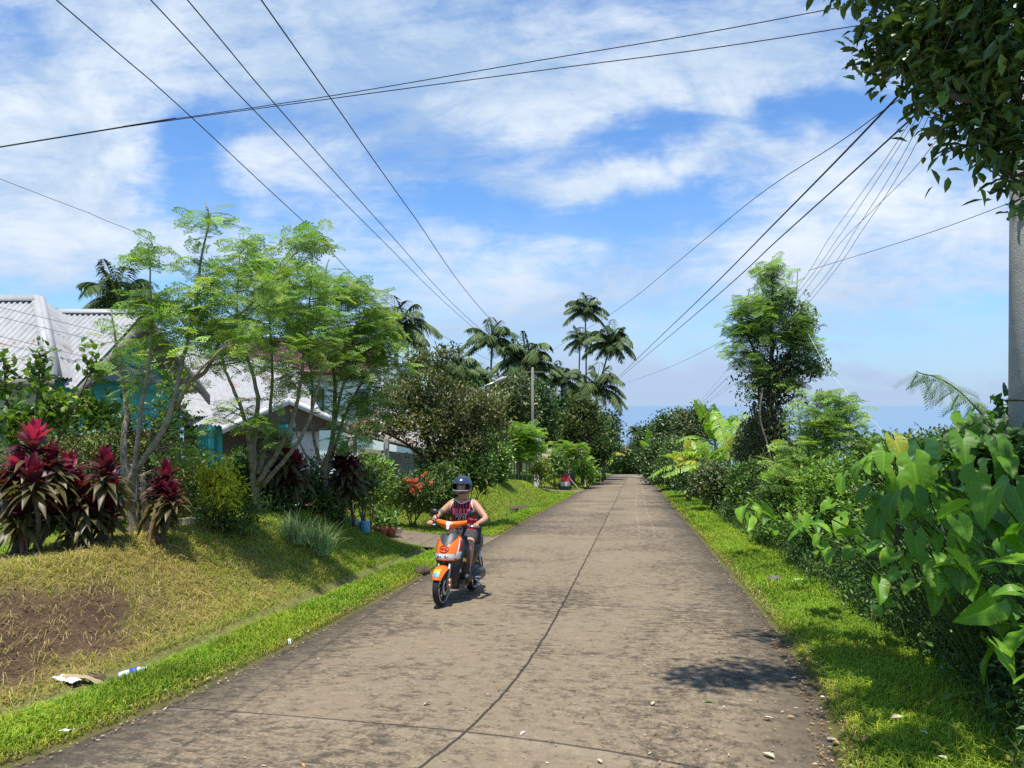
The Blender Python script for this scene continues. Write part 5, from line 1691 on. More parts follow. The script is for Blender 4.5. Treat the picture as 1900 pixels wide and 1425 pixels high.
plate(wl, a_, b_, b_ * [1, 1, 0] + [0, 0, gD - .3], a_ * [1, 1, 0] + [0, 0, gD - .3], .1)
wl.build('back_wall', M['cream'], hD, smooth=False)
dr = Mesh()
a_ = at(685, 850, 25.5)
dr.box((a_[0], a_[1] - .05, (a_[2] + gD) / 2), (.6, .06, a_[2] - gD + .3))
dr.build('door', principled('red_brown_door', (.12, .04, .025), rough=.7), hD, smooth=False)

# far small shed with rusty roof beside the road
gE = float(ground(at(1050, 0, 56)[0], 56))
hE = thing('tin_shed', 'small roadside shed with a rusty tin roof half buried in plants', 'shed', tuple(at(1050, 880, 56) * [1, 1, 0] + [0, 0, gE]), 'sheds along the road')
roof = Mesh()
q0, q1 = at(1004, 850, 54), at(1092, 856, 56)
corrugated(roof, q0, q1 - q0, [0, 2.5, .75], np.linalg.norm(q1 - q0), 2.7, pitch=.2, amp=.03)
roof.build('roof', M['tin_rust'], hE)
for px in (1008, 1055, 1086):
    ps = Mesh()
    q = at(px, 855, 55)
    gg = float(ground(q[0], q[1]))
    ps.box((q[0], q[1], (q[2] + gg) / 2), (.10, .10, q[2] - gg))
    ps.build('post', M['white_paint'], hE, smooth=False)
wl = Mesh()
q = at(1035, 870, 57.5)
wl.box((q[0], q[1], gE + .7), (2.6, .12, 1.9))
wl.build('back_wall', M['brown_wall'], hE, smooth=False)
gp = at(997, 850, 50)
gg = float(ground(gp[0], gp[1]))
m = Mesh()
m.box((gp[0], gp[1], (gg + gp[2] + 1.1) / 2), (.42, .42, gp[2] + 1.1 - gg))
m.box((gp[0], gp[1], gp[2] + 1.15), (.56, .56, .12))
m.box((gp[0] - .05, gp[1] - .1, gp[2] + 1.27), (.50, .40, .10))
tag(m.build('gate_pillar', M['white_wall'], loc=(gp[0], gp[1], gg), smooth=False), 'white gate pillar with stained cap left of the rusty shed', 'pillar')

# two far roofs where the road drops
for (px, py, d, w_, mat, lab) in ((1162, 838, 136, 5.0, 'orange_tile', 'far orange tiled roof beyond the end of the road'), (1155, 860, 128, 8.0, 'tin_rust', 'far long rusty tin roof just above the road end')):
    c = at(px, py, d)
    gg = float(ground(c[0], c[1]))
    h = thing('far_house', lab, 'house', (c[0], c[1], gg), 'houses beyond the road end')
    r_ = Mesh()
    corrugated(r_, c + [-w_ / 2, -2, -.9], [1, 0, 0], [0, 2, 1.8], w_, 2.7, pitch=.4, amp=.06)
    corrugated(r_, c + [w_ / 2, 2, -.9], [-1, 0, 0], [0, -2, 1.8], w_, 2.7, pitch=.4, amp=.06)
    r_.build('roof', M[mat], h)
    wb = Mesh()
    wb.box((c[0], c[1], (c[2] - .7 + gg) / 2), (w_ - .6, 3.4, c[2] - .7 - gg))
    wb.build('wall', M['cream'], h, smooth=False)

# ------------------------------------------------------------------ poles and wires
def xg_pole(name, label, x, y, h, r0, r1, mat, square=False, group='utility poles'):
    gz = float(ground(x, y))
    t = thing(name, label, 'pole', (x, y, gz), group)
    p = Mesh()
    p.tube([(x, y, gz - .3), (x, y, gz + h * .5), (x, y, gz + h)], [r0, (r0 + r1) / 2, r1], 16)
    p.build('shaft', M[mat], t)
    return t, gz


NPX, NPY = 4.78, 7.0
pn, gz = xg_pole('utility_pole', 'thick round concrete utility pole at the right edge of the picture', NPX, NPY, 7.6, .165, .125, 'concrete')
for zb in (1.90, .98, 3.6):
    m = Mesh()
    k = np.linspace(0, 2 * math.pi, 25)
    m.tube(np.stack([NPX + .169 * np.cos(k) * (1 - .02 * zb), NPY + .169 * np.sin(k) * (1 - .02 * zb), np.full(25, zb)], 1), .008, 5, cap=False)
    m.build('strap', M['black_plastic'], pn)
m = Mesh()
m.box((NPX, NPY - .16, gz + 7.2), (2.0, .1, .1))
m.build('crossarm', M['timber'], pn, smooth=False)
for dx_ in (-.85, -.4, .4, .85):
    m = Mesh()
    zz_ = gz + 7.25
    m.tube([(NPX + dx_, NPY - .16, zz_), (NPX + dx_, NPY - .16, zz_ + .06), (NPX + dx_, NPY - .16, zz_ + .12), (NPX + dx_, NPY - .16, zz_ + .16)], [.03, .05, .035, .02], 10)
    m.build('insulator', M['white_paint'], pn)

fp = at(988, 690, 50)
pf, gz2 = xg_pole('utility_pole', 'grey utility pole on the left side where the long wires end', fp[0], fp[1], fp[2] - float(ground(fp[0], fp[1])) + .3, .11, .08, 'timber')
m = Mesh()
m.box((fp[0], fp[1], fp[2]), (1.5, .07, .07))
m.build('crossarm', M['timber'], pf, smooth=False)
fr_ = at(1275, 775, 65)

# street lamp
lp = at(886, 722, 40)
gz3 = float(ground(lp[0], lp[1]))
ls = thing('street_lamp', 'grey street lamp post with a slanted arm and lamp head over the olive tree', 'street lamp', (lp[0], lp[1], gz3))
m = Mesh()
m.tube([(lp[0], lp[1], gz3 - .2), (lp[0], lp[1], lp[2])], [.09, .06], 10)
m.build('post', M['concrete'], ls)
m = Mesh()
a_, b_ = lp, at(925, 706, 40)
m.tube([a_, (a_ + b_) / 2, b_], .045, 8)
m.build('arm', M['steel'], ls)
m = Mesh()
c_ = at(934, 702, 40)
dv = unit(c_ - b_)
m.tube([b_ - dv * .25, b_, c_, c_ + dv * .15], [.06, .11, .11, .05], 8)
m.tube([b_ + [-.3, 0, .24], c_ + [-.35, 0, .26]], [.05, .05], 6)
m.build('lamp_head', M['concrete'], ls)


def wire(name, label, start, end, pts, r=.010, group='overhead wires on the left', mat='wire', run_on=False):
    """hangs in the vertical plane through start and end; pts are where the photograph shows it"""
    s, e = np.array(start, float), np.array(end, float)
    D = e[:2] - s[:2]
    out = []
    for px, py in pts:
        u = (px - CU) / F
        # s.x + k D.x = u (s.y + k D.y)
        k = (u * s[1] - s[0]) / (D[0] - u * D[1])
        y = s[1] + k * D[1]
        out.append((k, np.array([s[0] + k * D[0], y, EYE - (py - CV) / F * y])))
    out.sort(key=lambda a: a[0])
    P = [p for _, p in out]
    if math.isnan(s[2]) and out[0][0] > .005:      # carry the wire on to the place it comes from
        g_ = (P[0] - P[1]) / (out[0][0] - out[1][0])
        P = [P[0] - g_ * out[0][0]] + P
    if run_on:
        g_ = (P[-1] - P[-2]) / (out[-1][0] - out[-2][0])
        P = P + [P[-1] + g_ * (1 - out[-1][0])]
    if start[2] is not None and len(start) == 3 and not math.isnan(s[2]):
        P = [s] + P
    if not math.isnan(e[2]):
        P = P + [e]
    r = r * .62
    path = smooth_path(P, 60)
    m = Mesh()
    m.tube(path, r, 5)
    o = m.build(name, M[mat], loc=tuple(P[0]))
    return tag(o, label, 'wire', group)


NAN = float('nan')
tp = fp + [0, -.05, .08]
wire('overhead_wire', 'leftmost long wire falling from the top left corner to the far pole', (-5.6, -2, NAN), tp + [-.9, 0, -.3], [(105, 0), (325, 190), (560, 408), (760, 588)], .011)
wire('overhead_wire', 'second long wire from the top left, passing over the moringa crown', (-4.4, -2, NAN), tp + [-.6, 0, .05], [(280, 0), (467, 200), (700, 437), (853, 586)], .011)
wire('overhead_wire', 'third long wire from the top left running close beside the second', (-3.9, -2, NAN), tp + [-.3, 0, .1], [(348, 0), (512, 195), (720, 430), (868, 590)], .011)
wire('overhead_wire', 'rightmost of the four long wires falling from the top left', (-2.9, -2, NAN), tp + [.6, 0, .1], [(485, 0), (612, 180), (760, 390), (905, 587)], .011)
sp = np.array([NPX - .3, NPY, gz + 7.0])
wire('service_wire', 'upper of the two wires crossing the whole sky to the right tree', (NPX - .1, NPY, NAN), (-40, 22.25, NAN), [(0, 272), (240, 233), (600, 180), (1000, 112), (1300, 62), (1565, 12), (1860, -45)], .009, 'wires crossing the road', run_on=True)
wire('service_wire', 'lower of the two wires crossing the whole sky to the right tree', (NPX - .1, NPY, NAN), (-40, 22.35, NAN), [(0, 273.5), (240, 234.5), (600, 185), (1000, 131), (1300, 92), (1575, 50), (1860, 2)], .009, 'wires crossing the road', run_on=True)
wire('service_wire', 'short wire from the left edge dipping into the first moringa crown', (-13.4, -3.0, NAN), (-5.6, 26, 3.0), [(0, 332), (180, 402), (345, 485)], .008, 'wires crossing the road')
E2 = at(1108, 738, 108)
kk = dict(group='wires on the right')
wire('overhead_wire', 'upper thick cable swooping from the right tree to the palms', (NPX - .8, NPY, NAN), E2, [(1760, 82), (1686, 158), (1560, 290), (1440, 412), (1300, 553), (1180, 668)], .020, **kk)
wire('overhead_wire', 'lower thick cable swooping from the right tree to the palms', (NPX - .4, NPY, NAN), E2 + [.3, 0, 0], [(1800, 125), (1722, 192), (1560, 340), (1440, 448), (1300, 575), (1150, 702)], .018, **kk)
wire('overhead_wire', 'thin long wire crossing under the thick cables toward the left pole', (NPX - .6, NPY, NAN), at(960, 700, 60), [(1780, 112), (1660, 190), (1560, 262), (1400, 368), (1250, 492), (1140, 578), (1010, 660)], .009, **kk)
for i, (lab, p) in enumerate((
        ('leftmost thin wire of the bundle behind the vine covered tree', [(1715, 185), (1640, 300), (1540, 440), (1470, 545), (1354, 680)]),
        ('second thin wire of the bundle behind the vine covered tree', [(1722, 185), (1650, 300), (1556, 440), (1483, 540), (1360, 690)]),
        ('third thin wire of the bundle right of the vine covered tree', [(1728, 185), (1668, 300), (1592, 420), (1505, 545), (1366, 700)]),
        ('rightmost thin wire of the bundle right of the vine covered tree', [(1736, 188), (1682, 300), (1605, 420), (1512, 548), (1372, 704)]),
        ('outer wire that meets the bundle from the right hand leaves', [(1740, 258), (1690, 320), (1625, 385), (1560, 450), (1500, 530), (1400, 650)]))):
    wire('bundle_wire', lab, (NPX - .15 + .03 * i, NPY, NAN), fr_ + [0, 0, .02 * i], p, .0065, **kk)
wire('service_wire', 'thin wire rising from the vine covered tree to the concrete pole', (NPX, NPY, NAN), (6.0, 30, NAN), [(1873, 377), (1700, 440), (1500, 502)], .006, **kk)
wire('service_wire', 'thin low wire between the palms and the vine covered tree', at(1110, 735, 100), at(1400, 600, 24), [(1150, 716), (1250, 678), (1345, 630)], .012, **kk)
wire('guy_wire', 'pale guy wire slanting down against the sea right of the vine covered tree', at(1500, 620, 23), at(1660, 825, 18), [(1540, 690), (1600, 758)], .008, mat='palewire', **kk)
for i, (lab, p) in enumerate((('topmost drop wire across the white hip roof', [(0, 570), (230, 626), (400, 668)]), ('second drop wire across the white hip roof', [(0, 588), (210, 640), (400, 684)]),
                              ('third drop wire low across the white hip roof', [(0, 624), (200, 672), (400, 716)]), ('lowest drop wire passing the teal wall', [(0, 637), (150, 674), (220, 714), (470, 758)]))):
    wire('drop_wire', lab, (-12.8, 3.2, NAN), (-5.6, 20, NAN), p, .006, 'drop wires before the teal house')

# ------------------------------------------------------------------ small things left
def pot(label, px, d, r):
    b = gpt(px, 0, d)
    t = thing('flower_pot', label, 'flower pot', tuple(b), 'clay pots under the shelter')
    m = Mesh()
    m.tube([b, b + [0, 0, r * 1.2], b + [0, 0, r * 1.21], b + [0, 0, r * 1.6]], [r * .7, r, r * 1.15, r * 1.15], 18)
    m.build('pot', M['clay'], t)
    lf = Mesh()
    P = b + [0, 0, r * 1.6] + np.abs(RNG.normal(0, 1, (60, 3))) * [0, 0, r * 1.3] + RNG.normal(0, r * .6, (60, 3)) * [1, 1, .2]
    leaves(lf, P, np.tile([0, 0, 1.0], (60, 1)), 3, .05, .11, MID, T_OVAL)
    lf.build('foliage', M['leaf'], t, smooth=False)


pot('larger clay flower pot at the left foot of the shelter post', 706, 17.2, .17)
pot('smaller clay flower pot right of the shelter post', 724, 17.4, .15)
for px, py, lab, h, c in ((677, 942, 'blue paint can with a stick standing in it on the bank', .22, (.10, .33, .52)), (661, 945, 'small grey blue can between the two other cans', .13, (.32, .40, .50)), (652, 945, 'leftmost small pale can on the bank edge', .11, (.45, .50, .55))):
    b = gpt(px, 0, 15.2)
    t = thing('paint_can', lab, 'can', tuple(b), 'cans on the bank')
    m = Mesh()
    m.tube([b, b + [0, 0, .01], b + [0, 0, h - .01], b + [0, 0, h]], [.085 * h / .2, .09 * h / .2, .09 * h / .2, .085 * h / .2], 14)
    m.build('can', principled('can_' + str(px), c, rough=.4), t)
    if px == 677:
        m = Mesh()
        m.tube([b + [0, 0, .05], b + [.01, 0, .42]], .012, 6, (.7, .6, .45))
        m.build('stick', M['timber'], t)
kb = Mesh()
a_, b_ = gpt(612, 0, 16.0), gpt(740, 0, 18.2)
d_ = b_ - a_
for i in range(14):
    q = a_ + d_ * (i + .5) / 14
    q[2] = float(ground(q[0], q[1])) + .05
    ang = math.atan2(d_[1], d_[0])
    kb.box(q, (np.linalg.norm(d_) / 14 * .99, .16, .16), R=np.array([[math.cos(ang), -math.sin(ang), 0], [math.sin(ang), math.cos(ang), 0], [0, 0, 1]]))
tag(kb.build('garden_kerb', principled('kerb_stone', (.42, .34, .25), rough=.9, noise=(9, .5, (.26, .21, .15))), loc=tuple(a_), smooth=False), 'low pale stone kerb edging the yard beyond the blue can', 'kerb')
kb = Mesh()
a_, b_ = gpt(315, 0, 11.0), gpt(372, 0, 11.3)
kb.box((a_ + b_) / 2 + [0, 0, .06], (np.linalg.norm(b_ - a_), .12, .15))
tag(kb.build('garden_kerb', principled('kerb_stone2', (.36, .30, .22), rough=.9, noise=(9, .5, (.2, .16, .12))), loc=tuple(a_), smooth=False), 'short pale kerb piece behind the slim red cordyline', 'kerb')

# litter at the bank foot
b = np.array([*at(246, 1234, 6.62)[:2], 0])
b[2] = float(ground(b[0], b[1])) + .075
bt = thing('water_bottle', 'empty clear plastic water bottle with a blue label lying at the bank foot', 'bottle', tuple(b))
ax = unit(np.array([.92, .30, .20]))
m = Mesh()
pts = [b + ax * q for q in (-.11, -.105, -.06, .05, .085, .10, .115)]
m.tube(pts, [.022, .030, .031, .031, .018, .012, .012], 16)
bm = principled('clear_plastic', (.72, .77, .82), rough=.15, spec=.6)
m.build('body', bm, bt)
m = Mesh()
m.tube([b + ax * -.02, b + ax * .045], [.0325, .0325], 16)
m.build('label', principled('blue_label', (.02, .09, .55), rough=.4), bt)
m = Mesh()
m.tube([b + ax * .112, b + ax * .128], [.015, .015], 12)
m.build('cap', M['white_paint'], bt)


def crumple(name, label, cat, px, py, d, size, col, aspect=.35, seed=1, group='litter at the bank foot'):
    r = np.random.default_rng(seed)
    p = at(px, py, d)
    z0 = float(ground(p[0], p[1])) + .03
    n = 12
    a, b2 = np.meshgrid(np.linspace(-1, 1, n), np.linspace(-1, 1, n), indexing='ij')
    h = (fbm(a * 2.3 + seed, b2 * 2.3, seed, 3) - .3) * .35
    ang = r.uniform(-.4, .8)
    X, Y = a * math.cos(ang) - b2 * aspect * math.sin(ang), a * math.sin(ang) * .8 + b2 * aspect * math.cos(ang)
    G = np.stack([p[0] + X * size, p[1] + Y * size, 0 * X], -1)
    G[..., 2] = ground(G[..., 0], G[..., 1]) + .035 + h * size
    m = Mesh()
    m.grid(G, flip=True)
    m.grid(G - [0, 0, .004])
    o = m.build(name, principled(name + str(seed), col, rough=.75, noise=(20, .4, tuple(c * .6 for c in col))), loc=(p[0], p[1], z0))
    return tag(o, label, cat, group)


crumple('plastic_bag', 'crumpled white plastic bag at the bank foot', 'plastic bag', 124, 1268, 6.3, .10, (.78, .78, .80), .5, 3)
crumple('cardboard_scrap', 'dark brown flattened cardboard left of the water bottle', 'cardboard', 192, 1248, 6.48, .12, (.075, .042, .03), .4, 5)
crumple('cardboard_scrap', 'tan strip of cardboard between the bag and the dark cardboard', 'cardboard', 165, 1262, 6.38, .20, (.40, .30, .17), .16, 7)
crumple('cardboard_scrap', 'tan cardboard flap nearest the water bottle', 'cardboard', 218, 1246, 6.5, .09, (.34, .25, .14), .3, 8)
crumple('plastic_scrap', 'tiny white plastic scrap in the left verge grass near the road edge', 'plastic', 121, 1362, 5.1, .035, (.75, .75, .76), .6, 11)
crumple('plastic_scrap', 'white plastic scrap at the far left verge edge', 'plastic', 541, 1186, 7.7, .04, (.75, .75, .76), .6, 12)
crumple('plastic_cup', 'pale crushed plastic cup in the right verge grass by the weeds', 'plastic', 1481, 1067, 11.3, .07, (.62, .68, .70), .7, 13)

# stones, stump on banks
def rock(name, label, px, d, r, col, seed, cat='stone', group=None):
    b = gpt(px, 0, d)
    rr = np.random.default_rng(seed)
    S, A = np.linspace(.05, math.pi - .05, 8), np.linspace(0, 2 * math.pi, 13)[:-1]
    G = np.array([[(math.sin(s) * math.cos(a), math.sin(s) * math.sin(a), math.cos(s) * .6) for a in A] for s in S])
    k = 1 + .45 * (fbm(G[..., 0] * 1.7 + seed, G[..., 1] * 1.7 + G[..., 2], seed) - .5)
    m = Mesh()
    m.grid(G * k[..., None] * r + b + [0, 0, r * .25], col, closed=True)
    return tag(m.build(name, M['bark'], loc=tuple(b), smooth=False), label, cat, group)


rock('stone', 'dark stone in the right verge grass beside the crushed cup', 1437, 11.4, .12, (.16, .14, .12), 4, group='stones in the verges')
rock('stone', 'dark clod in the left ditch just before the scooter', 784, 12.5, .14, (.10, .07, .05), 6, group='stones in the verges')
rock('tree_stump', 'cut brown tree stump on the second grass bank', 972, 30, .28, (.11, .075, .05), 9, 'stump')
rock('stone', 'low dark stone on the second grass bank left of the stump', 953, 28.5, .20, (.12, .09, .07), 10, group='stones in the verges')

# fallen leaves, the ones large enough to point at
DL = principled('fallen_leaf', use_col=True, rough=.7, spec=.2)
fallen = [(1380, 1259, 'pale', .11), (1210, 1311, 'pale', .08), (1305, 1303, 'green', .08), (1480, 1260, 'white', .06), (1413, 1334, 'pale', .09), (1438, 1409, 'pale', .10), (1460, 1332, 'tan', .06), (1330, 1214, 'tan', .05),
          (1680, 1271, 'brown', .11), (1650, 1336, 'pale', .10), (1722, 1366, 'white', .06), (1745, 1388, 'yellow', .07), (1812, 1310, 'tan', .07), (1725, 1305, 'tan', .06), (1868, 1352, 'yellow', .08), (1534, 1374, 'pale', .07), (1558, 1384, 'tan', .08), (1600, 1379, 'brown', .07),
          (1496, 1211, 'white', .05), (1521, 1295, 'white', .05), (1890, 1418, 'tan', .10), (1757, 1412, 'pale', .08), (785, 1310, 'pale', .08), (905, 1290, 'tan', .05), (974, 1360, 'white', .05), (560, 1420, 'tan', .05), (1116, 1418, 'pale', .06)]
where = {0: 'on the dappled right lane', 1: 'in the right verge grass'}
lf_me = {}
for i, (px, py, c, L) in enumerate(fallen):
    for d in np.arange(3.5, 14, .02):
        q = at(px, py, d)
        s = q[0] - float(cx(d))
        hz_ = float(road_z(d)) if abs(s) < 2.5 else float(ground(q[0], d)) + .06
        if q[2] <= hz_:
            break
    col = {'pale': (.52, .44, .30), 'green': (.10, .20, .05), 'white': (.72, .72, .70), 'tan': (.42, .26, .12), 'brown': (.30, .17, .08), 'yellow': (.52, .36, .05)}[c]
    m = Mesh()
    T = leaf_t(.42, .10, .05)
    m.inst(T, np.zeros((1, 3)), np.eye(3)[None], L, np.array([col]))
    o = m.build('fallen_leaf', DL, smooth=False, loc=None)
    o.location = (q[0], q[1], hz_ + .008)
    o.rotation_euler = (RNG.normal(0, .15), RNG.normal(0, .2), RNG.uniform(0, 6.28))
    tag(o, f"fallen {c} leaf lying {'on the concrete' if abs(s) < 2.5 else 'on the right verge grass'}", 'leaf', f"fallen {c} leaves {'on the concrete' if abs(s) < 2.5 else 'on the verge'}")

# red tricycle under the shed: sidecar with white front
tb = gpt(1049, 0, 50)
tz = tb[2]
tr = thing('tricycle', 'red tricycle sidecar with a white lower panel parked by the tin shed', 'tricycle', tuple(tb))
m = Mesh()
m.box(tb + [0, .6, .78], (.62, 1.3, .50), taper=.9)
m.build('sidecar_body', principled('red_paint', (.55, .015, .015), rough=.3, coat=.4), tr, smooth=False)
m = Mesh()
m.box(tb + [0, -.06, .40], (.60, .05, .28))
m.build('front_panel', M['white_paint'], tr, smooth=False)
m = Mesh()
m.box(tb + [0, .6, 1.42], (.70, 1.5, .06))
for sx in (-.28, .28):
    for s_ in (.1, 1.1):
        m.tube([tb + [sx, s_, .9], tb + [sx, s_, 1.42]], .025, 6)
m.build('canopy', M['black_plastic'], tr, smooth=False)
for sx in (-.36, .36):
    m = Mesh()
    k = np.linspace(0, 2 * math.pi, 21)
    m.tube(np.stack([np.full(21, tb[0] + sx), tb[1] + .5 + .22 * np.cos(k), tz + .26 + .22 * np.sin(k)], 1), .05, 8, cap=False)
    m.build('wheel', M['black_plastic'], tr)
m = Mesh()
c_ = gpt(1062, 0, 47.5)
a_, b_ = gpt(1056, 0, 48.5), gpt(1078, 0, 44.5)
m.tube([a_ + [0, 0, .85], (a_ + b_) / 2 + [0, 0, .5], b_ + [0, 0, .15]], .035, 6)
m.tube([a_, a_ + [0, 0, .95]], .03, 6)
m.tube([b_, b_ + [0, 0, .30]], .03, 6)
tag(m.build('rail', M['timber'], loc=tuple(a_)), 'slanting grey rail at the side path beside the red tricycle', 'rail')
for px in (941, 962):
    b = gpt(px, 0, 45.2)
    m = Mesh()
    m.box(b + [0, 0, .7], (.26, .12, 1.9))
    tag(m.build('fence_post', M['brown_wall'], loc=tuple(b), smooth=False), 'dark fence post left of the pale moringa stems' if px == 941 else 'dark fence post right of the pale moringa stems', 'post', 'dark fence posts')
# ------------------------------------------------------------------ scooter and rider, built in scooter space
# scooter space: x to the rider's right, y forward, z up, origin on the road midway between the wheels
FW = np.array([-.91, 9.66])
HD = unit(np.array([-.27, -.962]))
C2 = FW - HD * .63
fwd = Vector((HD[0], HD[1], .075)).normalized()
rgt = fwd.cross(Vector((0, 0, 1))).normalized()
upv = rgt.cross(fwd)
RM = Matrix((rgt, fwd, upv)).transposed()
SLOC = (C2[0], C2[1], float(road_z(C2[1])) + .004)


def rthing(name, label, cat):
    t = thing(name, label, cat, SLOC)
    t.rotation_euler = RM.to_euler()
    return t


def part(mesh, name, mat, parent, smooth=True):
    o = bpy.data.objects.new(name, mesh.mesh(name, smooth))
    o.data.materials.append(mat)
    return link(o, parent)


M['orange'] = principled('orange_paint', (.84, .165, .008), rough=.26, spec=.5, coat=.5, noise=(11, .35, (.58, .12, .015)))
M['orange_dark'] = principled('deep_orange_paint', (.62, .07, .006), rough=.25, coat=.5)
M['yellow_paint'] = principled('yellow_paint', (.80, .42, .02), rough=.25, coat=.5)
M['dark_grey'] = principled('dark_grey_plastic', (.045, .05, .056), rough=.45)
M['rubber'] = principled('rubber', (.02, .02, .021), rough=.8, bump=(60, .4))
M['lens'] = principled('headlight_lens', (.66, .68, .70), rough=.08, spec=.9)
M['chrome'] = principled('chrome', (.72, .72, .72), rough=.18, metal=1.0)
M['gunmetal'] = principled('gunmetal', (.09, .095, .10), rough=.35, metal=.6)
M['red_mark'] = principled('red_mark', (.30, .02, .01), rough=.4)

sc = rthing('motor_scooter', 'orange and black motor scooter coming up the left lane', 'scooter')


def wheel(name, y, r, wdt, parent):
    t = bpy.data.objects.new(name, None)
    link(t, parent)
    k = np.linspace(0, 2 * math.pi, 41)[:-1]
    prof = [(-wdt * .42, r * .80), (-wdt * .5, r * .88), (-wdt * .40, r * .955), (-wdt * .2, r * .99), (0, r), (wdt * .2, r * .99), (wdt * .40, r * .955), (wdt * .5, r * .88), (wdt * .42, r * .80)]
    G = np.array([[(a, y + b * math.cos(q), .24 + b * math.sin(q)) for q in k] for a, b in prof])
    ty = Mesh().grid(G, closed=True)
    part(ty, 'tyre', M['rubber'], t)
    prof = [(-wdt * .42, r * .81), (-wdt * .36, r * .74), (-wdt * .2, r * .70), (wdt * .2, r * .70), (wdt * .36, r * .74), (wdt * .42, r * .81)]
    rim = Mesh().grid(np.array([[(a, y + b * math.cos(q), .24 + b * math.sin(q)) for q in k] for a, b in prof]), closed=True)
    for i in range(5):
        q = i * 2 * math.pi / 5 + .3
        for o in (-.10, .10):
            a0 = np.array([0, y + .03 * math.cos(q), .24 + .03 * math.sin(q)])
            a1 = np.array([0, y + r * .73 * math.cos(q + o * 1.5), .24 + r * .73 * math.sin(q + o * 1.5)])
            rim.tube([a0, a1], [.012, .010], 6)
    rim.tube([(-wdt * .6, y, .24), (wdt * .6, y, .24)], .035, 14)
    part(rim, 'rim', M['gunmetal'], t)
    ring = Mesh()
    kk_ = np.linspace(0, 2 * math.pi, 41)
    ring.tube(np.stack([np.full(41, -wdt * .43), y + r * .80 * np.cos(kk_), .24 + r * .80 * np.sin(kk_)], 1), .006, 5, cap=False)
    part(ring, 'rim_edge', M['chrome'], t)
    return t


wheel('front_wheel', .63, .24, .085, sc)
wheel('rear_wheel', -.63, .24, .10, sc)
fk = Mesh()
for sx in (-1, 1):
    fk.tube([(sx * .075, .635, .24), (sx * .075, .585, .40), (sx * .07, .53, .56)], [.022, .024, .022], 10)
    fk.tube([(sx * .085, .635, .24), (sx * .115, .635, .24)], .022, 10)
part(fk, 'fork', principled('grey_fork', (.24, .25, .26), rough=.35, metal=.5), sc)
m = Mesh()
m.tube([(-.13, .64, .26), (-.10, .64, .26)], [.03, .03], 10)
m.box((-.10, .60, .30), (.03, .05, .09))
part(m, 'brake_caliper', principled('brass', (.42, .26, .14), rough=.4, metal=.5), sc)
k = np.linspace(0, 2 * math.pi, 31)[:-1]
m = Mesh().grid(np.array([[(-.055 - a, .63 + b * math.cos(q), .24 + b * math.sin(q)) for q in k] for a, b in ((0, .06), (0, .10), (.004, .10), (.004, .06))]), closed=True)
part(m, 'brake_disc', M['steel'], sc)


def shell(levels, ts, z0=None, z1=None, off=0.0, nz=10, power=2.2):
    """cowl surface: levels rows (z, half width, y back, y nose); ts range of t in -1..1"""
    L = np.array(levels, float)
    zs = np.linspace(L[0, 0] if z0 is None else z0, L[-1, 0] if z1 is None else z1, nz)
    rows = []
    for z in zs:
        w_, yb, yn = (np.interp(z, L[:, 0], L[:, c]) for c in (1, 2, 3))
        t = np.asarray(ts(z) if callable(ts) else ts)
        x = (w_ + off) * np.sin(t * math.pi / 2)
        y = yb + (yn + off - yb) * np.cos(t * math.pi / 2) ** (2 / power)
        rows.append(np.stack([x, y, np.full(len(t), z)], 1))
    return Mesh().grid(np.array(rows), flip=False)


# front cowl: (z, half width, back, nose)
COWL = [(.50, .13, .36, .50), (.56, .165, .35, .585), (.60, .175, .34, .60), (.66, .185, .33, .59), (.74, .175, .32, .545), (.80, .16, .31, .50), (.86, .135, .30, .45), (.90, .11, .28, .41)]
T = np.linspace(-1, 1, 33)
part(shell(COWL, T, nz=24), 'front_cowl', M['orange'], sc)
# black frame under the lamp and along the sides
part(shell(COWL, T, .47, .558, .012, 6), 'cowl_skirt', M['dark_grey'], sc)
for sg in (-1, 1):
    part(shell(COWL, (lambda z, sg=sg: np.sort(sg * np.linspace(.80 + (z - .55) * .28, 1.0, 5))), .555, .80, .010, 8), 'side_trim', M['dark_grey'], sc)
part(shell(COWL, np.linspace(-.50, .50, 17), .575, .655, .008, 6), 'headlight', M['lens'], sc)
m = Mesh()
for sx in (-1, 1):
    m.tube([(sx * .05, .612, .615), (sx * .05, .618, .615)], [.028, .028], 12)
part(m, 'lamp_bulb', M['chrome'], sc)
for sg in (-1, 1):
    part(shell(COWL, np.linspace(.60, .86, 7) * sg if sg > 0 else np.linspace(-.86, -.60, 7), .585, .675, .008, 5), 'turn_signal', M['lens'], sc)
    mm = shell(COWL, (lambda z, sg=sg: sg * (.55 + (z - .60) * .9) + np.linspace(-.035, .035, 4)), .60, .84, .006, 10)
    part(mm, 'stripe', M['white_paint'], sc)
    mm = shell(COWL, (lambda z, sg=sg: sg * (.72 + (z - .60) * .5) + np.linspace(-.07, .07, 4)), .66, .82, .006, 10)
    part(mm, 'red_flash', M['red_mark'], sc)
# V shaped black insert above the headlight
mm = shell(COWL, (lambda z: np.linspace(-1, 1, 13) * max(.05, (z - .745) / .135) * .74), .75, .90, .008, 8)
part(mm, 'cowl_insert', M['dark_grey'], sc)
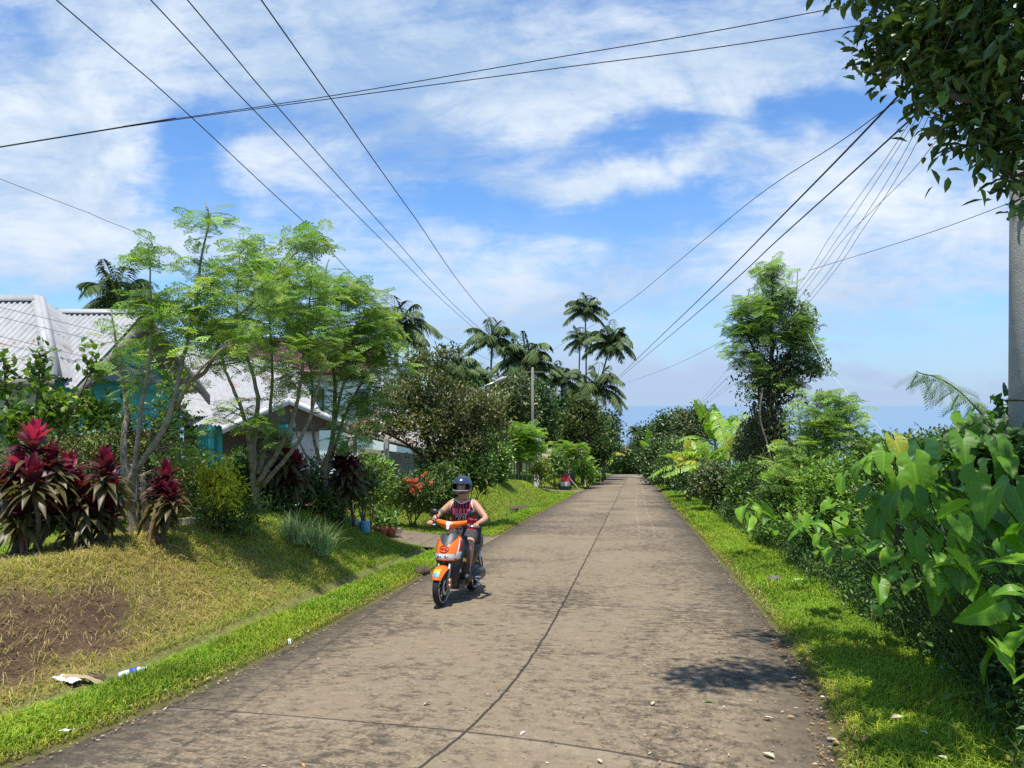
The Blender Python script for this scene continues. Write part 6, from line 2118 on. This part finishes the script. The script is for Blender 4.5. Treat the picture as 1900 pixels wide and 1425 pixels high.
# dark oval emblem with strokes
em = Mesh()
k = np.linspace(0, 2 * math.pi, 29)
def on_cowl(x, z, off=.008):
    L = np.array(COWL)
    w_, yb, yn = (np.interp(z, L[:, 0], L[:, c]) for c in (1, 2, 3))
    t = math.asin(max(-.98, min(.98, x / w_))) / (math.pi / 2)
    return (x, yb + (yn - yb) * math.cos(t * math.pi / 2) ** (2 / 2.2) + off, z)
em.tube([on_cowl(.005 + .062 * math.cos(a), .712 + .040 * math.sin(a)) for a in k], .0045, 5, cap=False)
for st in (((-.040, .712), (-.020, .730), (-.012, .700), (-.040, .702)), ((-.008, .698), (.004, .728), (.016, .698)), ((.022, .698), (.022, .728), (.036, .712), (.048, .728), (.048, .700))):
    em.tube(smooth_path([on_cowl(a, b) for a, b in st], 12), .004, 5)
part(em, 'emblem', M['red_mark'], sc)

# leg shield and lower black body
LS = [(.20, .10, .18, .40), (.30, .13, .22, .44), (.42, .16, .28, .47), (.54, .19, .30, .44), (.70, .20, .27, .36), (.86, .16, .24, .32)]
part(shell(LS, T, nz=20, power=3.2), 'leg_shield', M['black_plastic'], sc)
m = Mesh()
rows = []
for z, w_ in ((.22, .20), (.40, .225), (.55, .235), (.70, .225), (.86, .18)):
    y_ = np.interp(z, (.2, .5, .9), (.17, .245, .22))
    rows.append([(x * w_, y_ + .03 * (1 - x * x), z) for x in np.linspace(-1, 1, 11)])
m.grid(np.array(rows))
m.grid(np.array(rows) - [0, .025, 0], flip=True)
part(m, 'inner_shield', M['black_plastic'], sc)
m = Mesh()
m.box((0, .08, .265), (.36, .42, .06))
m.box((0, .08, .20), (.24, .40, .08))
part(m, 'floorboard', M['dark_grey'], sc, False)
# badges on the side of the shield, and the small round plate
for sx in (-1, 1):
    m = Mesh()
    for i, (dy, dz, wy, wz) in enumerate(((0, 0, .030, .040), (-.038, -.010, .028, .036), (-.074, -.020, .028, .036))):
        m.box((sx * .195, .335 + dy, .56 + dz), (.012, wy, wz))
    part(m, 'side_badge', principled('badge_yellow', (.70, .40, .03), rough=.4), sc, False)
    m = Mesh()
    m.tube([(sx * .150, .36, .42), (sx * .165, .36, .42)], [.028, .028], 14)
    part(m, 'round_badge', M['steel'], sc)

# front fender, hugging the wheel
rows = []
for q in np.radians(np.linspace(28, 138, 20)):
    rr = .262 + .012 * math.sin(q)
    u = (q - math.radians(28)) / math.radians(110)
    w_ = .062 + .03 * math.sin(math.pi * u)
    rows.append([(w_ * x, .63 + (rr - .045 * abs(x) ** 2.5) * math.cos(q), .24 + (rr - .045 * abs(x) ** 2.5) * math.sin(q)) for x in np.linspace(-1, 1, 11)])
m = Mesh()
m.grid(np.array(rows))
m.grid(np.array(rows) * [.96, 1, 1] - [0, 0, .006], flip=True)
fd = part(m, 'front_fender', M['orange'], sc)
def fender_patch(q0, q1, x0, x1, off):
    rows = []
    for q in np.radians(np.linspace(q0, q1, 7)):
        u = (q - math.radians(28)) / math.radians(110)
        w_ = .062 + .03 * math.sin(math.pi * u)
        rr = .262 + .012 * math.sin(q) + off
        rows.append([(w_ * x, .63 + (rr - .045 * abs(x) ** 2.5) * math.cos(q), .24 + (rr - .045 * abs(x) ** 2.5) * math.sin(q)) for x in np.linspace(x0, x1, 7)])
    return Mesh().grid(np.array(rows))
part(fender_patch(36, 48, -.5, .65, .004), 'sticker', principled('sticker_blue', (.05, .38, .60), rough=.4), fd)
part(fender_patch(48, 62, -.45, .6, .004), 'sticker', M['yellow_paint'], fd)
m = Mesh()
m.tube([(0, .54, .52), (0, .40, .86)], [.03, .03], 10)
part(m, 'steering_stem', M['gunmetal'], sc)

# handlebar cover: swept orange wings meeting in a point
m, m2, m3 = Mesh(), Mesh(), Mesh()
rows = []
for x in np.linspace(-1, 1, 25):
    a = abs(x)
    w_ = .215
    top = 1.055 - .01 * a + .025 * a
    bot = .935 + .085 * a ** .9
    yn = .44 - .13 * a ** 1.3
    rows.append([(x * w_, yn - .10, top - .004), (x * w_, yn - .02, top), (x * w_, yn + .01, (top + bot) / 2 + .012), (x * w_, yn + .0, bot), (x * w_, yn - .10, bot + .01)])
m.grid(np.array(rows), flip=True)
hb = part(m, 'handlebar_cover', M['orange'], sc)
rows = []
for x in np.linspace(-1, 1, 25):
    a = abs(x)
    yn = .44 - .13 * a ** 1.3
    z0_ = 1.0 + .03 * a
    rows.append([(x * .19, yn + .016, z0_ + .006 + .018 * a), (x * .19, yn + .016, z0_ - .006 + .006 * a)])
m2.grid(np.array(rows), flip=True)
part(m2, 'dark_line', M['orange_dark'], hb)
m3.add([(-.035, .435, 1.058), (.035, .435, 1.058), (.012, .465, .96), (-.012, .465, .96)], [(0, 1, 2, 3)])
part(m3, 'visor_tip', M['white_paint'], hb)
m = Mesh()
m.tube([(-.36, .20, 1.005), (-.30, .235, 1.01), (-.18, .30, 1.0), (0, .33, .985), (.18, .30, 1.0), (.30, .235, 1.01), (.36, .20, 1.005)], .013, 8)
part(m, 'handlebar', M['black_plastic'], sc)
for sx in (-1, 1):
    m = Mesh()
    m.tube([(sx * .245, .265, 1.008), (sx * .37, .195, 1.005)], [.018, .018], 10)
    part(m, 'grip', M['rubber'], sc)
    m = Mesh()
    m.tube([(sx * .22, .315, 1.0), (sx * .30, .30, .995), (sx * .38, .25, .99)], [.011, .008, .007], 7)
    part(m, 'brake_lever', M['chrome'], sc)
    mi = bpy.data.objects.new('mirror', None)
    link(mi, sc)
    m = Mesh()
    m.tube(smooth_path([(sx * .20, .28, 1.02), (sx * .22, .29, 1.10), (sx * .25, .28, 1.15)], 10), .007, 6)
    part(m, 'mirror_stalk', M['black_plastic'], mi)
    S, A = np.linspace(.02, math.pi - .02, 12), np.linspace(0, 2 * math.pi, 21)[:-1]
    G = np.array([[(math.cos(a) * math.sin(s) * .062, math.cos(s) * .03, math.sin(a) * math.sin(s) * .043) for a in A] for s in S])
    G[..., 2] += .10 * G[..., 0] * sx
    part(Mesh().grid(G + [sx * .265, .275, 1.165], closed=True), 'mirror_head', M['black_plastic'], mi)

# rear: seat, side panels, tail, engine, exhaust
SIDE = []
for y, w_, zb, zt in ((.02, .12, .30, .52), (-.12, .155, .34, .66), (-.30, .165, .40, .70), (-.50, .15, .50, .74), (-.72, .12, .58, .78), (-.90, .06, .68, .80)):
    a = np.linspace(0, 2 * math.pi, 25)[:-1]
    SIDE.append([(w_ * np.sign(math.cos(q)) * abs(math.cos(q)) ** .6, y, (zb + zt) / 2 + (zt - zb) / 2 * np.sign(math.sin(q)) * abs(math.sin(q)) ** .7) for q in a])
part(Mesh().grid(np.array(SIDE), closed=True), 'body_panel', M['black_plastic'], sc)
m = Mesh()
rows = []
for y, w_, z_ in ((.06, .07, .70), (-.05, .115, .735), (-.25, .145, .745), (-.45, .14, .775), (-.62, .125, .80), (-.74, .07, .79)):
    rows.append([(w_ * x, y, z_ + .035 * (1 - abs(x) ** 3) - .05 * (abs(x) > .99)) for x in np.linspace(-1, 1, 13)])
m.grid(np.array(rows), flip=True)
part(m, 'seat', M['rubber'], sc)
m = Mesh()
m.box((-.02, -.42, .30), (.20, .36, .18))
m.tube([(-.10, -.62, .26), (-.10, -.30, .28)], [.10, .075], 14)
part(m, 'engine', M['gunmetal'], sc)
m = Mesh()
m.tube([(.13, -.20, .24), (.15, -.42, .25), (.15, -.80, .34)], [.03, .055, .06], 12)
part(m, 'exhaust', M['dark_grey'], sc)
m = Mesh()
m.tube([(-.12, -.30, .24), (-.19, -.36, .16), (-.20, -.42, .12)], .012, 6)
m.tube([(-.12, -.15, .26), (-.26, -.18, .27)], .014, 6)
part(m, 'kick_starter', M['chrome'], sc)
m = Mesh()
m.tube([(-.10, -.58, .60), (-.12, -.63, .30)], [.022, .022], 8)
m.tube([(.10, -.58, .60), (.12, -.63, .30)], [.022, .022], 8)
part(m, 'shock_absorber', M['steel'], sc)
rows = []
for q in np.radians(np.linspace(60, 190, 14)):
    rows.append([(.07 * x, -.63 + (.285 - .02 * x * x) * math.cos(q), .26 + (.285 - .02 * x * x) * math.sin(q)) for x in np.linspace(-1, 1, 5)])
m = Mesh()
m.grid(np.array(rows))
m.grid(np.array(rows) * .995, flip=True)
part(m, 'rear_fender', M['black_plastic'], sc)

# ------------------------------------------------------------------ rider
rd_ = rthing('person', 'rider in dark helmet, red striped tank top and dark shorts seated on the scooter', 'person')
SKIN = principled('skin', (.50, .27, .165), rough=.5, spec=.35, noise=(25, .25, (.40, .19, .11)))


def skinned(name, V, E, Rr, root, parent, mat, sub=2):
    me = bpy.data.meshes.new(name)
    me.from_pydata([tuple(v) for v in V], E, [])
    o = bpy.data.objects.new(name, me)
    COL.objects.link(o)
    md = o.modifiers.new('skin', 'SKIN')
    md.use_smooth_shade = True
    sk = me.skin_vertices[0].data
    for i, r in enumerate(Rr):
        sk[i].radius = (r, r) if np.ndim(r) == 0 else r
        sk[i].use_root = (i == root)
    o.modifiers.new('sub', 'SUBSURF').levels = sub
    dg = bpy.context.evaluated_depsgraph_get()
    res = bpy.data.meshes.new_from_object(o.evaluated_get(dg))
    bpy.data.objects.remove(o)
    o = bpy.data.objects.new(name, res)
    res.materials.clear()
    res.materials.append(mat)
    for p in res.polygons:
        p.use_smooth = True
    return link(o, parent)


V, E, Rr = [], [], []
DROP = .078
def zf(z):
    return z - DROP * float(np.clip((z - .80) / .6, 0, 1))
def vert(p, r, prev=None, torso=False):
    if torso:
        p = (p[0], p[1], zf(p[2]))
    V.append(p)
    Rr.append(r)
    if prev is not None:
        E.append((prev, len(V) - 1))
    return len(V) - 1


pel = vert((0, -.24, .83), (.13, .11))
s1 = vert((0, -.24, .98), (.13, .10), pel, True)
s2 = vert((0, -.20, 1.14), (.15, .105), s1, True)
s3 = vert((0, -.165, 1.28), (.135, .09), s2, True)
nk = vert((0, -.13, 1.395), (.062, .062), s3, True)
nk2 = vert((0, -.105, 1.455), (.058, .06), nk, True)
hd1 = vert((0, -.075, 1.53), (.075, .09), nk2, True)
hd2 = vert((0, -.075, 1.61), (.076, .095), hd1, True)
hd3 = vert((0, -.085, 1.67), (.05, .06), hd2, True)
nose = vert((0, .012, 1.555), .016, hd1, True)
# arms: rider's right (+x) reaches out straighter, left elbow lifted out
for sx, el, wr in ((1, (.33, -.02, 1.095), (.315, .185, 1.035)), (-1, (-.365, -.06, 1.075), (-.325, .155, 1.03))):
    sh = vert((sx * .165, -.155, 1.335), .062, s3, True)
    u1 = vert(tuple(np.array([sx * .205, -.14, 1.30 - DROP]) * .6 + np.array(el) * .4), .054, sh)
    e_ = vert(el, .042, u1)
    f1 = vert(tuple(np.array(el) * .65 + np.array(wr) * .35), .043, e_)
    w_ = vert(wr, .028, f1)
    pm = vert((wr[0] + .0, wr[1] + .045, wr[2] + .002), (.036, .020), w_)
    kn = vert((wr[0] + .004, wr[1] + .085, wr[2] - .004), (.036, .016), pm)
    for i, dxf in enumerate((-.030, -.010, .011, .031)):
        Lf = (.030, .036, .034, .027)[i]
        a_ = vert((wr[0] + dxf, wr[1] + .105, wr[2] - .008), .0095, kn)
        b_ = vert((wr[0] + dxf, wr[1] + .105 + Lf * .7, wr[2] - .030), .0085, a_)
        c_ = vert((wr[0] + dxf, wr[1] + .095 + Lf * .2, wr[2] - .052), .0075, b_)
    t1 = vert((wr[0] - sx * .040, wr[1] + .055, wr[2] - .016), .011, pm)
    t2 = vert((wr[0] - sx * .052, wr[1] + .085, wr[2] - .034), .009, t1)
# legs
for sx, kne, ank, toe in ((-1, (-.215, .165, .755), (-.175, .10, .385), (-.185, .23, .315)), (1, (.20, .165, .745), (.165, .10, .385), (.175, .23, .315))):
    hp = vert((sx * .10, -.20, .815), .085, pel)
    th = vert(tuple(np.array([sx * .10, -.20, .82]) * .5 + np.array(kne) * .5), .075, hp)
    k_ = vert(kne, .060, th)
    ca = vert(tuple(np.array(kne) * .66 + np.array(ank) * .34 + [0, -.012, 0]), .060, k_)
    an = vert(ank, .031, ca)
    he = vert((ank[0], ank[1] - .02, ank[2] - .05), .034, an)
    ft = vert(toe, (.036, .022), he)
body = skinned('body', V, E, Rr, pel, rd_, SKIN)


def ball(c, r, n=10):
    S, A = np.linspace(.02, math.pi - .02, n), np.linspace(0, 2 * math.pi, n * 2 + 1)[:-1]
    return np.array([[(math.sin(s) * math.cos(a) * r[0], math.sin(s) * math.sin(a) * r[1], math.cos(s) * r[2]) for a in A] for s in S]) + np.asarray(c)


for nm, pts, mat in (('eye', [((-.031, .012, 1.578), (.013, .008, .006)), ((.031, .012, 1.578), (.013, .008, .006))], M['black_plastic']), ('mouth', [((0, .018, 1.508), (.026, .008, .007))], principled('lips', (.22, .06, .05), rough=.5)), ('eyebrow', [((-.032, .016, 1.600), (.022, .007, .005)), ((.032, .016, 1.600), (.022, .007, .005))], M['black_plastic'])):
    for c, r in pts:
        part(Mesh().grid(ball((c[0], c[1], zf(c[2])), r), closed=True), nm, mat, rd_)

# tank top: lofted rings round the torso
JM = bpy.data.materials.new('striped_jersey')
JM.use_nodes = True
JM.node_tree.nodes.clear()
t = NT(JM.node_tree)
ob = t.n('ShaderNodeTexCoord').outputs['Object']
xyz_ = t.n('ShaderNodeSeparateXYZ', ins={0: ob})
st = t.m('LESS_THAN', t.m('FRACT', t.m('MULTIPLY', t.m('ADD', xyz_.outputs[0], 1.0), 24.0)), .34)
c = t.mix(st, (.016, .013, .015), (.66, .03, .07))
low = t.step(t.m('ADD', xyz_.outputs[2], t.m('MULTIPLY', xyz_.outputs[0], .55)), 1.005, 1.01)
low2 = t.mix(t.m('LESS_THAN', t.m('FRACT', t.m('MULTIPLY', t.m('ADD', xyz_.outputs[2], t.m('MULTIPLY', xyz_.outputs[0], -.2)), 13.0)), .16), (.55, .012, .025), (.72, .66, .66))
c = t.mix(low, low2, c)
wr_ = t.noise(ob, 14, 4, .6)
p = t.n('ShaderNodeBsdfPrincipled', ins={'Base Color': c, 'Roughness': .75, 'Specular IOR Level': .25, 'Normal': t.n('ShaderNodeBump', ins={'Height': wr_, 'Strength': .5, 'Distance': .03}).outputs[0]})
t.n('ShaderNodeOutputMaterial', ins={0: p.outputs[0]})
rings = []
for z, yc, a, b in ((.80, -.235, .185, .155), (.86, -.235, .182, .150), (.95, -.235, .178, .138), (1.05, -.215, .178, .135), (1.15, -.19, .182, .135), (1.22, -.175, .180, .130), (1.28, -.162, .155, .122), (1.33, -.15, .138, .108), (1.375, -.142, .126, .088), (1.39, -.14, .112, .076)):
    q = np.linspace(0, 2 * math.pi, 41)[:-1]
    x = a * np.sign(np.cos(q)) * np.abs(np.cos(q)) ** .85
    y = yc + b * np.sign(np.sin(q)) * np.abs(np.sin(q)) ** .85
    # neckline scoops at the front
    zz_ = z - np.where((np.sin(q) > 0) & (z > 1.34), .055 * np.exp(-(x / .07) ** 2), 0)
    rings.append(np.stack([x, y, [zf(a_) for a_ in zz_]], 1))
JR = np.array(rings)
jm = Mesh().grid(JR, closed=True)
jo = part(jm, 'tank_top', JM, rd_)
md = Mesh()
md.tube(np.vstack([JR[-1], JR[-1][:1]]), .008, 6, cap=False)
for sx in (-1, 1):
    md.tube(smooth_path([*[(sx * a_, b_, zf(c_)) for a_, b_, c_ in ((.128, -.14, 1.385), (.140, -.09, 1.345), (.160, -.07, 1.28), (.182, -.13, 1.215), (.175, -.22, 1.24), (.15, -.235, 1.31), (.128, -.20, 1.375))]], 24), .0075, 6, cap=False)
part(md, 'piping', M['white_paint'], jo)
bvh = BVHTree.FromPolygons([tuple(v) for v in jm.v[0]], [tuple(int(i) for i in f) for f in jm.q[0]])


def chest_text(word, cx_, cz, size, mat, name, off, fat=0.0, arch=0.0):
    cu = bpy.data.curves.new(name, 'FONT')
    cu.body = word
    cu.align_x = 'CENTER'
    cu.align_y = 'CENTER'
    cu.size = size
    cu.offset = fat
    cu.resolution_u = 3
    cu.space_character = 1.05
    to = bpy.data.objects.new(name, cu)
    COL.objects.link(to)
    dg = bpy.context.evaluated_depsgraph_get()
    me = bpy.data.meshes.new_from_object(to.evaluated_get(dg))
    bpy.data.objects.remove(to)
    for v in me.vertices:
        x, z = -v.co.x + cx_, v.co.y * 1.15 + cz
        z += arch * (1 - (v.co.x / .11) ** 2)
        h = bvh.ray_cast(Vector((x, .5, z)), Vector((0, -1, 0)))
        y = h[0].y + off if h[0] is not None else -.05
        v.co = (x, y, z)
    me.flip_normals()
    me.materials.clear()
    me.materials.append(mat)
    o = bpy.data.objects.new(name, me)
    return link(o, jo)


LR = principled('letter_red', (.80, .07, .16), rough=.6)
chest_text('BULLS', 0, zf(1.205), .088, M['white_paint'], 'lettering_outline', .006, .004)
chest_text('BULLS', 0, zf(1.205), .088, LR, 'lettering', .010, .0015)
chest_text('23', .0, zf(1.09), .15, M['white_paint'], 'number_outline', .006, .006)
chest_text('23', .0, zf(1.09), .15, M['black_plastic'], 'number', .010, -.001)

# shorts: two tapering tubes joined at the seat, over the thighs
SH = principled('shorts_cloth', (.03, .03, .033), rough=.85, noise=(18, .6, (.085, .085, .085)), bump=(16, .5))
V, E, Rr = [], [], []
p0 = vert((0, -.26, .835), (.165, .125))
for sx, kne in ((-1, (-.215, .165, .755)), (1, (.20, .165, .745))):
    a_ = vert((sx * .105, -.19, .82), .112, p0)
    q = np.array([sx * .10, -.20, .82]) * .45 + np.array(kne) * .55
    b_ = vert(tuple(q), .100, a_)
    q = np.array([sx * .10, -.20, .82]) * .20 + np.array(kne) * .80
    c_ = vert(tuple(q + [0, 0, -.008]), .096, b_)
skinned('shorts', V, E, Rr, p0, rd_, SH)
# shoes
SHOE = principled('grey_shoe', (.055, .065, .075), rough=.7)
for sx, ank, toe in ((-1, (-.175, .10, .385), (-.185, .23, .315)), (1, (.165, .10, .385), (.175, .23, .315))):
    rows = []
    a0, a1 = np.array([ank[0], ank[1] - .06, .318]), np.array([toe[0], toe[1] + .04, .305])
    for u, w_, h in ((0, .025, .03), (.06, .040, .055), (.25, .043, .065), (.5, .047, .055), (.75, .052, .045), (.93, .042, .034), (1, .015, .016)):
        c = a0 + (a1 - a0) * u
        q = np.linspace(0, 2 * math.pi, 17)[:-1]
        rows.append(np.stack([c[0] + w_ * np.cos(q), np.full(16, c[1]), c[2] + .012 + h * np.where(np.sin(q) > 0, np.sin(q), .35 * np.sin(q))], 1))
    part(Mesh().grid(np.array(rows), closed=True), 'shoe', SHOE, rd_)
# arm band and bracelet on the right arm
def band(c, ax, r, w_, mat, nm):
    ax = unit(np.array(ax, float))
    m = Mesh()
    m.tube([np.array(c) - ax * w_, np.array(c) + ax * w_], [r, r], 16, cap=False)
    part(m, nm, mat, rd_)
band((.287, -.062, 1.140), (.10, .12, -.175), .049, .022, principled('tattoo_ink', (.14, .10, .09), rough=.6), 'arm_band')
band((.318, .165, 1.042), (-.02, .2, -.09), .031, .009, M['black_plastic'], 'bracelet')

# helmet
HC = np.array([0, -.085, 1.590 - DROP])
HM = principled('helmet_shell', (.035, .04, .048), rough=.35, spec=.5, coat=.3, noise=(9, .5, (.06, .065, .075)))
def hpt(az, el, k=1.0):
    """az 0 = front; radii of a full face helmet"""
    rx, ry, rz = .132, .158, .140
    x = rx * k * math.cos(el) * math.sin(az)
    y = ry * k * math.cos(el) * math.cos(az)
    z = rz * k * math.sin(el)
    if el < 0 and math.cos(az) > 0:
        y += .028 * math.cos(az) * min(1, -el / .5)
    return HC + np.array([x, y, z])
hm, fi = Mesh(), Mesh()
AZ = np.linspace(-math.pi, math.pi, 49)
def strip(mesh, az, e0, e1, n, k):
    mesh.grid(np.array([[hpt(a, e, k) for a in az] for e in np.linspace(e0, e1, n)]))
strip(hm, AZ, math.radians(24), math.radians(90), 12, 1.0)
strip(hm, AZ, math.radians(-52), math.radians(-24), 8, 1.0)
for lo, hi in ((-math.pi, -math.radians(66)), (math.radians(66), math.pi)):
    strip(hm, np.linspace(lo, hi, 20), math.radians(-24), math.radians(24), 8, 1.0)
strip(fi, AZ, math.radians(24), math.radians(88), 8, .86)
strip(fi, AZ, math.radians(-52), math.radians(-28), 5, .90)
for lo, hi in ((-math.pi, -math.radians(60)), (math.radians(60), math.pi)):
    strip(fi, np.linspace(lo, hi, 14), math.radians(-26), math.radians(24), 5, .88)
he_ = part(hm, 'helmet', HM, rd_)
part(fi, 'helmet_lining', M['rubber'], he_)
vs = Mesh()
strip(vs, np.radians(np.linspace(-78, 78, 25)), math.radians(12), math.radians(56), 8, 1.06)
strip(vs, np.radians(np.linspace(-78, 78, 25)), math.radians(56), math.radians(12), 8, 1.045)
part(vs, 'visor', principled('tinted_visor', (.028, .042, .075), rough=.18, spec=.6, coat=.5), he_)
tr_ = Mesh()
tr_.tube([hpt(math.radians(a), math.radians(-24 - 3 * math.cos(math.radians(a))), 1.02) for a in np.linspace(-66, 66, 25)], .009, 6)
tr_.tube([hpt(math.radians(a), math.radians(-36), 1.025) for a in np.linspace(-24, 24, 9)], .008, 6)
part(tr_, 'chin_vent', principled('grey_vent', (.26, .28, .30), rough=.4), he_)
ch = Mesh()
strip(ch, np.radians(np.linspace(-120, -62, 10)), math.radians(-50), math.radians(-34), 4, 1.012)
part(ch, 'red_cheek', principled('helmet_red', (.35, .015, .02), rough=.4), he_)
